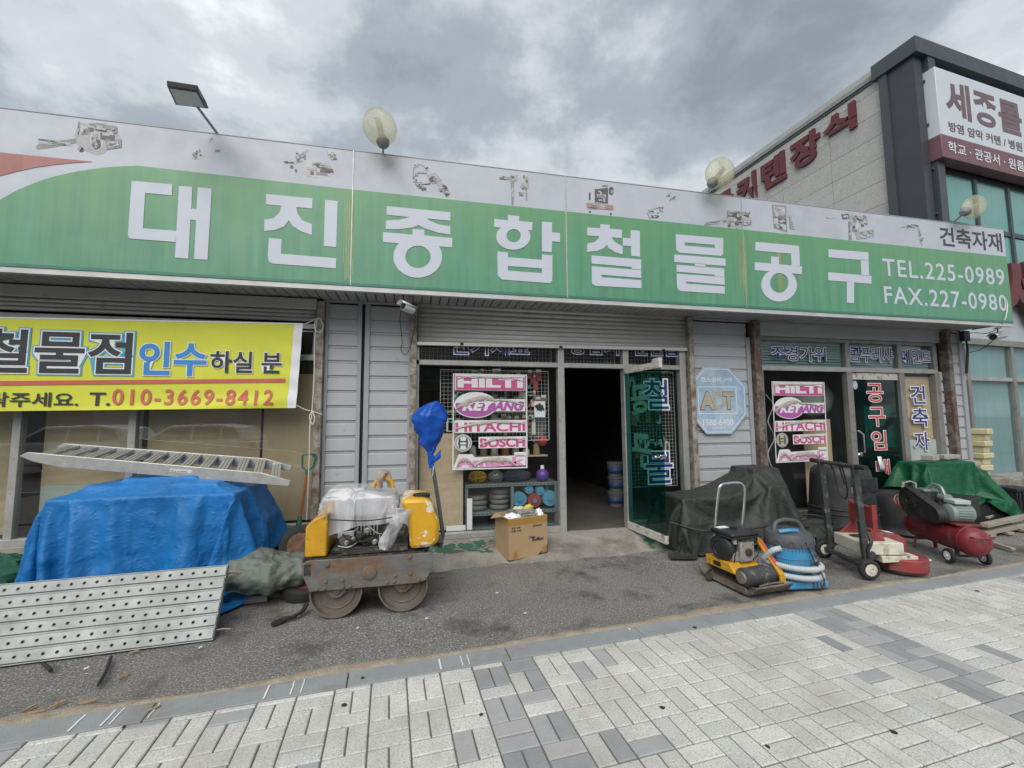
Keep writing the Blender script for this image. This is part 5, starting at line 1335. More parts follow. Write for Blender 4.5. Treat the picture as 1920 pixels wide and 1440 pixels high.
def tarp_mat(name, c, c_light, rough=.42, wear=.6):
    m = mat(name, c, rough, var=.18, scale=3.0, world_pos=True)
    n, l = m.node_tree.nodes, m.node_tree.links; b = n['Principled BSDF']
    b.inputs['Specular IOR Level'].default_value = .35
    g = n.new('ShaderNodeNewGeometry'); hs = []
    for sc_, st in ((3.2, (1, 1, 1)), (8, (1.4, 1.4, .8)), (21, (1, 1, 1.3))):
        mp = n.new('ShaderNodeMapping'); mp.inputs['Scale'].default_value = st; mp.inputs['Rotation'].default_value = (.3, .5, sc_)
        t = n.new('ShaderNodeTexNoise'); t.noise_type = 'RIDGED_MULTIFRACTAL'; t.normalize = True
        t.inputs['Scale'].default_value = sc_; t.inputs['Detail'].default_value = 3; t.inputs['Roughness'].default_value = .55; t.inputs['Distortion'].default_value = .4
        l.new(g.outputs['Position'], mp.inputs[0]); l.new(mp.outputs[0], t.inputs['Vector']); hs.append(t.outputs['Fac'])
    def mth(op, a, k):
        x = n.new('ShaderNodeMath'); x.operation = op
        for i, s in enumerate((a, k)):
            if hasattr(s, 'links'): l.new(s, x.inputs[i])
            else: x.inputs[i].default_value = s
        return x.outputs[0]
    h = mth('ADD', mth('ADD', hs[0], mth('MULTIPLY', hs[1], .5)), mth('MULTIPLY', hs[2], .22))
    bp = n.new('ShaderNodeBump'); bp.inputs['Strength'].default_value = .8; bp.inputs['Distance'].default_value = .034
    l.new(h, bp.inputs['Height']); l.new(bp.outputs[0], b.inputs['Normal'])
    # creases rubbed pale along their crests
    mr = n.new('ShaderNodeMapRange'); mr.inputs[1].default_value = .62; mr.inputs[2].default_value = .95; mr.inputs[4].default_value = wear
    l.new(hs[1], mr.inputs[0]); mr2 = n.new('ShaderNodeMapRange'); mr2.inputs[1].default_value = .66; mr2.inputs[2].default_value = .9; mr2.inputs[4].default_value = wear * .55; l.new(hs[2], mr2.inputs[0]); src = b.inputs['Base Color'].links[0].from_socket
    mx = n.new('ShaderNodeMixRGB'); mx.inputs[2].default_value = (*c_light, 1); l.new(mth('MAXIMUM', mr.outputs[0], mr2.outputs[0]), mx.inputs[0]); l.new(src, mx.inputs[1]); l.new(mx.outputs[0], b.inputs['Base Color'])
    return m
m_bluetarp = tarp_mat('m_blue_tarp', (.008, .14, .40), (.20, .40, .60), .5, .9)
V = lambda *a: Vector(a)
bl = thing('tarp_covered_pile', 'large pile wrapped in crinkled blue tarpaulin under aluminium ramp', 'tarp pile', (-2.35, 4.7, 0))
def sheet(data, nm, m, par):
    mb = MB(); mb.add([Vector((p.x, p.y, max(.004, p.z))) for p in data[0]], data[1]); return mb.build(nm, m, par, smooth=180, subsurf=1)
sheet(SHEET_BLUE, 'tarpaulin', m_bluetarp, bl)
mb = MB()
for bx_ in BLUE_BOX: mb.box(bx_[0] + .03, bx_[1] - .03, bx_[2] + .03, bx_[3] - .03, bx_[4], bx_[5] - .03)
mb.build('stacked_goods', m_blackm, bl)
# aluminium loading ramp lying on the pile
m_ramp = mat('m_ramp_aluminium', (.50, .50, .48), .40, metal=.6, var=.15, scale=14, col2=(.30, .28, .25), thr=.66, scale2=12, soft=.1)
n0, n1 = on_wall(36, 853, 4.42), on_wall(546, 897, 4.42); f0, f1 = on_wall(106, 836, 4.80), on_wall(548, 869, 4.80)
rmp_ = thing('loading_ramp', 'aluminium loading ramp with slotted rungs lying on blue tarpaulin', 'ramp', (n0 + f1) / 2)
def ramp_rail(a, b, nm):
    d = (b - a).normalized(); up = V(0, 0, 1) - d * d.z; up.normalize(); L = (b - a).length
    pr = [(0, -.01), (.05, .028), (.28, .028), (L - .26, .028), (L, -.025), (L - .01, -.075), (L - .30, -.075), (.30, -.075), (.10, -.045)]
    mb = MB(); mb.prism([a + d * x + up * z for x, z in pr], (0, .035, 0)); mb.build(nm, m_ramp, rmp_, bevel=.004)
ramp_rail(n0, n1, 'side_rail'); ramp_rail(f0, f1, 'side_rail')
dd = (n1 - n0).normalized(); df = (f1 - f0).normalized()
for k in range(13):
    s = .07 + .86 * k / 12
    a = n0 + (n1 - n0) * s + V(0, .036, 0); b = f0 + (f1 - f0) * s
    if k == 12: a = a - V(0, 0, .03); b = b - V(0, 0, .03)
    mb = MB()
    for o_ in (-.028, .0, .028):
        mb.bar(a + dd * o_ + V(0, 0, .012), b + df * o_ + V(0, 0, .012), .022, .014)
    mb.bar(a + V(0, 0, .0), b + V(0, 0, .0), .08, .010)
    mb.build('rung', m_ramp, rmp_, smooth=None)
mb = MB(); st = n0.lerp(n1, .57); mb.prism([st + V(-.09, -.002, .010), st + V(.09, -.002, -.012), st + V(.09, -.002, -.045), st + V(-.09, -.002, -.022)], (0, -.001, 0)); lab = mb.build('maker_label', mat('m_old_label', (.55, .54, .50), .6, var=.2, scale=30), rmp_)
for i, (s_, dz) in enumerate((('A.J STEEL', -.022),)):
    lettering('label_text', s_, m_black, lab, st + V(-.08, -.004, dz + .004), dd, V(0, 0, 1), .13, .011, bold=.02)

# perforated steel scaffold boards leaning on the pile
m_galv = mat('m_galvanised', (.30, .318, .315), .5, metal=.45, var=.2, scale=3, col2=(.22, .235, .23), thr=.55, scale2=6, soft=.2)
A0 = on_ground(398, 1200); ed = (on_ground(0, 1250) - A0); ed.z = 0; ed.normalize()
lean = (V(-1.435, 3.80, .441) - A0); lean = (lean - ed * lean.dot(ed)).normalized()
def scaffold_board(off, label, length=2.55, width=.50, shift=0.0):
    nn = ed.cross(lean).normalized()
    if nn.y > 0: nn = -nn                      # faces the street
    O = A0 - nn * off + ed * shift + V(0, 0, .002)
    t = thing('scaffold_board', label, 'scaffold board', O, group='scaffold boards leaning on the pile')
    P_ = lambda u, v, d: O + ed * u + lean * v + nn * d
    rib = width / 6
    for r in range(6):
        v0 = r * rib; mb = MB(); pit = .074; u = .03; va, vb = v0 + .010, v0 + rib - .010
        # flanks of the raised rib and the groove
        for (va_, vb_, da, db) in ((v0, v0 + .004, 0, 0), (v0 + .004, va, 0, .013), (vb, v0 + rib - .004, .013, 0), (v0 + rib - .004, v0 + rib, 0, 0)):
            mb.add([P_(0, va_, da), P_(length, va_, da), P_(length, vb_, db), P_(0, vb_, db)], [(0, 1, 2, 3)])
        mb.add([P_(0, va, .013), P_(u, va, .013), P_(u, vb, .013), P_(0, vb, .013)], [(0, 1, 2, 3)])
        cells = int((length - .06) / pit)
        vm = (va + vb) / 2
        for c in range(cells):
            ua, ub = u + c * pit, u + (c + 1) * pit; um = (ua + ub) / 2 + (.0 if r % 2 else .012)
            sq = [(ua, va), (um, va), (ub, va), (ub, vm), (ub, vb), (um, vb), (ua, vb), (ua, vm)]
            ho = [(um + .0125 * math.cos(R(225 + 45 * k)), vm + .0125 * math.sin(R(225 + 45 * k))) for k in range(8)]
            hi = [(um + .0085 * math.cos(R(225 + 45 * k)), vm + .0085 * math.sin(R(225 + 45 * k))) for k in range(8)]
            vs_ = [P_(a, b, .013) for a, b in sq] + [P_(a, b, .0135) for a, b in ho] + [P_(a, b, .0165) for a, b in hi] + [P_(a, b, -.012) for a, b in hi]
            fs_ = []
            for k in range(8):
                j = (k + 1) % 8
                fs_ += [(k, j, 8 + j, 8 + k), (8 + k, 8 + j, 16 + j, 16 + k), (16 + k, 16 + j, 24 + j, 24 + k)]
            mb.add(vs_, fs_)
        ue = u + cells * pit
        mb.add([P_(ue, va, .013), P_(length, va, .013), P_(length, vb, .013), P_(ue, vb, .013)], [(0, 1, 2, 3)])
        mb.build('rib', m_galv, t, smooth=30)
    for (v_, nm) in ((-.002, 'edge_flange'), (width - .001, 'edge_flange')):
        mb = MB(); mb.prism([P_(0, v_, .004), P_(length, v_, .004), P_(length, v_, -.036), P_(0, v_, -.036)], lean * .003); mb.build(nm, m_galv, t)
    mb = MB(); mb.prism([P_(-.004, -.002, .006), P_(-.004, width + .002, .006), P_(-.004, width + .002, -.036), P_(-.004, -.002, -.036)], ed * .004); e = mb.build('end_plate', m_galv, t)
    mb = MB(); mb.prism([P_(0, 0, -.013), P_(length, 0, -.013), P_(length, width, -.013), P_(0, width, -.013)], nn * -.001); mb.build('hole_shade_sheet', m_blackm, t)  # black sheet standing in for the shade inside the holes
    for v_ in (.06, .45):
        mb = MB(); mb.tube([P_(0, v_, -.02), P_(-.05, v_ + .004, -.02), P_(-.10, v_ - .004, -.022)], .006, 6); mb.build('hook_wire', mat('m_rust_wire', (.25, .20, .16), .7), t)
scaffold_board(0, 'perforated galvanised scaffold board nearest the street')
scaffold_board(.042, 'galvanised scaffold board tucked behind the front one', shift=.012)
mb = MB()
for i in range(34):
    a, b = rr.uniform(-3.5, -3.05), rr.uniform(4.5, 5.2)
m_turf = mat('m_green_net', (.01, .10, .06), .7, var=.4, scale=40, bump=1.0, bscale=120)
lump('green_net_heap', 'dark green net heap left of the blue tarpaulin', 'net', V(-3.75, 4.95, .17), .30, .25, .17, m_turf, 21, .5)

# shovel
m_gplast = mat('m_green_plastic', (.02, .13, .075), .45, var=.15, scale=10); m_shaft = mat('m_orange_shaft', (.36, .11, .03), .5, var=.2, scale=12, aniso=(1, 1, .2))
sh = thing('shovel', 'green shovel with orange shaft leaning against the shop wall', 'shovel', on_wall(555, 1005, 5.12))
s0, s1, s2 = on_wall(577, 846, 5.16), on_wall(576, 884, 5.16), on_wall(560, 990, 5.10)
sdir = (s0 - s2).normalized(); sx = V(1, 0, 0)
mb = MB(); mb.tube([s2, s1], .016, 10); mb.build('shaft', m_shaft, sh)
mb = MB(); mb.tube([s1 - sdir * .03, s1 + sdir * .02], .021, 10); mb.tube([s1, s1 + sdir * .05 - sx * .055, s1 + sdir * .17 - sx * .07, s1 + sdir * .19 - sx * .06, s1 + sdir * .19 + sx * .06, s1 + sdir * .17 + sx * .07, s1 + sdir * .05 + sx * .055], .011, 8, closed=True); mb.build('d_handle', m_gplast, sh)
mb = MB(); rows = []
for i in range(9):
    t_ = i / 8; row = []
    for k in range(11):
        u = (k / 10 - .5) * 2; w_ = .19 if t_ > .15 else .15
        row.append(s2 + V(0, 0, .02) - sdir * (.30 * t_) + sx * (u * w_) + V(0, -.04 + .05 * u * u - .05 * math.sin(3 * t_), 0))
    rows.append(row)
mb.grid(rows); mb.tube([s2 + sdir * .12, s2 - sdir * .06 + V(0, -.03, 0)], [.02, .03], 10); mb.build('scoop', m_gplast, sh, thick=.006, smooth=50)
# wheels and folded cover next to the roller
def tyre_wheel(nm, label, c, ax, Rr, wd, m_rim, group=None):
    t = thing(nm, label, 'wheel', c - V(0, 0, Rr), group=group); ax = V(*ax).normalized()
    mb = MB(); mb.lathe([(Rr * .58, -wd * .42), (Rr * .80, -wd * .5), (Rr * .95, -wd * .38), (Rr, 0), (Rr * .95, wd * .38), (Rr * .80, wd * .5), (Rr * .58, wd * .42), (Rr * .58, -wd * .42)], c, ax, 32, cap=False); mb.build('tyre', m_rubber, t, smooth=50)
    mb = MB(); mb.lathe([(Rr * .60, -wd * .44), (Rr * .55, -wd * .40), (Rr * .48, wd * .15), (Rr * .2, wd * .1), (Rr * .14, -wd * .45), (Rr * .07, -wd * .45), (Rr * .07, wd * .45), (Rr * .14, wd * .45), (Rr * .16, wd * .12), (Rr * .45, wd * .1), (Rr * .54, wd * .40), (Rr * .60, wd * .44)], c, ax, 28); mb.build('rim', m_rim, t)
    return t
m_rim_o = mat('m_rusty_rim', (.20, .10, .055), .75, var=.4, scale=12, col2=(.07, .045, .03), thr=.5, scale2=14, soft=.1); m_rim_r = mat('m_red_rim', (.28, .08, .06), .6, var=.2, scale=20)
tyre_wheel('barrow_wheel', 'black tyre with rusty orange rim standing behind folded cover', on_wall(562, 1022, 4.55), (.25, -1, .25), .185, .10, m_rim_o)
tyre_wheel('barrow_wheel', 'black tyre with red rim lying flat beside the roller', V(-.98, 4.28, .075), (.15, -.25, 1), .20, .12, m_rim_r)
m_brickr = mat('m_old_brick', (.22, .12, .10), .9, var=.25, scale=10); m_brickg = mat('m_grey_brick', (.30, .29, .27), .9, var=.15, scale=10, bump=.4, bscale=90)
for (x, y, z, rz, m, l) in ((-1.36, 4.22, .03, .1, m_brickg, 'grey brick on the ground under folded cover'), (-1.22, 4.30, .03, -.1, m_brickr, 'reddish brick on the ground under folded cover'), (-1.34, 4.30, .092, .2, m_brickr, 'reddish brick on top of the grey one')):
    mb = MB(); mb.box(-.1, .1, -.047, .047, -.029, .029); mb.xf(Matrix.Translation((x, y, z)) @ Matrix.Rotation(rz, 4, 'Z')); o = mb.build('brick', m, bevel=.004); tag(o, l, 'brick')
m_olive = tarp_mat('m_olive_cover', (.115, .135, .115), (.2, .22, .19), .5, .3)
oc_ = [[V(-1.56, 4.10, .13), V(-1.2, 4.05, .12), V(-1.0, 4.15, .12), V(-.96, 4.4, .13), V(-1.2, 4.5, .13), V(-1.52, 4.4, .13)], [V(-1.62, 4.08, .22), V(-1.2, 4.0, .22), V(-.95, 4.12, .22), V(-.92, 4.42, .22), V(-1.2, 4.55, .22), V(-1.58, 4.42, .22)], [V(-1.55, 4.12, .36), V(-1.2, 4.06, .36), V(-.98, 4.16, .34), V(-.96, 4.38, .34), V(-1.2, 4.5, .36), V(-1.52, 4.38, .36)]]
o = drape(oc_, 120, 40, (-1.25, 4.28, .44), .11, 5.0, .012, 4, zmin=.10).build('folded_cover', m_olive, smooth=180); tag(o, 'folded olive grey cover sheet lying between tarpaulin and roller', 'cover sheet')
# frayed black rope on the asphalt
m_brope = mat('m_black_rope', (.03, .03, .03), .95, var=.3, scale=60, bump=.8, bscale=150)
mb = MB(); base = [on_ground(512, 1170, .015), on_ground(530, 1162, .018), on_ground(550, 1156, .02), on_ground(566, 1146, .03), on_ground(574, 1134, .05)]
for k in range(5):
    pts = [p + V(.014 * math.cos(i * 1.7 + k * 1.26), .014 * math.sin(i * 1.7 + k * 1.26) * .7, .010 * math.sin(i * 1.3 + k)) for i, p in enumerate(spline(base, 16))]
    mb.tube(pts, .011, 6)
o = mb.build('black_rope', m_brope); tag(o, 'short frayed black rope on asphalt left of the roller drum', 'rope')
mb = MB(); mb.tube(spline([on_ground(208, 1232, .012), on_ground(200, 1255, .012), on_ground(192, 1270, .012), on_ground(183, 1286, .012)], 12), [.010] * 11 + [.004], 7); o = mb.build('cable_offcut', m_brope); tag(o, 'black cable offcut below the scaffold boards', 'cable')
mb = MB(); mb.tube(spline([on_ground(80, 1243, .012), on_ground(88, 1250, .012), on_ground(95, 1257, .01)], 8), .011, 7); o = mb.build('cable_offcut', m_brope); tag(o, 'stub of black cable under the scaffold boards', 'cable')

# ================================================================ ROAD ROLLER
m_yel = mat('m_roller_yellow', (.58, .32, .015), .45, var=.12, scale=6, col2=(.62, .58, .48), thr=.63, scale2=5, soft=.02, world_pos=True, speck=((.10, .07, .03), (.62, .38, .05), 60, .35))
m_yel2 = mat('m_machine_yellow', (.55, .29, .012), .5, var=.2, scale=6, col2=(.14, .10, .06), thr=.60, scale2=11, soft=.05, world_pos=True)
m_chip = mat('m_chipped_tank', (.60, .33, .015), .4, var=.10, scale=6, col2=(.66, .64, .56), thr=.535, scale2=5.5, soft=.012, world_pos=True)
m_frame_r = mat('m_worn_grey_frame', (.135, .135, .13), .6, var=.3, scale=5, col2=(.16, .10, .06), thr=.545, scale2=4.5, soft=.07, col2_rough=.9, world_pos=True, aniso=(1, 1, 5), bump=.3, bscale=40)
m_drum = mat('m_rusty_drum', (.14, .115, .095), .75, var=.3, scale=6, col2=(.15, .085, .05), thr=.60, scale2=8, soft=.08, world_pos=True, bump=.4, bscale=60)
m_eng = mat('m_engine_dark', (.045, .043, .04), .6, metal=.3, var=.4, scale=20, col2=(.13, .12, .10), thr=.58, scale2=25, soft=.05)
m_film = glass('g_plastic_film', (.90, .91, .92), haze=.36, haze_col=(.85, .86, .88))
m_bluebag = tarp_mat('m_blue_bag', (.006, .075, .40), (.10, .26, .62), .32, .5)
NY = 3.69
T = lambda x, y, Y=NY: on_wall(480 + x / 3.131, 720 + y / 3.131, Y)
rol = thing('road_roller', 'yellow double drum walk-behind road roller with rusty grey frame', 'road roller', (-.38, 4.0, 0))
sp_ = [(266, 1062), (300, 1040), (640, 1018), (1030, 990), (1040, 1012), (1036, 1075), (1000, 1150), (955, 1168), (640, 1196), (310, 1222), (296, 1180), (268, 1120)]
dY = .60
for yy, nm in ((NY, 'side_plate'), (NY + dY, 'side_plate')):
    mb = MB(); mb.prism([V(T(x, y).x, yy, T(x, y).z) for x, y in sp_], (0, .022, 0)); plt = mb.build(nm, m_frame_r, rol, bevel=.004)
    if yy == NY:
        mb = MB(); c = T(665, 1105); mb.lathe([(.055, 0), (.055, .012), (.048, .016)], c, (0, -1, 0), 24); mb.build('cover_disc', m_frame_r, plt)
        for x, y, r in ((418, 1062, .018), (903, 1013, .016), (408, 1160, .014), (508, 1152, .013), (513, 1188, .013), (553, 1186, .013), (400, 1202, .013), (357, 1205, .013), (818, 1122, .014), (905, 1112, .014), (957, 1148, .013), (770, 1163, .013), (810, 1160, .012)):
            mb = MB(); mb.lathe([(r, 0), (r, .010), (r * .6, .013)], T(x, y), (0, -1, 0), 8); mb.build('bolt', m_drum, plt)
        mb = MB(); c = T(297, 1095); mb.prism([c + V(-.02, -.002, -.04), c + V(.03, -.002, -.04), c + V(.03, -.002, .045), c + V(-.02, -.002, .045)], (0, .004, 0)); mb.build('lift_slot', m_eng, plt)
xa, xb, zt = T(300, 1040).x, T(1010, 1000).x, .47
mb = MB(); mb.box(xa + .02, xb - .03, NY + .024, NY + dY - .002, .26, .47); mb.build('chassis', m_eng, rol)
for cx, lab in ((T(465, 1240).x, 0), (T(863, 1225).x, 1)):
    c = V(cx, NY + .03, .197); Rd = .197
    mb = MB(); mb.lathe([(Rd, 0), (Rd, .54), (Rd - .012, .54), (Rd - .012, .50), (.06, .47), (.06, .06), (Rd - .06, .055), (Rd - .012, .05), (Rd - .012, 0), (Rd, 0)], c, (0, 1, 0), 48, cap=False); dr_ = mb.build('drum', m_drum, rol, smooth=35)
    mb = MB(); mb.lathe([(Rd - .05, .052), (Rd - .055, .045), (Rd - .065, .052)], c, (0, 1, 0), 40, cap=False); mb.build('inner_ring', m_drum, dr_)
    mb = MB(); mb.prism([c + V(-.09, .02, .10), c + V(.09, .02, .10), c + V(.075, .02, -.01), c + V(.02, .02, -.055), c + V(-.03, .02, -.055), c + V(-.075, .02, .0)], (0, .025, 0)); mb.build('hub_bracket', m_frame_r, dr_, bevel=.004)
    mb = MB(); mb.lathe([(.03, 0), (.03, -.015), (.018, -.02)], c + V(0, .018, .01), (0, 1, 0), 12); mb.build('hub_bolt', m_drum, dr_)
mb = MB(); hp_ = [(284, 850), (330, 802), (426, 762), (416, 830), (408, 1020), (278, 1028)]
mb.prism([V(T(x, y).x, NY + .03, T(x, y).z) for x, y in hp_], (0, .5, 0)); hs = mb.build('engine_hood', m_yel2, rol, bevel=.012)
mb = MB(); c = T(403, 742, NY + .2); mb.lathe([(.035, -.03), (.035, .025), (.04, .03), (.04, .05), (.02, .055)], V(T(400, 750).x + .02, NY + .16, T(400, 750).z), (0, 0, 1), 14); mb.build('filler_cap', m_yel2, hs)
tk = [(840, 700), (872, 678), (1000, 674), (1040, 708), (1046, 750), (1075, 802), (1076, 925), (1042, 962), (902, 976), (894, 770)]
mb = MB(); mb.prism([V(T(x, y).x, NY + .01, T(x, y).z) for x, y in tk], (0, .5, 0)); tank = mb.build('water_tank', m_chip, rol, bevel=.04)
c = V(T(972, 690).x, NY + .17, T(960, 676).z); mb = MB(); mb.lathe([(.075, -.01), (.075, .012), (.06, .018)], c, (0, 0, 1), 24); mb.build('tank_lid', m_rubber, tank)
# engine between hood and tank
x0_, x1_ = T(430, 900).x, T(893, 900).x
mb = MB(); mb.box(x0_, x1_, NY + .10, NY + .48, .47, .515); mb.build('engine_base', m_eng, rol, bevel=.008)
mb = MB(); mb.box(x0_ + .16, x1_ - .20, NY + .16, NY + .42, .515, .70); en = mb.build('engine_block', m_eng, rol, bevel=.02)
for k in range(7): mb = MB(); mb.box(x0_ + .19 + k * .026, x0_ + .202 + k * .026, NY + .13, NY + .40, .60, .74); mb.build('cooling_fin', m_pole, en)
mb = MB(); mb.lathe([(.085, 0), (.085, .03), (.06, .035), (.055, .02), (.03, .02), (.03, .045)], V(x1_ - .13, NY + .15, .62), (0, -1, 0), 24); mb.build('flywheel', m_eng, en)
mb = MB(); mb.lathe([(.045, 0), (.045, .025), (.02, .03)], V(x0_ + .10, NY + .15, .57), (0, -1, 0), 20); mb.build('drive_pulley', m_drum, en)
mb = MB(); mb.lathe([(.05, -.09), (.06, -.08), (.06, .08), (.05, .09)], V(x0_ + .10, NY + .22, .68), (1, 0, .1), 18); mb.build('exhaust_silencer', m_drum, en)
mb = MB(); mb.box(x1_ - .24, x1_ - .16, NY + .11, NY + .18, .53, .60); mb.build('carburettor', m_pole, en, bevel=.01)
for k, (xa_, za_, xb_, zb_) in enumerate(((.05, .53, .22, .56), (.2, .59, .3, .53), (.28, .68, .42, .60), (.33, .55, .47, .53), (.08, .62, .2, .66))):
    mb = MB(); mb.tube(spline([V(x0_ + xa_, NY + .11, za_), V(x0_ + (xa_ + xb_) / 2, NY + .08 + .01 * k, (za_ + zb_) / 2 - .02), V(x0_ + xb_, NY + .12, zb_)], 12), .006 + .002 * (k % 2), 6); mb.build('hose', m_rubber if k % 2 else m_pole, en)
for x, y, r, dpt in ((850, 880, .06, .05), (690, 948, .022, .05), (600, 905, .03, .05), (560, 930, .018, .06), (645, 880, .025, .04), (745, 905, .03, .03), (520, 955, .02, .05)):
    mb = MB(); mb.lathe([(r, 0), (r, -dpt * .4), (r * .6, -dpt * .5), (r * .5, -dpt)], V(T(x, y).x, NY + .12, T(x, y).z), (0, 1, 0), 16); mb.build('engine_fitting', m_eng if r > .025 else m_pole, en)
mb = MB(); mb.tube(spline([V(T(500, 900).x, NY + .08, T(500, 900).z), V(T(540, 925).x, NY + .05, T(540, 925).z), V(T(600, 940).x, NY + .07, T(600, 940).z), V(T(680, 930).x, NY + .1, T(680, 930).z)], 16), .008, 6); mb.build('fuel_hose', m_rubber, en)
mb = MB(); mb.bar(V(T(500, 1000).x, NY + .05, T(500, 1000).z), V(T(890, 972).x, NY + .05, T(890, 972).z), .03, .03); mb.build('cross_bar', m_eng, rol)
# grey seat box under plastic film
bxp = [(440, 800), (445, 700), (600, 650), (800, 680), (838, 700), (830, 780), (640, 806)]
mb = MB(); mb.prism([V(T(x, y).x, NY + .10, T(x, y).z) for x, y in bxp], (0, .34, 0)); mb.build('control_box', mat('m_grey_box', (.42, .41, .43), .6, var=.15, scale=5, col2=(.45, .20, .24), thr=.66, scale2=4, soft=.08), rol, bevel=.03)
fx = lambda x, y, yy: V(T(x, y).x, yy, T(x, y).z)
sheet(SHEET_FILM, 'plastic_film', m_film, rol)
def film_strip(pts, wds, nm, m=None, Yf=NY + .03, seed=0):
    mb = MB(); sp2 = spline([Vector((x, y, 0)) for x, y in pts], 26); wl_ = spline([Vector((w, 0, 0)) for w in wds], 26); rows = []
    for i, p in enumerate(sp2):
        row = []
        for k in range(12):
            u = k / 11 - .5; q = T(p.x + u * wl_[i].x, p.y + u * 8, Yf - .03 * math.cos(u * 3) - .035 * crumple((i * .16, u * 3, seed), 1, 3)); row.append(q)
        rows.append(row)
    mb.grid(rows); mb.build(nm, m or m_film, rol, smooth=180)
film_strip([(860, 730), (840, 790), (800, 860), (765, 930), (750, 975)], [150, 90, 80, 90, 50], 'film_tail', seed=3)
mb = MB(); mb.tube(spline([fx(430, 800, NY + .02), fx(640, 803, NY - .0), fx(800, 788, NY + .03)], 14), .005, 6); mb.build('cord', m_rubber, rol)
# yellow hoop with cloth rope
mb = MB(); mb.tube(spline([fx(668, 640, NY + .3), fx(690, 600, NY + .3), fx(735, 580, NY + .3), fx(780, 600, NY + .3), fx(795, 645, NY + .3)], 20), .018, 10); mb.build('lifting_hoop', m_yel2, rol)
m_oldrope = mat('m_old_cloth_rope', (.36, .31, .24), .9, var=.3, scale=30, bump=.5, bscale=90)
mb = MB()
for k in range(4): mb.tube(spline([fx(705 + 4 * k, 640, NY + .26 + .02 * k), fx(700 + 8 * k, 575, NY + .25), fx(720 + 6 * k, 530 + 6 * k, NY + .27), fx(745 + 6 * k, 545, NY + .3), fx(760 + 5 * k, 600, NY + .31), fx(765 + 5 * k, 640, NY + .33)], 18), .014, 7)
mb.build('tied_rope', m_oldrope, rol)
# draw bar with handle head in a blue bag
HYp = NY + .26
bar_ = [fx(1085, 1010, HYp), fx(1108, 930, HYp), fx(1075, 700, HYp), fx(1045, 520, HYp)]
m_bar = mat('m_dark_bar', (.075, .085, .09), .5, metal=.2, var=.2, scale=8, col2=(.18, .10, .06), thr=.66, scale2=12, soft=.05)
mb = MB()
for p, q in zip(bar_, bar_[1:]): mb.bar(p, q, .035, .06 if p is bar_[0] else .05, up=(0, 1, 0))
mb.build('draw_bar', m_bar, rol, bevel=.005)
mb = MB(); mb.bar(fx(1042, 560, HYp - .022), fx(1047, 500, HYp - .022), .004, .035, up=(0, 1, 0)); mb.build('white_tag', m_vwhite, rol)
mb = MB(); mb.lathe([(.028, 0), (.028, .08), (.018, .085)], fx(1085, 950, HYp - .08), (0, 1, 0), 12); mb.build('pivot_bolt', m_drum, rol)
mb = MB(); mb.bar(fx(900, 985, HYp), fx(1085, 985, HYp), .04, .06, up=(0, 1, 0)); mb.build('tow_bracket', m_eng, rol)
prof = [(1040, 515, 26), (1033, 480, 30), (1030, 440, 36), (1028, 425, 34), (1033, 400, 45), (1024, 330, 72), (1020, 260, 95), (1022, 200, 108), (1030, 160, 96), (1050, 115, 48), (1066, 92, 6)]
sp3 = spline([V(a, b, c) for a, b, c in prof], 60); mb = MB(); rows = []
for i, p in enumerate(sp3):
    row = []; cc = fx(p.x, p.y, HYp); hw = (T(p.x + p.z, p.y, HYp) - T(p.x, p.y, HYp)).length
    for k in range(44):
        a = 2 * math.pi * k / 44; d = V(math.cos(a), math.sin(a) * .72, 0)
        sq = 1 / max(abs(math.cos(a)), abs(math.sin(a))) ** .35
        pp = cc + d * hw * sq * .92
        row.append(pp + d * .085 * (crumple(pp * 4.0, 1.2, 4) - .75) * min(1, hw / .08))
    rows.append(row)
mb.grid(rows, closed=True); mb.build('handle_bag', m_bluebag, rol, smooth=180)
mb = MB(); rows = []
for i in range(10):
    t_ = i / 9; row = []
    for k in range(14):
        a = 2 * math.pi * k / 14; row.append(fx(1045 + 48 * t_, 470 - 45 * t_, HYp) + V(.0, math.cos(a) * .03, math.sin(a) * .03) * (.7 + t_ * .6) * (1 + .35 * noise.noise(V(t_ * 3, a, 0))))
    rows.append(row)
mb.grid(rows, closed=True); mb.build('bag_ear', m_bluebag, rol, smooth=180, thick=.002)

# ================================================================ CARTON OF RUBBISH
cb0 = on_ground(954, 1051, .02)
box_ = thing('rubbish_carton', 'open brown cardboard carton full of rubbish by the doorway', 'carton', cb0, R(14))
cw, cd, ch = .49, .36, .44
m_carton = mat('m_carton', (.40, .275, .15), .85, var=.08, scale=5, bump=.08, bscale=90)
m_tape = mat('m_tape', (.36, .20, .045), .35, var=.1, scale=8)
LB = lambda mb, nm, m, p, **k: mb.build(nm, m, p, local=True, **k)
for (a, b, c, d) in ((0, cw, 0, .006), (0, cw, cd - .006, cd), (0, .006, .006, cd - .006), (cw - .006, cw, .006, cd - .006)):
    mb = MB(); mb.box(a, b, c, d, 0, ch); s_ = LB(mb, 'carton_wall', m_carton, box_)
mb = MB(); mb.box(.006, cw - .006, .006, cd - .006, .0, .008); LB(mb, 'carton_base', m_carton, box_)
mb = MB(); mb.box(-.0015, cw + .0015, -.0016, -.0002, ch - .075, ch - .01); LB(mb, 'tape_band', m_tape, box_)
mb = MB(); mb.box(-.0016, -.0002, 0, cd, ch - .075, ch - .01); LB(mb, 'tape_band', m_tape, box_)
def flap(pts, nm='flap'):
    mb = MB(); mb.prism(pts, (0, 0, -.006)); LB(mb, nm, m_carton, box_)
flap([(0, .0, ch), (.0, cd, ch), (-.07, cd - .03, ch - .045), (-.06, .03, ch + .03)])
flap([(cw, .0, ch), (cw, cd, ch), (cw + .03, cd - .03, ch - .04), (cw + .02, .03, ch - .05)])
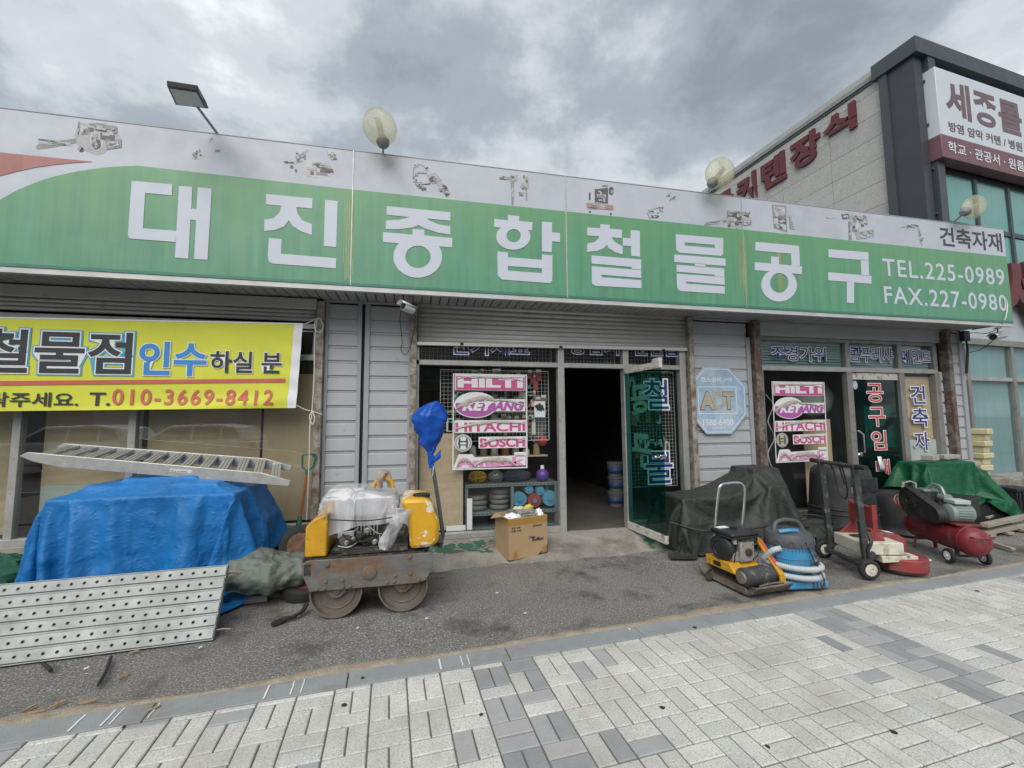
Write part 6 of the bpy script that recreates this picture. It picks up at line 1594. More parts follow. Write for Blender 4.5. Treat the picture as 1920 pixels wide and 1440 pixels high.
def local_text(s, m, par, x, z, w, h, **kw):
    vs_, fs_ = text_verts(s, kw.get('bold', 0), kw.get('shear', 0))
    x0 = min(v.x for v in vs_); x1 = max(v.x for v in vs_); y0 = min(v.y for v in vs_); y1 = max(v.y for v in vs_)
    mb = MB(); mb.add([(x + (v.x - x0) / (x1 - x0) * w, -.0024 - kw.get('lift', 0), z + (v.y - y0) / (y1 - y0) * h) for v in vs_], fs_); LB(mb, 'printed_text', m, par, smooth=None)
local_text('같은 상품,', m_black, box_, .035, .335 - .01, .115, .022, bold=.02); local_text('바른 가격', m_black, box_, .035, .295 - .005, .115, .025, bold=.03)
local_text('Buffalo', m_black, box_, .29, .165, .15, .04, bold=.035, shear=.15); local_text('Cuvee', m_black, box_, .25, .20, .08, .03, bold=.04, shear=.2)
mb = MB(); mb.box(.30, .42, -.0018, -.0004, .325, .345); LB(mb, 'printed_box', mat('m_print_grey', (.13, .10, .07), .7), box_)
mb = MB(); mb.prism([(cw - .13, -.0018, .008), (cw - .0, -.0018, .008), (cw - .0, -.0018, .11), (cw - .06, -.0018, .06)], (0, .0014, 0)); LB(mb, 'tape_corner', m_black, box_)
mb = MB(); mb.prism([(cw - .075, -.0022, .02), (cw - .01, -.0022, .03), (cw - .01, -.0022, .10), (cw - .075, -.0022, .085)], (0, .0006, 0)); LB(mb, 'tape_patch', m_tape, box_)
mb = MB(); mb.prism([(.05, -.0018, .012), (.11, -.0018, .018), (.10, -.0018, .09), (.06, -.0018, .07)], (0, .0014, 0)); LB(mb, 'tape_patch', m_tape, box_)
Mb = WM[box_.name]
trash = [((.10, .12, .42), (.09, .08, .05), m_vwhite, 'crumpled white paper at left of the carton top', 'paper'), ((.22, .18, .43), (.11, .10, .06), m_bagclear, 'clear plastic bag in middle of the carton top', 'bag'), ((.33, .12, .44), (.09, .08, .06), m_bagclear, 'clear plastic cup bag at front of the carton', 'bag'),
         ((.38, .24, .47), (.06, .05, .05), mat('m_yellow_wrap', (.62, .52, .05), .5), 'yellow wrapper sticking out of the carton', 'wrapper'), ((.44, .10, .42), (.05, .05, .07), m_vwhite, 'white paper cup hanging over the carton edge', 'cup'), ((.27, .27, .44), (.09, .06, .06), mat('m_cream_wrap', (.55, .50, .38), .6), 'cream food wrapper at back of the carton', 'wrapper'), ((.17, .26, .43), (.07, .07, .05), mat('m_dark_wrap', (.16, .12, .10), .6), 'dark wrapper at back left of the carton', 'wrapper')]
for k, (c, s_, m, l, cat) in enumerate(trash):
    lump('rubbish_piece', l, cat, Mb @ V(*c), s_[0], s_[1], s_[2], m, 30 + k, .9)

# ================================================================ COVERED MACHINE
m_greytarp = tarp_mat('m_grey_tarp', (.034, .038, .034), (.085, .088, .08), .6, .35)
cm = thing('covered_machine', 'machine hidden under dark grey cover beside the open green door', 'covered machine', (3.75, 4.75, 0))
sheet(SHEET_GREY, 'cover', m_greytarp, cm)
mb = MB()
for bx_ in GREY_BOX: mb.box(bx_[0] + .04, bx_[1] - .04, bx_[2] + .04, bx_[3] - .04, .12 if bx_[4] == 0 else bx_[4] - .03, bx_[5] - .03)
mb.build('machine_body', m_eng, cm)
for x_, y_ in ((3.2, 4.5), (4.2, 4.5), (3.2, 4.95), (4.2, 4.95)):
    mb = MB(); mb.lathe([(.05, -.03), (.1, -.03), (.12, 0), (.1, .03), (.05, .03)], (x_, y_, .12), (0, 1, 0), 20); mb.build('wheel', m_rubber, cm)
mb = MB(); mb.tube(spline([V(2.84, 4.50, .36), V(3.1, 4.26, .31), V(3.6, 4.24, .30), V(4.1, 4.29, .33), V(4.55, 4.38, .38), V(4.95, 4.42, .30), V(5.15, 4.5, .12)], 50), .012, 6); mb.build('tie_rope', m_greytarp, cm)
lump('cover_scrap', 'loose grey cover sheet scrunched right of the covered machine', 'cover sheet', V(4.95, 4.62, .10), .38, .22, .13, m_greytarp, 44, 1.0)

# ================================================================ PLATE COMPACTOR
cmp_ = thing('plate_compactor', 'yellow and black plate compactor with U shaped steel handle', 'plate compactor', (2.99, 3.60, 0), R(5))
Lc = lambda mb, nm, m, p=None, **k: mb.build(nm, m, p or cmp_, local=True, **k)
m_plate = mat('m_worn_plate', (.13, .115, .10), .6, metal=.3, var=.3, scale=8, col2=(.22, .18, .14), thr=.56, scale2=9, soft=.1, bump=.3, bscale=60)
mb = MB(); pr = [(-.37, .10), (-.31, .03), (-.26, .008), (.25, .008), (.31, .04), (.34, .09), (.325, .095), (.29, .055), (.24, .03), (-.25, .03), (-.30, .048), (-.358, .11)]
mb.prism([(-.205, y, z) for y, z in pr], (.41, 0, 0)); pl_ = Lc(mb, 'base_plate', m_plate, bevel=.004)
for s in (-1, 1):
    mb = MB(); mb.prism([(s * .2, -.25, .03), (s * .2, .24, .03), (s * .2, .22, .06), (s * .2, -.23, .06)], (-s * .012, 0, 0)); Lc(mb, 'plate_rib', m_plate, pl_)
m_excit = mat('m_scuffed_black', (.05, .052, .055), .5, var=.3, scale=10, col2=(.34, .33, .30), thr=.60, scale2=12, soft=.06)
mb = MB(); mb.lathe([(.06, -.165), (.082, -.15), (.082, .15), (.06, .165)], (0, -.17, .125), (1, 0, 0), 28); ex = Lc(mb, 'exciter_drum', m_excit)
mb = MB(); mb.lathe([(.055, 0), (.05, .015), (.03, .018)], (-.165, -.17, .125), (-1, 0, 0), 20); Lc(mb, 'end_cap', m_plate, ex)
vs_, fs_ = text_verts('IGKA', .02); mb = MB(); mb.add([(.0 + (v.x) * .055, -.17 - .0835 * math.cos(R(40)) - (v.y) * .01, .125 + .0835 * math.sin(R(40)) + v.y * .035) for v in vs_], fs_)
for s in (-1, 1):
    mb = MB(); mb.bar((s * .10, -.25, .035), (s * .10, -.10, .05), .035, .03); Lc(mb, 'drum_foot', m_plate, ex)
mb = MB(); mb.tube([(-.12, -.30, .04), (-.12, -.32, .10), (-.04, -.335, .115), (.06, -.335, .115), (.14, -.32, .10), (.14, -.30, .04)], .008, 6); Lc(mb, 'lift_loop', m_plate, ex)
mb = MB(); mb.prism([(-.16, -.10, .12), (-.16, .26, .12), (-.16, .28, .205), (-.16, -.02, .205)], (.32, 0, 0)); dk_ = Lc(mb, 'engine_deck', m_yel2, bevel=.008)
mb = MB(); mb.box(-.163, -.1605, .08, .17, .14, .18); Lc(mb, 'deck_plate_label', m_blackm, dk_)
mb = MB(); mb.box(-.11, .12, -.03, .22, .205, .30); eng = Lc(mb, 'engine_crankcase', mat('m_cast_grey', (.30, .285, .25), .6, metal=.2, var=.25, scale=14), bevel=.015)
mb = MB(); mb.box(-.09, .11, .0, .19, .30, .43); Lc(mb, 'engine_shroud', m_eng, eng, bevel=.02)
for k in range(5): mb = MB(); mb.box(.112, .135, .0, .16, .315 + k * .022, .325 + k * .022); Lc(mb, 'cooling_fin', m_eng, eng)
mb = MB(); mb.lathe([(.118, 0), (.118, .05), (.10, .065), (.095, .062), (.07, .07), (.066, .064), (.04, .072), (.02, .07)], (-.10, .09, .315), (-1, -.25, 0), 30); rs = Lc(mb, 'recoil_starter', m_blackm, eng)
mb = MB(); mb.box(-.15, .17, -.07, .22, .435, .475); tnk = Lc(mb, 'fuel_tank', m_blackm, eng, bevel=.018)
mb = MB(); mb.box(-.165, .185, -.085, .235, .428, .442); Lc(mb, 'tank_seam', m_blackm, tnk, bevel=.004)
mb = MB(); mb.lathe([(.03, 0), (.032, .02), (.02, .025)], (.03, .10, .475), (0, 0, 1), 16); Lc(mb, 'fuel_cap', m_blackm, tnk)
mb = MB(); mb.box(-.10, .02, .14, .20, .476, .480); Lc(mb, 'tank_label', m_vwhite, tnk)
m_cast = mat('m_cast_grey', (.30, .285, .25))
mb = MB(); mb.box(-.05, .11, -.065, .0, .205, .40); fc = Lc(mb, 'engine_front_casting', m_cast, eng, bevel=.014)
for bx_, bz_ in ((-.03, .23), (.09, .23), (-.03, .37), (.09, .37), (.03, .30)): mb = MB(); mb.lathe([(.009, 0), (.009, .008), (.005, .010)], (bx_, -.0652, bz_), (0, -1, 0), 6); Lc(mb, 'bolt', m_pole, fc)
mb = MB(); mb.lathe([(.035, 0), (.033, .02), (.015, .025)], (.03, -.066, .30), (0, -1, 0), 16); Lc(mb, 'shaft_cover', m_eng, fc)
mb = MB(); mb.box(-.045, .12, -.075, -.01, .402, .434); Lc(mb, 'tank_bracket', m_eng, eng)
mb = MB(); mb.box(.115, .175, -.05, .02, .36, .43); Lc(mb, 'air_filter', m_eng, eng, bevel=.02)
mb = MB(); mb.tube(spline([(.12, -.04, .40), (.15, -.07, .33), (.12, -.08, .26), (.08, -.07, .23)], 12), .006, 6); Lc(mb, 'fuel_hose', m_rubber, eng)
mb = MB(); mb.tube(spline([(-.06, -.04, .42), (-.10, -.07, .36), (-.12, -.06, .28), (-.1, -.03, .21)], 12), .005, 6); Lc(mb, 'throttle_cable', m_rubber, eng)
mb = MB(); mb.box(-.09, -.045, -.03, .0, .37, .42); Lc(mb, 'warning_label', m_vwhite, eng)
mb = MB(); mb.box(.125, .20, .02, .15, .34, .42); Lc(mb, 'muffler', m_drum, eng, bevel=.02)
gp = [(.19, .06, .38), (.19, .01, .40), (.19, -.04, .385), (.19, -.27, .14), (.19, -.275, .06)]
mb = MB()
for a, b in zip(gp, gp[1:]): mb.bar(a, b, .055, .022, up=(0, 1, .4))
gd = Lc(mb, 'belt_guard', m_yel2, bevel=.004)
mb = MB(); mb.bar((.19, -.06, .376), (.19, -.22, .206), .03, .026, up=(0, 1, .4)); Lc(mb, 'guard_sticker', mat('m_warn', (.55, .10, .05), .5, var=.3, scale=40), gd)
hw = lambda x, y: on_wall(x, y, 3.86)
mb = MB(); mb.tube(spline([hw(1336, 1050), hw(1339, 1015), hw(1343, 960), hw(1347, 922), hw(1351, 911), hw(1360, 907), hw(1383, 905), hw(1392, 909), hw(1396, 919), hw(1395, 945), hw(1391, 990), hw(1388, 1025)], 44), .0135, 10); mb.build('handle', m_chrome, cmp_)
mb = MB(); c = hw(1337, 1048); mb.lathe([(.045, -.03), (.05, -.02), (.05, .02), (.045, .03)], c, (1, -.3, 0), 20); mb.build('handle_pivot', m_plate, cmp_)
mb = MB(); rows = []
for i in range(10):
    t_ = i / 9; c = on_ground(1345 - 20 * math.sin(t_ * 2.6), 1062 + 26 * t_, .10 - .09 * t_); rows.append([c + V(-.02, 0, .0), c + V(.035, .02, .012), c + V(.05, .03, .0)])
mb.grid(rows); mb.build('rubber_strap', m_rubber, cmp_, thick=.008)

# ================================================================ BLUE WET VACUUM
vc = V(3.44, 3.50, 0); vac = thing('wet_vacuum', 'blue drum vacuum cleaner with grey head and coiled hose', 'vacuum cleaner', vc, R(-8))
Lv = lambda mb, nm, m, p=None, **k: mb.build(nm, m, p or vac, local=True, **k)
m_vblue = mat('m_vacuum_blue', (.045, .27, .50), .5, var=.18, scale=5, col2=(.20, .27, .31), thr=.60, scale2=8, soft=.12)
m_vgrey = mat('m_vacuum_grey', (.075, .08, .09), .5, var=.15, scale=8)
mb = MB(); mb.prism([(-.19, -.20, .01), (.22, -.20, .01), (.22, .20, .01), (-.19, .20, .01)], (0, 0, .075)); bs = Lv(mb, 'trolley_base', m_vblue, bevel=.02)
for k in range(4): mb = MB(); mb.box(.06 + k * .035, .075 + k * .035, -.2025, -.2005, .025, .07); Lv(mb, 'base_slot', m_vgrey, bs)
mb = MB(); mb.lathe([(.155, .08), (.165, .10), (.19, .25), (.198, .36), (.2, .37)], n=40); dm = Lv(mb, 'drum', m_vblue)
mb = MB(); mb.lathe([(.194, .262), (.197, .266), (.1985, .270)], n=40, cap=False); Lv(mb, 'drum_ridge', m_vblue, dm, thick=.004)
mb = MB()
hd_ = MB(); hd_.lathe([(.202, .365), (.206, .375), (.203, .43), (.185, .475), (.15, .495), (.05, .50)], n=40); hd_ = Lv(hd_, 'motor_head', m_vgrey)
for k in range(18):
    a = R(-160 + 140 * k / 17); mb = MB(); mb.prism([(.203 * math.cos(a + d) , .203 * math.sin(a + d), z) for d, z in ((-.025, .37), (.025, .37), (.0, .33))], (.004 * math.cos(a), .004 * math.sin(a), 0)); Lv(mb, 'clip_tooth', m_vgrey, hd_)
for k in range(5):
    a = R(-150 + 120 * k / 4); c = V(.205 * math.cos(a), .205 * math.sin(a), .40); mb = MB(); mb.tube([c + V(-.025 * math.sin(a), .025 * math.cos(a), -.02), c + V(-.02 * math.sin(a), .02 * math.cos(a), .015), c + V(0, 0, .028), c + V(.02 * math.sin(a), -.02 * math.cos(a), .015), c + V(.025 * math.sin(a), -.025 * math.cos(a), -.02)], .005, 6); Lv(mb, 'head_arch', m_vgrey, hd_)
mb = MB(); mb.tube(spline([(-.15, -.02, .46), (-.12, .0, .55), (.0, .02, .575), (.12, .02, .55), (.16, .0, .46)], 18), .02, 8); Lv(mb, 'carry_handle', m_vgrey, hd_)
mb = MB(); mb.tube(spline([(-.16, -.10, .50), (-.08, -.13, .515), (.0, -.13, .51)], 8), .018, 8); Lv(mb, 'blue_switch_grip', m_vblue, hd_)
mb = MB(); mb.lathe([(.038, 0), (.038, .012), (.025, .014)], (.145, -.165, .25), (.66, -.75, 0), 20); Lv(mb, 'round_port', m_vgrey, dm)
m_hoseg = mat('m_grey_corrugated', (.42, .45, .47), .5, var=.06)
hp2 = [V(-.17, -.13, .36), V(-.235, -.10, .33), V(-.262, -.03, .25)]
for k in range(44):
    a = R(180 + 14 * k); hp2.append(V(.245 * math.cos(a), .245 * math.sin(a), .22 - .13 * k / 43 if k < 26 else .14 - .05 * (k - 26) / 18))
hs_ = spline(hp2, 520); mb = MB(); mb.tube(hs_, [.0265 if i % 3 else .0225 for i in range(520)], 12); Lv(mb, 'suction_hose', m_hoseg, smooth=60)
mb = MB(); mb.tube(spline([(.02, -.2, .42), (.05, -.21, .33), (.09, -.23, .22), (.10, -.285, .12), (.05, -.29, .03)], 24), .006, 6); mb.tube(spline([(.16, -.15, .25), (.05, -.22, .17), (-.1, -.22, .14)], 14), .006, 6); Lv(mb, 'power_cord', m_rubber)
mb = MB(); mb.lathe([(.035, -.012), (.035, .012)], (.225, -.12, .036), (1, 0, 0), 16); Lv(mb, 'castor', m_rubber)

# ================================================================ FLOOR GRINDER
gr = thing('floor_grinder', 'white and red floor grinder with tall black handle posts', 'floor grinder', (4.34, 3.72, 0), R(-16.5))
Lg = lambda mb, nm, m, p=None, **k: mb.build(nm, m, p or gr, local=True, **k)
m_cream = mat('m_chassis_white', (.58, .55, .46), .55, var=.15, scale=6, col2=(.20, .14, .09), thr=.60, scale2=7, soft=.08)
m_gred = mat('m_grinder_red', (.25, .035, .035), .5, var=.25, scale=6, col2=(.17, .12, .10), thr=.60, scale2=8, soft=.09)
m_bpost = mat('m_black_post', (.04, .043, .045), .55, var=.25, scale=10, col2=(.16, .16, .155), thr=.60, scale2=16, soft=.08)
mb = MB(); mb.box(.03, .42, -.22, .20, .19, .31); ch_ = Lg(mb, 'chassis', m_cream, bevel=.01)
mb = MB(); mb.lathe([(.075, 0), (.075, .004)], (.16, .02, .3105), (0, 0, 1), 24); Lg(mb, 'chassis_hole', m_eng, ch_)
mb = MB(); mb.prism([(.20, -.235, .12), (.56, -.20, .13), (.56, -.20, .18), (.20, -.235, .185)], (0, .12, 0)); Lg(mb, 'front_arm', m_cream, bevel=.006)
mb = MB(); mb.lathe([(.025, 0), (.025, .02), (.015, .025)], (.46, -.19, .17), (0, -.2, 1), 10); Lg(mb, 'arm_knob', m_pole)
mb = MB(); cd_ = [(.50 + .21 * math.cos(R(a)), -.06 + .21 * math.sin(R(a))) for a in range(-150, 151, 10)] + [(.31, .04), (.31, -.16)]
mb.prism([(x, y, .03) for x, y in cd_], (0, 0, .12)); dsk = Lg(mb, 'disc_shroud', m_gred, bevel=.018)
mb = MB(); mb.lathe([(.18, .008), (.19, .03)], (.50, -.06, 0), n=32); Lg(mb, 'grinding_disc', m_plate, dsk)
mb = MB(); mb.prism([(.30, -.02, .15), (.60, -.02, .15), (.60, -.02, .30), (.52, -.02, .34), (.30, -.02, .37)], (0, .22, 0)); mt = Lg(mb, 'motor_cover', m_gred, bevel=.01)
mb = MB(); mb.prism([(.44, .03, .3535), (.52, .03, .3425), (.52, .10, .3425), (.44, .10, .3535)], (0, 0, .002)); Lg(mb, 'paper_label', m_vwhite, mt)
for y in (-.16, .16):
    mb = MB(); mb.prism([(.06, y, .31), (.30, y, .31), (.27, y, .36), (.235, y, .42), (.235, y, .66), (.19, y, .66), (.19, y, .42), (.12, y, .35)], (0, .02, 0)); br = Lg(mb, 'motor_bracket', m_gred, bevel=.004)
mb = MB(); mb.box(.19, .235, -.14, .16, .45, .64); Lg(mb, 'bracket_web', m_gred, bevel=.004)
for y in (-.26, .26):
    mb = MB(); mb.bar((.03, y, .12), (-.02, y, 1.08), .055, .045, up=(0, 1, 0)); Lg(mb, 'handle_post', m_bpost, bevel=.004)
mb = MB(); mb.tube([(-.02, -.36, 1.06), (-.02, .36, 1.06)], .02, 12); Lg(mb, 'crossbar', m_bpost)
for s in (-1, 1):
    mb = MB(); mb.tube([(-.02, s * .30, 1.06), (-.02, s * .42, 1.06)], .025, 12); Lg(mb, 'grip', m_rubber)
for y in (-.33, .33):
    wh = MB(); wh.lathe([(.05, -.03), (.08, -.032), (.092, -.02), (.092, .02), (.08, .032), (.05, .03)], (0, y, .092), (0, 1, 0), 26); wh = Lg(wh, 'wheel', m_rubber)
    mb = MB(); mb.lathe([(.055, -.034), (.05, -.028), (.02, -.03), (.018, -.04), (.018, .04), (.02, .03), (.05, .028), (.055, .034)], (0, y, .092), (0, 1, 0), 22); Lg(mb, 'hub', m_cream, wh)
mb = MB(); mb.bar((0, -.30, .10), (0, .30, .10), .04, .04); mb.bar((0, -.26, .13), (.12, -.24, .22), .03, .03); mb.bar((0, .26, .13), (.12, .2, .22), .03, .03); Lg(mb, 'axle_frame', m_bpost)
mb = MB(); mb.tube(spline([(-.02, .1, 1.05), (.03, .12, .95), (.04, .08, .75), (.03, -.02, .70), (.02, -.08, .78), (-.01, -.1, .95), (-.02, -.06, 1.08), (.0, -.02, 1.02), (.02, -.05, .85)], 50), .008, 7); Lg(mb, 'power_cable', m_rubber)
mb = MB(); mb.lathe([(.02, 0), (.028, .02), (.028, .06), (.018, .07)], (.0, -.22, .78), (0, 0, 1), 12); Lg(mb, 'plug', mat('m_cream_plug', (.60, .54, .38), .5))
mb = MB(); mb.tube(spline([(.07, -.25, .42), (.06, -.3, .34), (.03, -.29, .25), (.04, -.27, .15)], 12), .016, 8); Lg(mb, 'release_lever', m_blackm)

# ================================================================ AIR COMPRESSOR
ac = thing('air_compressor', 'dark red tank air compressor with black belt guard on small wheels', 'air compressor', (5.78, 3.76, 0), R(-113.6))
La = lambda mb, nm, m, p=None, **k: mb.build(nm, m, p or ac, local=True, **k)
m_ared = mat('m_compressor_red', (.19, .018, .028), .42, var=.22, scale=4, col2=(.16, .10, .09), thr=.61, scale2=6, soft=.12)
mb = MB(); Rt = .155; mb.lathe([(.02, -.53), (.08, -.52), (.125, -.49), (.15, -.45), (Rt, -.40), (Rt, .40), (.15, .45), (.125, .49), (.08, .52), (.02, .53)], (0, 0, .275), (1, 0, 0), 36); tk_ = La(mb, 'air_tank', m_ared)
for x in (-.4, .4): mb = MB(); mb.lathe([(Rt + .003, -.006), (Rt + .005, 0), (Rt + .003, .006)], (x, 0, .275), (1, 0, 0), 36, cap=False); La(mb, 'weld_seam', m_ared, tk_, thick=.003)
mb = MB(); mb.tube([(.50, -.09, .34), (.56, -.09, .35), (.57, -.06, .35), (.57, .06, .35), (.56, .09, .35), (.50, .09, .34)], .008, 8); La(mb, 'end_handle', m_ared, tk_)
for y in (-.17, .17):
    wh = MB(); wh.lathe([(.045, -.018), (.07, -.02), (.082, -.012), (.082, .012), (.07, .02), (.045, .018)], (.30, y, .082), (0, 1, 0), 24); wh = La(wh, 'wheel', m_rubber)
    mb = MB(); mb.lathe([(.05, -.022), (.045, -.016), (.015, -.018), (.013, -.03), (.013, .03), (.015, .018), (.045, .016), (.05, .022)], (.30, y, .082), (0, 1, 0), 20); hb = La(mb, 'hub', m_vwhite, wh)
mb = MB(); mb.bar((.30, -.17, .085), (.30, .17, .085), .02, .02); mb.bar((.30, -.09, .09), (.30, -.09, .16), .03, .03); mb.bar((.30, .09, .09), (.30, .09, .16), .03, .03); La(mb, 'axle', m_bpost)
for y in (-.12, .12): mb = MB(); mb.bar((-.34, y, .0), (-.32, y * .8, .17), .035, .02); La(mb, 'foot', m_ared)
mb = MB(); mb.box(-.34, .36, -.11, .13, .425, .445); dkc = La(mb, 'mounting_deck', m_ared, bevel=.004)
g0, g1 = V(-.22, -.17, .60), V(.18, -.17, .51); r0, r1 = .175, .095; pts = []
for k in range(17): a = R(95 + 190 * k / 16); pts.append((g0.x + r0 * math.cos(a), g0.z + r0 * math.sin(a)))
for k in range(13): a = R(-82 + 160 * k / 12); pts.append((g1.x + r1 * math.cos(a), g1.z + r1 * math.sin(a)))
m_guard = mat('m_guard_black', (.026, .026, .028), .55, var=.25, scale=8, col2=(.06, .05, .045), thr=.58, scale2=9, soft=.1)
mb = MB(); mb.prism([(x, -.21, z) for x, z in pts], (0, .09, 0)); gu = La(mb, 'belt_guard', m_guard, bevel=.012)
mb = MB(); n_ = len(pts); cx_, cz_ = -.05, .56
mb.ring([(x, -.2105, z) for x, z in pts], [(cx_ + (x - cx_) * .93, -.2105, cz_ + (z - cz_) * .9) for x, z in pts], (0, -.008, 0)); La(mb, 'guard_rim', m_guard, gu)
for rr_ in (.11, .075, .04): mb = MB(); mb.lathe([(rr_ + .012, 0), (rr_ + .012, .006), (rr_, .006), (rr_, 0)], g0 + V(0, -.041, 0), (0, -1, 0), 28, cap=False); La(mb, 'guard_vent_ring', m_eng, gu)
mb = MB(); mb.box(-.30, -.14, -.10, .10, .445, .60); pm_ = La(mb, 'pump_block', m_eng, bevel=.01)
for k in range(6): mb = MB(); mb.box(-.305, -.135, -.085, .095, .61 + k * .022, .62 + k * .022); La(mb, 'pump_fin', m_eng, pm_)
mb = MB(); mb.box(-.29, -.15, -.08, .09, .605, .76); La(mb, 'cylinder_head', mat('m_cast_green', (.14, .17, .16), .55, metal=.2, var=.2), pm_, bevel=.02)
m_motor = mat('m_motor_green', (.20, .26, .245), .5, var=.14, scale=8)
mo = MB(); mo.lathe([(.06, -.02), (.10, 0), (.105, .03), (.105, .20), (.09, .22), (.04, .23)], (.20, -.08, .545), (0, 1, 0), 28); mo = La(mo, 'motor', m_motor)
for k in range(16): a = R(-20 + 220 * k / 15); mb = MB(); mb.bar((.20 + .105 * math.cos(a), -.04, .545 + .105 * math.sin(a)), (.20 + .105 * math.cos(a), .11, .545 + .105 * math.sin(a)), .006, .02, up=(math.cos(a), 0, math.sin(a))); La(mb, 'motor_fin', m_motor, mo)
mb = MB(); mb.box(.12, .29, -.06, .10, .655, .70); La(mb, 'terminal_box', mat('m_pale_green', (.42, .48, .46), .5, var=.1), mo, bevel=.008)
mb = MB(); mb.tube(spline([(-.22, .0, .76), (-.15, .03, .82), (-.05, .04, .80), (.02, .03, .70)], 14), .016, 8); La(mb, 'air_pipe', m_pole)
mb = MB(); mb.lathe([(.05, -.05), (.05, .06), (.03, .065)], (-.02, .05, .68), (1, 0, 0), 18); La(mb, 'air_filter', m_motor)
mb = MB(); mb.tube([(-.50, -.07, .40), (-.56, -.08, .60), (-.56, -.05, .78), (-.55, .02, .80), (-.55, .08, .78), (-.55, .09, .5)], .014, 8); La(mb, 'push_handle', mat('m_pinkish_handle', (.34, .24, .24), .5), smooth=50)
m_copper = mat('m_orange_hose', (.34, .15, .07), .5, var=.15)
mb = MB()
for k in range(7): mb.tube([V(-.56 + .03 * math.sin(k * 2), -.08 + .02 * k, .52 + .02 * math.cos(k * 3)) + V(.02 * math.sin(t_ * 2 + k), .09 * math.cos(t_), .085 * math.sin(t_) * (1 + .1 * math.sin(k))) for t_ in [2 * math.pi * i / 18 for i in range(18)]], .008, 6, closed=True)
La(mb, 'coiled_air_hose', m_copper)

ac.scale = (.93, .93, .93)
# ================================================================ BLACK TUBS, GREEN PILE, BLOCKS
m_tub = mat('m_black_rubber_tub', (.018, .019, .021), .5, var=.2, scale=5, col2=(.05, .05, .05), thr=.62, scale2=6, soft=.12)
tb = thing('upturned_rubber_bin', 'tall black rubber bin turned upside down behind the grinder', 'bin', (5.52, 4.72, 0))
mb = MB(); mb.lathe([(.40, .02), (.41, .06), (.395, .10), (.40, .14), (.39, .18), (.38, .24), (.335, .78), (.32, .86), (.28, .90), (.05, .91)], (5.52, 4.72, 0), n=44); mb.build('body', m_tub, tb)
for z in (.30, .36): mb = MB(); mb.lathe([(.376 - (z - .3) * .09, z), (.384 - (z - .3) * .09, z + .012), (.374 - (z - .3) * .09, z + .024)], (5.52, 4.72, 0), n=44, cap=False); mb.build('moulded_ring', m_tub, tb, thick=.004)
mb = MB(); mb.box(5.52 - .18, 5.52 + .18, 4.37, 4.40, .60, .78); mb.build('side_panel', m_tub, tb, bevel=.01)
tb2 = thing('upturned_rubber_tub', 'low round black tub turned upside down beside the compressor', 'tub', (6.60, 4.85, 0))
mb = MB(); mb.lathe([(.42, .0), (.44, .03), (.41, .08), (.40, .12), (.37, .40), (.34, .48), (.27, .51), (.05, .515)], (6.45, 4.72, 0), n=44); mb.build('body', m_tub, tb2)
m_gtarp = tarp_mat('m_green_tarp', (.006, .085, .036), (.04, .16, .08), .45)
gp_ = thing('green_tarp_pile', 'pile under bright green tarpaulin weighed down by three blocks', 'tarp pile', (7.7, 4.9, 0))
sheet(SHEET_GREEN, 'tarpaulin', m_gtarp, gp_)
mb = MB()
for bx_ in GREEN_BOX: mb.box(bx_[0] + .03, bx_[1] - .03, bx_[2] + .03, bx_[3] - .03, bx_[4], bx_[5] - .03)
mb.build('stacked_goods', m_blackm, gp_)
m_block = mat('m_concrete_block', (.34, .33, .31), .9, var=.12, scale=9, bump=.4, bscale=90, world_pos=True)
def block(px, py, Y, L_, w_, h_, rz, lab):
    p = on_wall(px, py, Y); mb = MB(); mb.box(-L_ / 2, L_ / 2, -w_ / 2, w_ / 2, -h_ / 2, h_ / 2); mb.xf(Matrix.Translation(p) @ Matrix.Rotation(rz, 4, 'Z')); o = mb.build('paving_block', m_block, bevel=.006); tag(o, lab, 'block')
block(1744, 858, 4.74, .17, .14, .07, .2, 'grey block at left on top of the green tarpaulin'); block(1776, 856, 4.92, .30, .14, .06, -.05, 'long grey block in the middle on top of the green tarpaulin'); block(1816, 868, 4.84, .20, .15, .07, -.3, 'grey block at right on the green tarpaulin slope')
m_crate = mat('m_black_crate', (.020, .021, .024), .5, var=.2, scale=8)
def crate(lab, x, y, z, sx, sy, sz, rz, ribs=True):
    t = thing('black_crate', lab, 'crate', (x, y, z), rz)
    mb = MB(); mb.prism([(-sx / 2, -sy / 2, 0), (sx / 2, -sy / 2, 0), (sx / 2 * .94, -sy / 2 * .94, sz), (-sx / 2 * .94, -sy / 2 * .94, sz)], (0, sy, 0)); mb.build('body', m_crate, t, local=True, bevel=.012)
    mb = MB(); mb.box(-sx / 2 - .012, sx / 2 + .012, -sy / 2 - .012, sy / 2 + .012, sz - .04, sz + .004); mb.build('rim', m_crate, t, local=True, bevel=.006)
    if ribs:
        for k in range(6): xx = -sx / 2 + sx * (k + .5) / 6; mb = MB(); mb.box(xx - .012, xx + .012, -sy / 2 - .014, -sy / 2, .03, sz - .05); mb.build('rib', m_crate, t, local=True)
crate('black crate tipped under the front edge of green tarpaulin', 7.05, 4.42, .22, .5, .35, .26, .35, False)
crate('ribbed black crate at right of the green tarpaulin', 8.95, 4.85, .10, .32, .34, .36, -.25)
crate('wide black crate at right edge beside the ribbed crate', 9.55, 5.0, .05, .6, .45, .30, -.2, False)
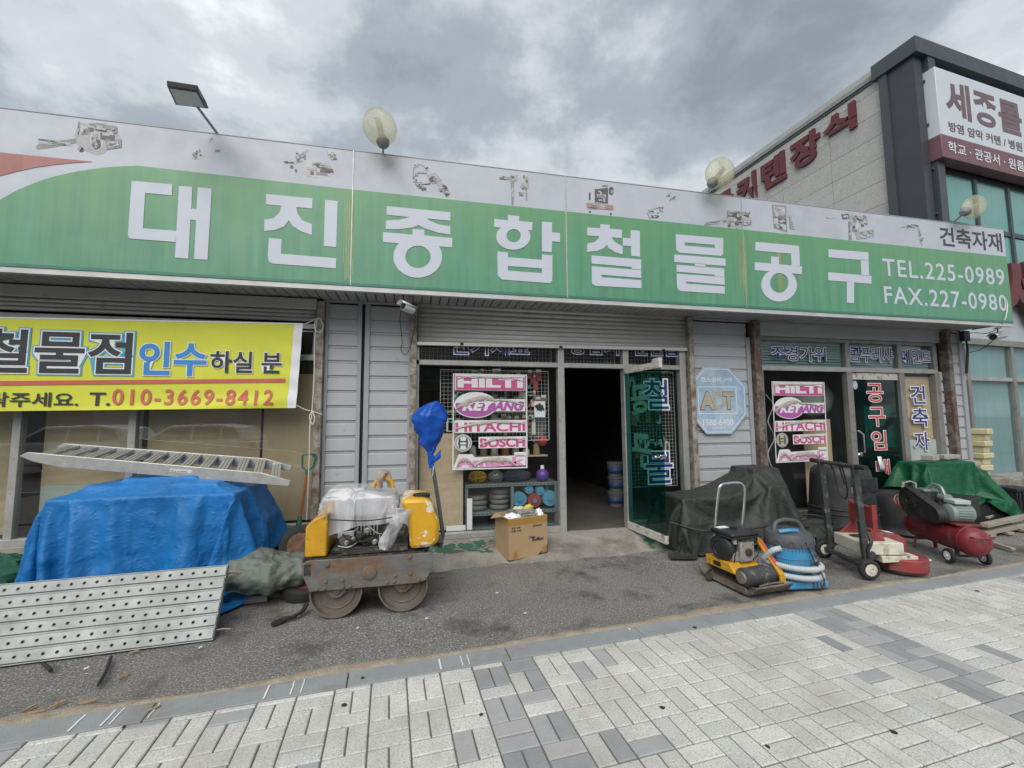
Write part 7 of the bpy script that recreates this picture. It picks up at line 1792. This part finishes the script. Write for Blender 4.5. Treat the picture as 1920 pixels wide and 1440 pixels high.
# timber pallet pieces
m_timber = mat('m_grey_timber', (.30, .265, .215), .85, var=.25, scale=5, aniso=(.3, 4, 4), bump=.4, bscale=40)
def timber(lab, a, b, w_, h_):
    mb = MB(); mb.bar(a, b, w_, h_); o = mb.build('timber_batten', m_timber, bevel=.004); tag(o, lab, 'timber', 'weathered battens right of the compressor')
timber('long weathered batten lowest in front of the black crates', on_ground(1835, 1000, .06), on_ground(1925, 985, .06) + V(.5, .1, 0), .09, .05)
timber('weathered batten lying above the lowest one', on_ground(1845, 985, .16), on_ground(1925, 968, .16) + V(.5, .1, 0), .08, .05)
timber('short crossed batten leaning under the ribbed crate', on_ground(1845, 970, .14), on_ground(1885, 950, .22), .10, .03)
timber('dark batten sticking out from the compressor to right', on_ground(1862, 1018, .03), on_ground(1900, 1030, .03), .05, .03)
for k in range(3):
    p = on_ground(1852 + 34 * k, 1005 - 4 * k, .0); mb = MB(); mb.box(p.x - .05, p.x + .05, p.y - .06, p.y + .08, 0, .034 + .0); o = mb.build('timber_block', m_timber, bevel=.004); tag(o, 'small timber block under the lowest batten', 'timber', 'blocks under the lowest batten')

# ================================================================ NEIGHBOUR BUILDING
m_gran = [mat('m_granite_%d' % i, c, .8, var=.06, scale=4, world_pos=True, speck=((.28, .28, .27), (.55, .55, .52), 22, .5)) for i, c in enumerate(((.40, .405, .385), (.38, .385, .37), (.42, .42, .40)))]
m_dclad = mat('m_dark_cladding', (.042, .047, .054), .45, var=.12, scale=2, world_pos=True)
m_dtrim = mat('m_dark_trim', (.055, .064, .072), .45, var=.1, scale=2, world_pos=True)
m_stucco = mat('m_pale_blue_stucco', (.40, .44, .48), .85, var=.06, scale=3, bump=.5, bscale=60, world_pos=True)
m_ltr = mat('m_red_letter', (.115, .022, .03), .5, var=.12, scale=3)
m_ltr_side = m_ltr
NA = R(4.58); NU_, NB_ = V(math.cos(NA), math.sin(NA), 0), V(-math.sin(NA), math.cos(NA), 0)
N0 = on_wall(1722, 250, 6.35); N0 = V(N0.x, 6.35, 0)
def nf(x, y, off=0.0):                       # photo point on the neighbour's front -> (along, height)
    p = on_plane(x, y, N0 - NB_ * off, NB_); return (p - N0).dot(NU_), p.z
def ns(x, y, off=0.0):                       # ... on its side wall -> (depth, height)
    p = on_plane(x, y, N0 - NU_ * off, NU_); return (p - N0).dot(NB_), p.z
nb = thing('neighbour_building', 'dark framed two storey building with granite side wall and red letters', 'building', N0, NA)
ZT = nf(1708, 72)[1] - .14
Ln = lambda mb, nm, m, p=None, **k: mb.build(nm, m, p or nb, local=True, **k)
def nbx(nm, m, u0, u1, v0, v1, z0, z1, p=None, bevel=.0):
    mb = MB()
    if m.name.startswith('g_'): mb.add([(u0, v0, z0), (u1, v0, z0), (u1, v0, z1), (u0, v0, z1)], [(0, 1, 2, 3)])
    else: mb.box(u0, u1, v0, v1, z0, z1)
    return Ln(mb, nm, m, p, bevel=bevel)
BD = 14.0
nbx('core', mat('m_core', (.2, .2, .2), .8), .12, 13, .12, BD, 0, ZT - .35)
# side wall panels in granite
uj = sorted([ns(1551, 209)[0], ns(1469, 265)[0], ns(1391, 319)[0]])
pw = (uj[2] - uj[0]) / 2; ph = (ns(1648, 209)[1] - ns(1661, 335)[1]) / 3
z_top = ns(1608.8, 160, .03)[1] - .17; strip = ns(1662, 270)[0]
u = uj[0] - pw
cols = [strip]
k = uj[0]
while k < strip + .2: k += pw
cols += [k + pw * i for i in range(int((BD - k) / pw) + 1)] + [BD]
for i, (a, b) in enumerate(zip(cols, cols[1:])):
    z = ns(1648, 209)[1] + ph
    while z - ph < z_top: z += ph
    while z > 2.0:
        hi = min(z, z_top); lo = z - ph
        mb = MB(); mb.box(0, .10, a + .004, b - .004, lo + .004, hi - .004); Ln(mb, 'granite_panel', m_gran[(i * 3 + int(z * 7)) % 3])
        z -= ph
nbx('joint_backing', m_dclad, .03, .11, strip, BD, 0, z_top)
nbx('coping', m_dtrim, -.025, .3, strip, BD, z_top - .0, z_top + .07); nbx('coping_top', mat('m_old_coping', (.22, .25, .24), .7, var=.2, scale=3), -.045, .32, strip, BD, z_top + .07, z_top + .17)
# dark metal corner: side strip, corner post and front strip with ribs
fu = nf(1741, 200)[0]; fu2 = nf(1752, 200)[0]
nbx('corner_cladding', m_dclad, -.02, .2, .02, strip - .1, 0, ZT - .3); nbx('corner_trim', m_dtrim, -.10, .1, strip - .16, strip, 0, ZT - .32)
nbx('corner_post', m_dclad, -.06, .18, -.06, .55, 0, ZT - .3)
nbx('front_cladding', m_dclad, .18, fu, -.02, .2, 0, ZT - .3); nbx('front_trim', m_dtrim, fu - .16, fu + .06, -.14, .1, 0, nf(1735, 112)[1])
nbx('parapet_cap', m_dtrim, -.14, 13, -.16, strip + .1, ZT - .32, ZT + .02)
for k in range(9):
    z = ZT - .75 - k * .95
    nbx('cladding_rib', m_dtrim, -.075, -.02, .56, strip - .16, z, z + .05); nbx('cladding_rib', m_dtrim, .18, fu - .16, -.085, -.02, z - .12, z - .07)
nbx('front_upper', m_dclad, fu, 13, .02, .2, nf(1750, 335)[1], ZT - .32)
for k in range(7): nbx('cladding_rib', m_dtrim, fu + .5 + k * .85, fu + .53 + k * .85, -.06, .02, nf(1745, 122)[1] + .05, ZT - .33)
# lightbox sign
sa, sb_ = nf(1752, 124, .25), nf(1770, 294, .25)
m_lb = mat('m_lightbox_white', (.56, .61, .65), .5, var=.05, scale=2); m_lb_mar = mat('m_lightbox_maroon', (.17, .085, .10), .5, var=.12, scale=2); m_lb_txt = mat('m_lightbox_brown', (.15, .10, .11), .5)
nsg = thing('neighbour_lightbox', 'white and maroon Korean lightbox sign on the dark neighbour facade', 'signboard', N0 + NU_ * 3 - NB_ * .25 + V(0, 0, sb_[1]), NA)
off = Matrix.Translation((-3, .25, -sb_[1]))
def sgx(nm, m, u0, u1, v0, v1, z0, z1, p=None, bevel=0): mb = MB(); mb.box(u0, u1, v0, v1, z0, z1); mb.xf(off); return mb.build(nm, m, p or nsg, local=True, bevel=bevel)
zb2 = nf(1768, 252, .25)[1]
sgx('light_box', m_lb, sa[0], 9.5, -.25, -.03, zb2, sa[1], bevel=.01); sgx('maroon_band', m_lb_mar, sa[0], 9.5, -.25, -.03, sb_[1], zb2 - .001, bevel=.01)
def sg_text(s, m, l, r, b, t, lift=.256, **kw):
    u0, u1 = nf(*l, .25)[0], nf(*r, .25)[0]; z0, z1 = nf(*b, .25)[1], nf(*t, .25)[1]
    lettering('sign_text', s, m, nsg, N0 + NU_ * u0 - NB_ * lift + V(0, 0, z0), NU_, (0, 0, 1), u1 - u0, z1 - z0, **kw)
S6 = lambda x, y: (1740 + x / 6.26, 110 + y / 6.26)
sg_text('세종롤', m_lb_txt, S6(210, 530), S6(1092, 690), S6(500, 742), S6(240, 250), bold=.03)
sg_text('방염 암막 커텐 / 병원 커텐', m_lb_txt, S6(240, 790), (1948, 292), S6(300, 862), S6(245, 735), bold=.015)
sg_text('학교 · 관공서 · 원룸 · 펜션', m_offw, S6(232, 1020), (1962, 330), S6(300, 1112), S6(235, 965), bold=.012)
# upper windows
m_teal_b = mat('m_teal_curtain', (.20, .46, .42), .7, var=.12, scale=2, streak=True)
zu, zl = nf(1768, 326)[1], nf(1778, 413)[1]
nbx('window_recess', m_dtrim, fu, 13, .03, .14, zl - 1.6, zu + .2)
for k in range(6):
    a = fu + .12 + k * 1.15
    w_ = nbx('upper_window', m_dtrim, a - .09, a + 1.08, -.03, .05, zl - .12, zl - .02)
    nbx('curtain', m_teal_b, a, a + 1.06, .0, .02, zl, zu, w_); nbx('pane', g_teal, a, a + 1.06, -.02, -.018, zl, zu, w_); nbx('mullion', m_dtrim, a + 1.06, a + 1.14, -.05, .05, zl - .9, zu, w_)
    nbx('lower_pane', g_teal, a, a + 1.06, -.012, -.01, zl - .8, zl - .14, w_); nbx('lower_curtain', m_teal_b, a, a + 1.06, .0, .02, zl - .8, zl - .14, w_)
nbx('sill_rail', m_offw, fu - .4, 13, -.06, .05, zl - .98, zl - .92)
zg = nf(1860, 640)[1]
nbx('stucco_wall', m_stucco, .4, 13, -.02, .11, zg, zl - .98)
# red channel letter beside the signboard end
lt = thing('red_channel_letter', 'dark red channel letter on pale wall behind signboard end', 'letter', N0 + NU_ * nf(1905, 590)[0] + V(0, 0, nf(1905, 590)[1]) - NB_ * .1, NA)
q0, q1 = nf(1891, 595, .1), nf(1920, 495, .1)
lettering('letter_face', '세', m_ltr, lt, N0 + NU_ * (q0[0] - .35) - NB_ * .12 + V(0, 0, q0[1] - .08), NU_, (0, 0, 1), 1.5, q1[1] - q0[1] + .1, bold=.06, depth=.10)
# ground floor glazing
zs0, zs1 = nf(1905, 893)[1], zg
nbx('glazing_head', m_alu_d, .3, 13, -.06, .1, zg - .10, zg + .02)
m_curt = mat('m_pale_curtain', (.36, .45, .46), .8, var=.1, scale=1, streak=True)
zt_ = nf(1860, 711)[1]
u_ = [nf(1903, 760)[0] + k * 1.5 for k in range(-2, 7)]
for a, b in zip(u_, u_[1:]):
    w_ = nbx('shopfront_window', m_alu, a, b, -.03, .05, zt_ - .04, zt_ + .04)
    nbx('pane', g_teal, a + .05, b - .05, .0, .002, zt_ + .04, zg - .1, w_); nbx('pane', g_teal, a + .05, b - .05, .0, .002, zs0 + .08, zt_ - .04, w_)
    nbx('curtain', m_curt, a, b, .06, .08, zs0, zg - .1, w_); nbx('mullion', m_alu_d, b - .05, b + .05, -.045, .05, zs0, zg - .1, w_); nbx('bottom_rail', m_alu, a + .05, b - .05, -.03, .05, zs0, zs0 + .08, w_)
nbx('base_ledge', m_concrete, .2, 13, -.25, .1, -.05, zs0 - .001, bevel=.02)
# letters along the granite side wall
def side_text(s, l, r, b, t, label):
    Q = lambda p: (1320 + p[0] / 5.333, 160 + p[1] / 5.333)
    d0, d1 = ns(*Q(l), .08)[0], ns(*Q(r), .08)[0]; z0, z1 = ns(*Q(b), .08)[1], ns(*Q(t), .08)[1]
    t_ = thing('wall_letter', label, 'letter', N0 + NB_ * d0 + V(0, 0, z0), NA, group='red letters on the granite side wall')
    lettering('letter_face', s, m_ltr, t_, N0 + NB_ * d0 - NU_ * .0 + V(0, 0, z0), -NB_, (0, 0, 1), d0 - d1, z1 - z0, bold=.04, depth=.06, lift=.0)
side_text('식', (1178, 520), (1510, 340), (1240, 575), (1480, 150), 'red wall letter nearest the dark building corner')
side_text('장', (845, 690), (1145, 500), (935, 838), (1090, 425), 'red wall letter second from the dark corner')
side_text('텐', (558, 860), (805, 780), (610, 1043), (775, 647), 'red wall letter third from the dark corner')
side_text('커', (310, 1000), (512, 1000), (480, 1135), (485, 850), 'red wall letter beside the leaning lamp')
side_text('롤', (60, 1130), (275, 1060), (170, 1250), (250, 1025), 'red wall letter mostly hidden by the signboard')
# rubble ground and yellow flower pots at its foot
m_pot = mat('m_yellow_pot', (.58, .53, .33), .8, var=.1, scale=20, bump=.5, bscale=60)
for k in range(4):
    p = on_wall(1834, 891 - 27 * k, 6.05); z = on_wall(1834, 893, 6.05).z + .222 * k
    t = thing('yellow_flower_pot', ['bottom', 'second', 'third', 'top'][k] + ' pot of the pale yellow stack by neighbour window', 'flower pot', (p.x + .02 * (k % 2), 6.05, z), .1 * k, group='stack of pale yellow pots')
    mb = MB(); mb.prism([(-.11, -.11, 0), (.11, -.11, 0), (.125, -.125, .115), (-.125, -.125, .115)], (0, .22, 0)); mb.build('body', m_pot, t, local=True, bevel=.012)
    mb = MB(); mb.box(-.155, .155, -.155, .155, .115, .22); mb.build('rim', m_pot, t, local=True, bevel=.015)
pbase = on_wall(1834, 893, 6.05)
mb = MB(); mb.box(pbase.x - .3, pbase.x + .45, 5.8, 6.3, -.02, pbase.z); o = mb.build('concrete_step', m_concrete, bevel=.02); tag(o, 'low concrete step under the yellow pots', 'step')
m_rub = mat('m_brick_rubble', (.32, .20, .15), .95, var=.4, scale=12, bump=.6, bscale=50, world_pos=True)
mb = MB(); rows = []
for j in range(14):
    rows.append([(9.2 + i * .25, 5.4 + j * .09 + (i * .25) * .06, .02 + .16 * max(0, noise.noise(V(i * .5, j * .4, 3)) + .35) * math.sin(math.pi * j / 13)) for i in range(22)])
mb.grid(rows); mb.build('brick_rubble', m_rub, smooth=None, kind='stuff')

# ================================================================ LITTER AND STONES
m_chipw = mat('m_wood_chip', (.34, .22, .11), .85, var=.3, scale=30); m_scrap = mat('m_paper_scrap', (.66, .66, .64), .7)
def chip(px, py, L_, w_, a, m, nm, lab, cat, grp=None):
    p = on_ground(px, py, .004); mb = MB(); n = 6
    pts = [(-L_ / 2, -w_ * .2), (-L_ * .3, -w_ / 2), (L_ * .35, -w_ * .4), (L_ / 2, .1 * w_), (L_ * .2, w_ / 2), (-L_ * .4, w_ * .3)]
    mb.prism([(x, y, 0) for x, y in pts], (0, 0, .006)); mb.xf(Matrix.Translation(p) @ Matrix.Rotation(a, 4, 'Z')); o = mb.build(nm, m); tag(o, lab, cat, grp)
for px, py, L_, a in ((165, 1316, .10, .2), (110, 1320, .09, .9), (70, 1335, .10, .1), (55, 1328, .09, 1.2), (290, 1328, .07, .7), (252, 1222, .07, .4), (230, 1268, .08, .6)):
    chip(px, py, L_ * .8, .016, a, m_chipw, 'wood_chip', 'brown wood chip on asphalt below the scaffold boards', 'wood chip', 'wood chips on the asphalt')
for px, py in ((163, 1253, ), (376, 1214), (671, 1178), (932, 1112), (985, 1150), (1735, 1052), (1180, 1180), (800, 1010 + 150), (1742, 1049)):
    chip(px, py, .026, .014, random.uniform(0, 3), m_scrap, 'paper_scrap', 'tiny white paper scrap on the asphalt', 'paper', 'paper scraps on the asphalt')
chip(1740, 1050, .10, .06, .5, m_scrap, 'paper_label', 'white paper scrap between grinder and compressor', 'paper')
mb = MB(); rg = random.Random(9)
for k in range(1500):
    x = rg.uniform(-4.2, 8.5); y = rg.uniform(2.95, 4.9); r = rg.choice((.002, .0025, .003, .003, .004, .006))
    kk = K((x - KO.x) / KU.x, -.17)
    if y < kk.y - .02: continue
    z = -.008; vs_ = [V(x + r * rg.uniform(.6, 1.2) * math.cos(a), y + r * rg.uniform(.6, 1.2) * math.sin(a), z) for a in (0, 1.26, 2.5, 3.77, 5.0)] + [V(x, y, z + r * rg.uniform(.5, 1.0))]
    mb.add(vs_, [(0, 1, 5), (1, 2, 5), (2, 3, 5), (3, 4, 5), (4, 0, 5)], rg.randrange(3))
mb.build('gravel', [mat('m_pale_pebble', (.42, .41, .39), .9), m_brickg, m_concrete], smooth=None, kind='stuff')
mb = MB(); rg = random.Random(4)
for px, py in ((232, 1363), (645, 1322), (680, 1271), (902, 1340), (1303, 1176), (1242, 1327), (1675, 1372), (1440, 1400), (1832, 1108)):
    p = on_ground(px, py, .0025); r = rg.uniform(.008, .017); mb2 = MB()
    mb2.prism([p + V(r * rg.uniform(.6, 1.2) * math.cos(R(a)), r * rg.uniform(.6, 1.2) * math.sin(R(a)), 0) for a in range(0, 360, 45)], (0, 0, .002)); o = mb2.build('gum_spot', m_rubber); tag(o, 'black gum spot on the pale pavers', 'gum spot', 'gum spots on the pavement')

# ================================================================ ACROSS THE STREET (seen in the shop windows)
m_carw = mat('m_car_white', (.62, .63, .64), .25, var=.03, spec=.6); m_cargl = mat('m_car_glass', (.02, .022, .025), .08, var=.1); m_tail = mat('m_tail_light', (.30, .02, .02), .25); m_head = mat('m_head_light', (.55, .56, .58), .15)
def car(x, y, label, flip=1):
    t = thing('parked_car', label, 'car', (x, y, -.13), R(3.6) if flip > 0 else R(183.6), group='white cars parked across the street')
    B = lambda mb, nm, m, p=None, **k: mb.build(nm, m, p or t, local=True, **k)
    prof = [(-2.2, .45), (-2.22, .75), (-2.12, .98), (-1.3, 1.06), (1.75, 1.05), (2.1, .98), (2.15, .6), (2.12, .35), (-2.1, .32)]
    rows = []
    for yy, s_ in ((-.9, .94), (-.92, 1.0), (.92, 1.0), (.9, .94)): rows.append([V(px_, yy, .65 + (pz - .65) * s_) for px_, pz in prof])
    mb = MB(); mb.prism([(a, -.9, b) for a, b in prof], (0, 1.8, 0)); body = B(mb, 'body', m_carw, bevel=.08)
    cab = [(-1.25, 1.03), (-.45, 1.55), (.9, 1.60), (1.65, 1.50), (2.02, 1.03)]
    mb = MB(); lo = [V(a, -.82, b) for a, b in cab]; mb.add([V(a, -.86 + .16 * (b - 1.03) / .57, b) for a, b in cab] + [V(a, .86 - .16 * (b - 1.03) / .57, b) for a, b in cab], [(0, 1, 2, 3, 4), (9, 8, 7, 6, 5)] + [(i, 5 + i, 6 + i, i + 1) for i in range(4)] + [(4, 9, 5, 0)]); B(mb, 'cabin', m_carw, body, bevel=.05)
    for sgn in (-1, 1):
        for q in ([(-1.02, 1.09), (-.42, 1.47), (.22, 1.50), (.22, 1.09)], [(.30, 1.09), (.30, 1.50), (1.08, 1.50), (1.12, 1.09)], [(1.20, 1.09), (1.16, 1.49), (1.55, 1.44), (1.75, 1.12)]):
            mb = MB(); mb.prism([V(a, sgn * (.872 - .16 * (b - 1.03) / .57), b) for a, b in q], (0, -sgn * .01, 0)); B(mb, 'side_window', m_cargl, body)
        for a in (-1.35, 1.38):
            w_ = MB(); w_.lathe([(.20, -.11), (.31, -.11), (.335, -.08), (.335, .08), (.31, .11), (.20, .11)], (a, sgn * .82, .335), (0, 1, 0), 28); w_ = B(w_, 'wheel', m_rubber)
            mb = MB(); mb.lathe([(.21, -.115), (.19, -.10), (.05, -.105), (.05, .105), (.19, .10), (.21, .115)], (a, sgn * .82, .335), (0, 1, 0), 20); B(mb, 'rim', m_pole, w_)
        for a in (.25, 1.14): mb = MB(); mb.box(a - .10, a + .05, sgn * .905 - .012, sgn * .905 + .012, .93, .955); B(mb, 'door_handle', m_carw, body)
        mb = MB(); mb.box(-.95, -.78, sgn * .98 - .09, sgn * .98 + .09, 1.05, 1.17); B(mb, 'door_mirror', m_carw, body, bevel=.03)
        mb = MB(); mb.box(-2.21, -1.95, sgn * .72 - .17, sgn * .72 + .17, .74, .90); B(mb, 'headlight', m_head, body, bevel=.02)
        mb = MB(); mb.box(1.98, 2.165, sgn * .74 - .15, sgn * .74 + .15, .74, .98); B(mb, 'tail_light', m_tail, body, bevel=.02)
    mb = MB(); mb.prism([V(-1.15, -.66, 1.12), V(-.50, -.60, 1.50), V(-.50, .60, 1.50), V(-1.15, .66, 1.12)], (-.012, 0, .015)); B(mb, 'windscreen', m_cargl, body)
car(on_wall(145, 820, 17.0).x, -6.4, 'white hatchback parked across the street reflected in the left window'); car(on_wall(368, 820, 17.0).x, -6.4, 'white hatchback parked across the street nearer the shop doorway', 1)
# low workshop hall on the far side
m_hall = mat('m_hall_wall', (.30, .31, .31), .8, var=.12, scale=1); m_hallr = mat('m_hall_roof', (.12, .14, .17), .6)
hall = thing('workshop_hall', 'long grey workshop hall on the far side of the street', 'building', (2, -16, -.14), R(3.6))
mb = MB(); mb.box(-30, 30, -10, 0, 0, 5.2); mb.build('wall', m_hall, hall, local=True)
mb = MB(); mb.prism([(-30.5, -10.5, 5.2), (-30.5, .5, 5.2), (-30.5, -5, 7.0)], (61, 0, 0)); mb.build('roof', m_hallr, hall, local=True)
for k in range(12):
    a = -27 + k * 5; mb = MB(); mb.box(a, a + 2.2, .0, .06, 2.2, 3.6); w_ = mb.build('window', m_alu, hall, local=True)
    mb = MB(); mb.box(a + .08, a + 2.12, .061, .07, 2.28, 3.52); mb.build('pane', m_cargl, w_, local=True)
    if k % 3 == 1: mb = MB(); mb.box(a + 2.6, a + 4.6, .0, .05, 0, 3.2); mb.build('rolling_door', m_shutter, hall, local=True)
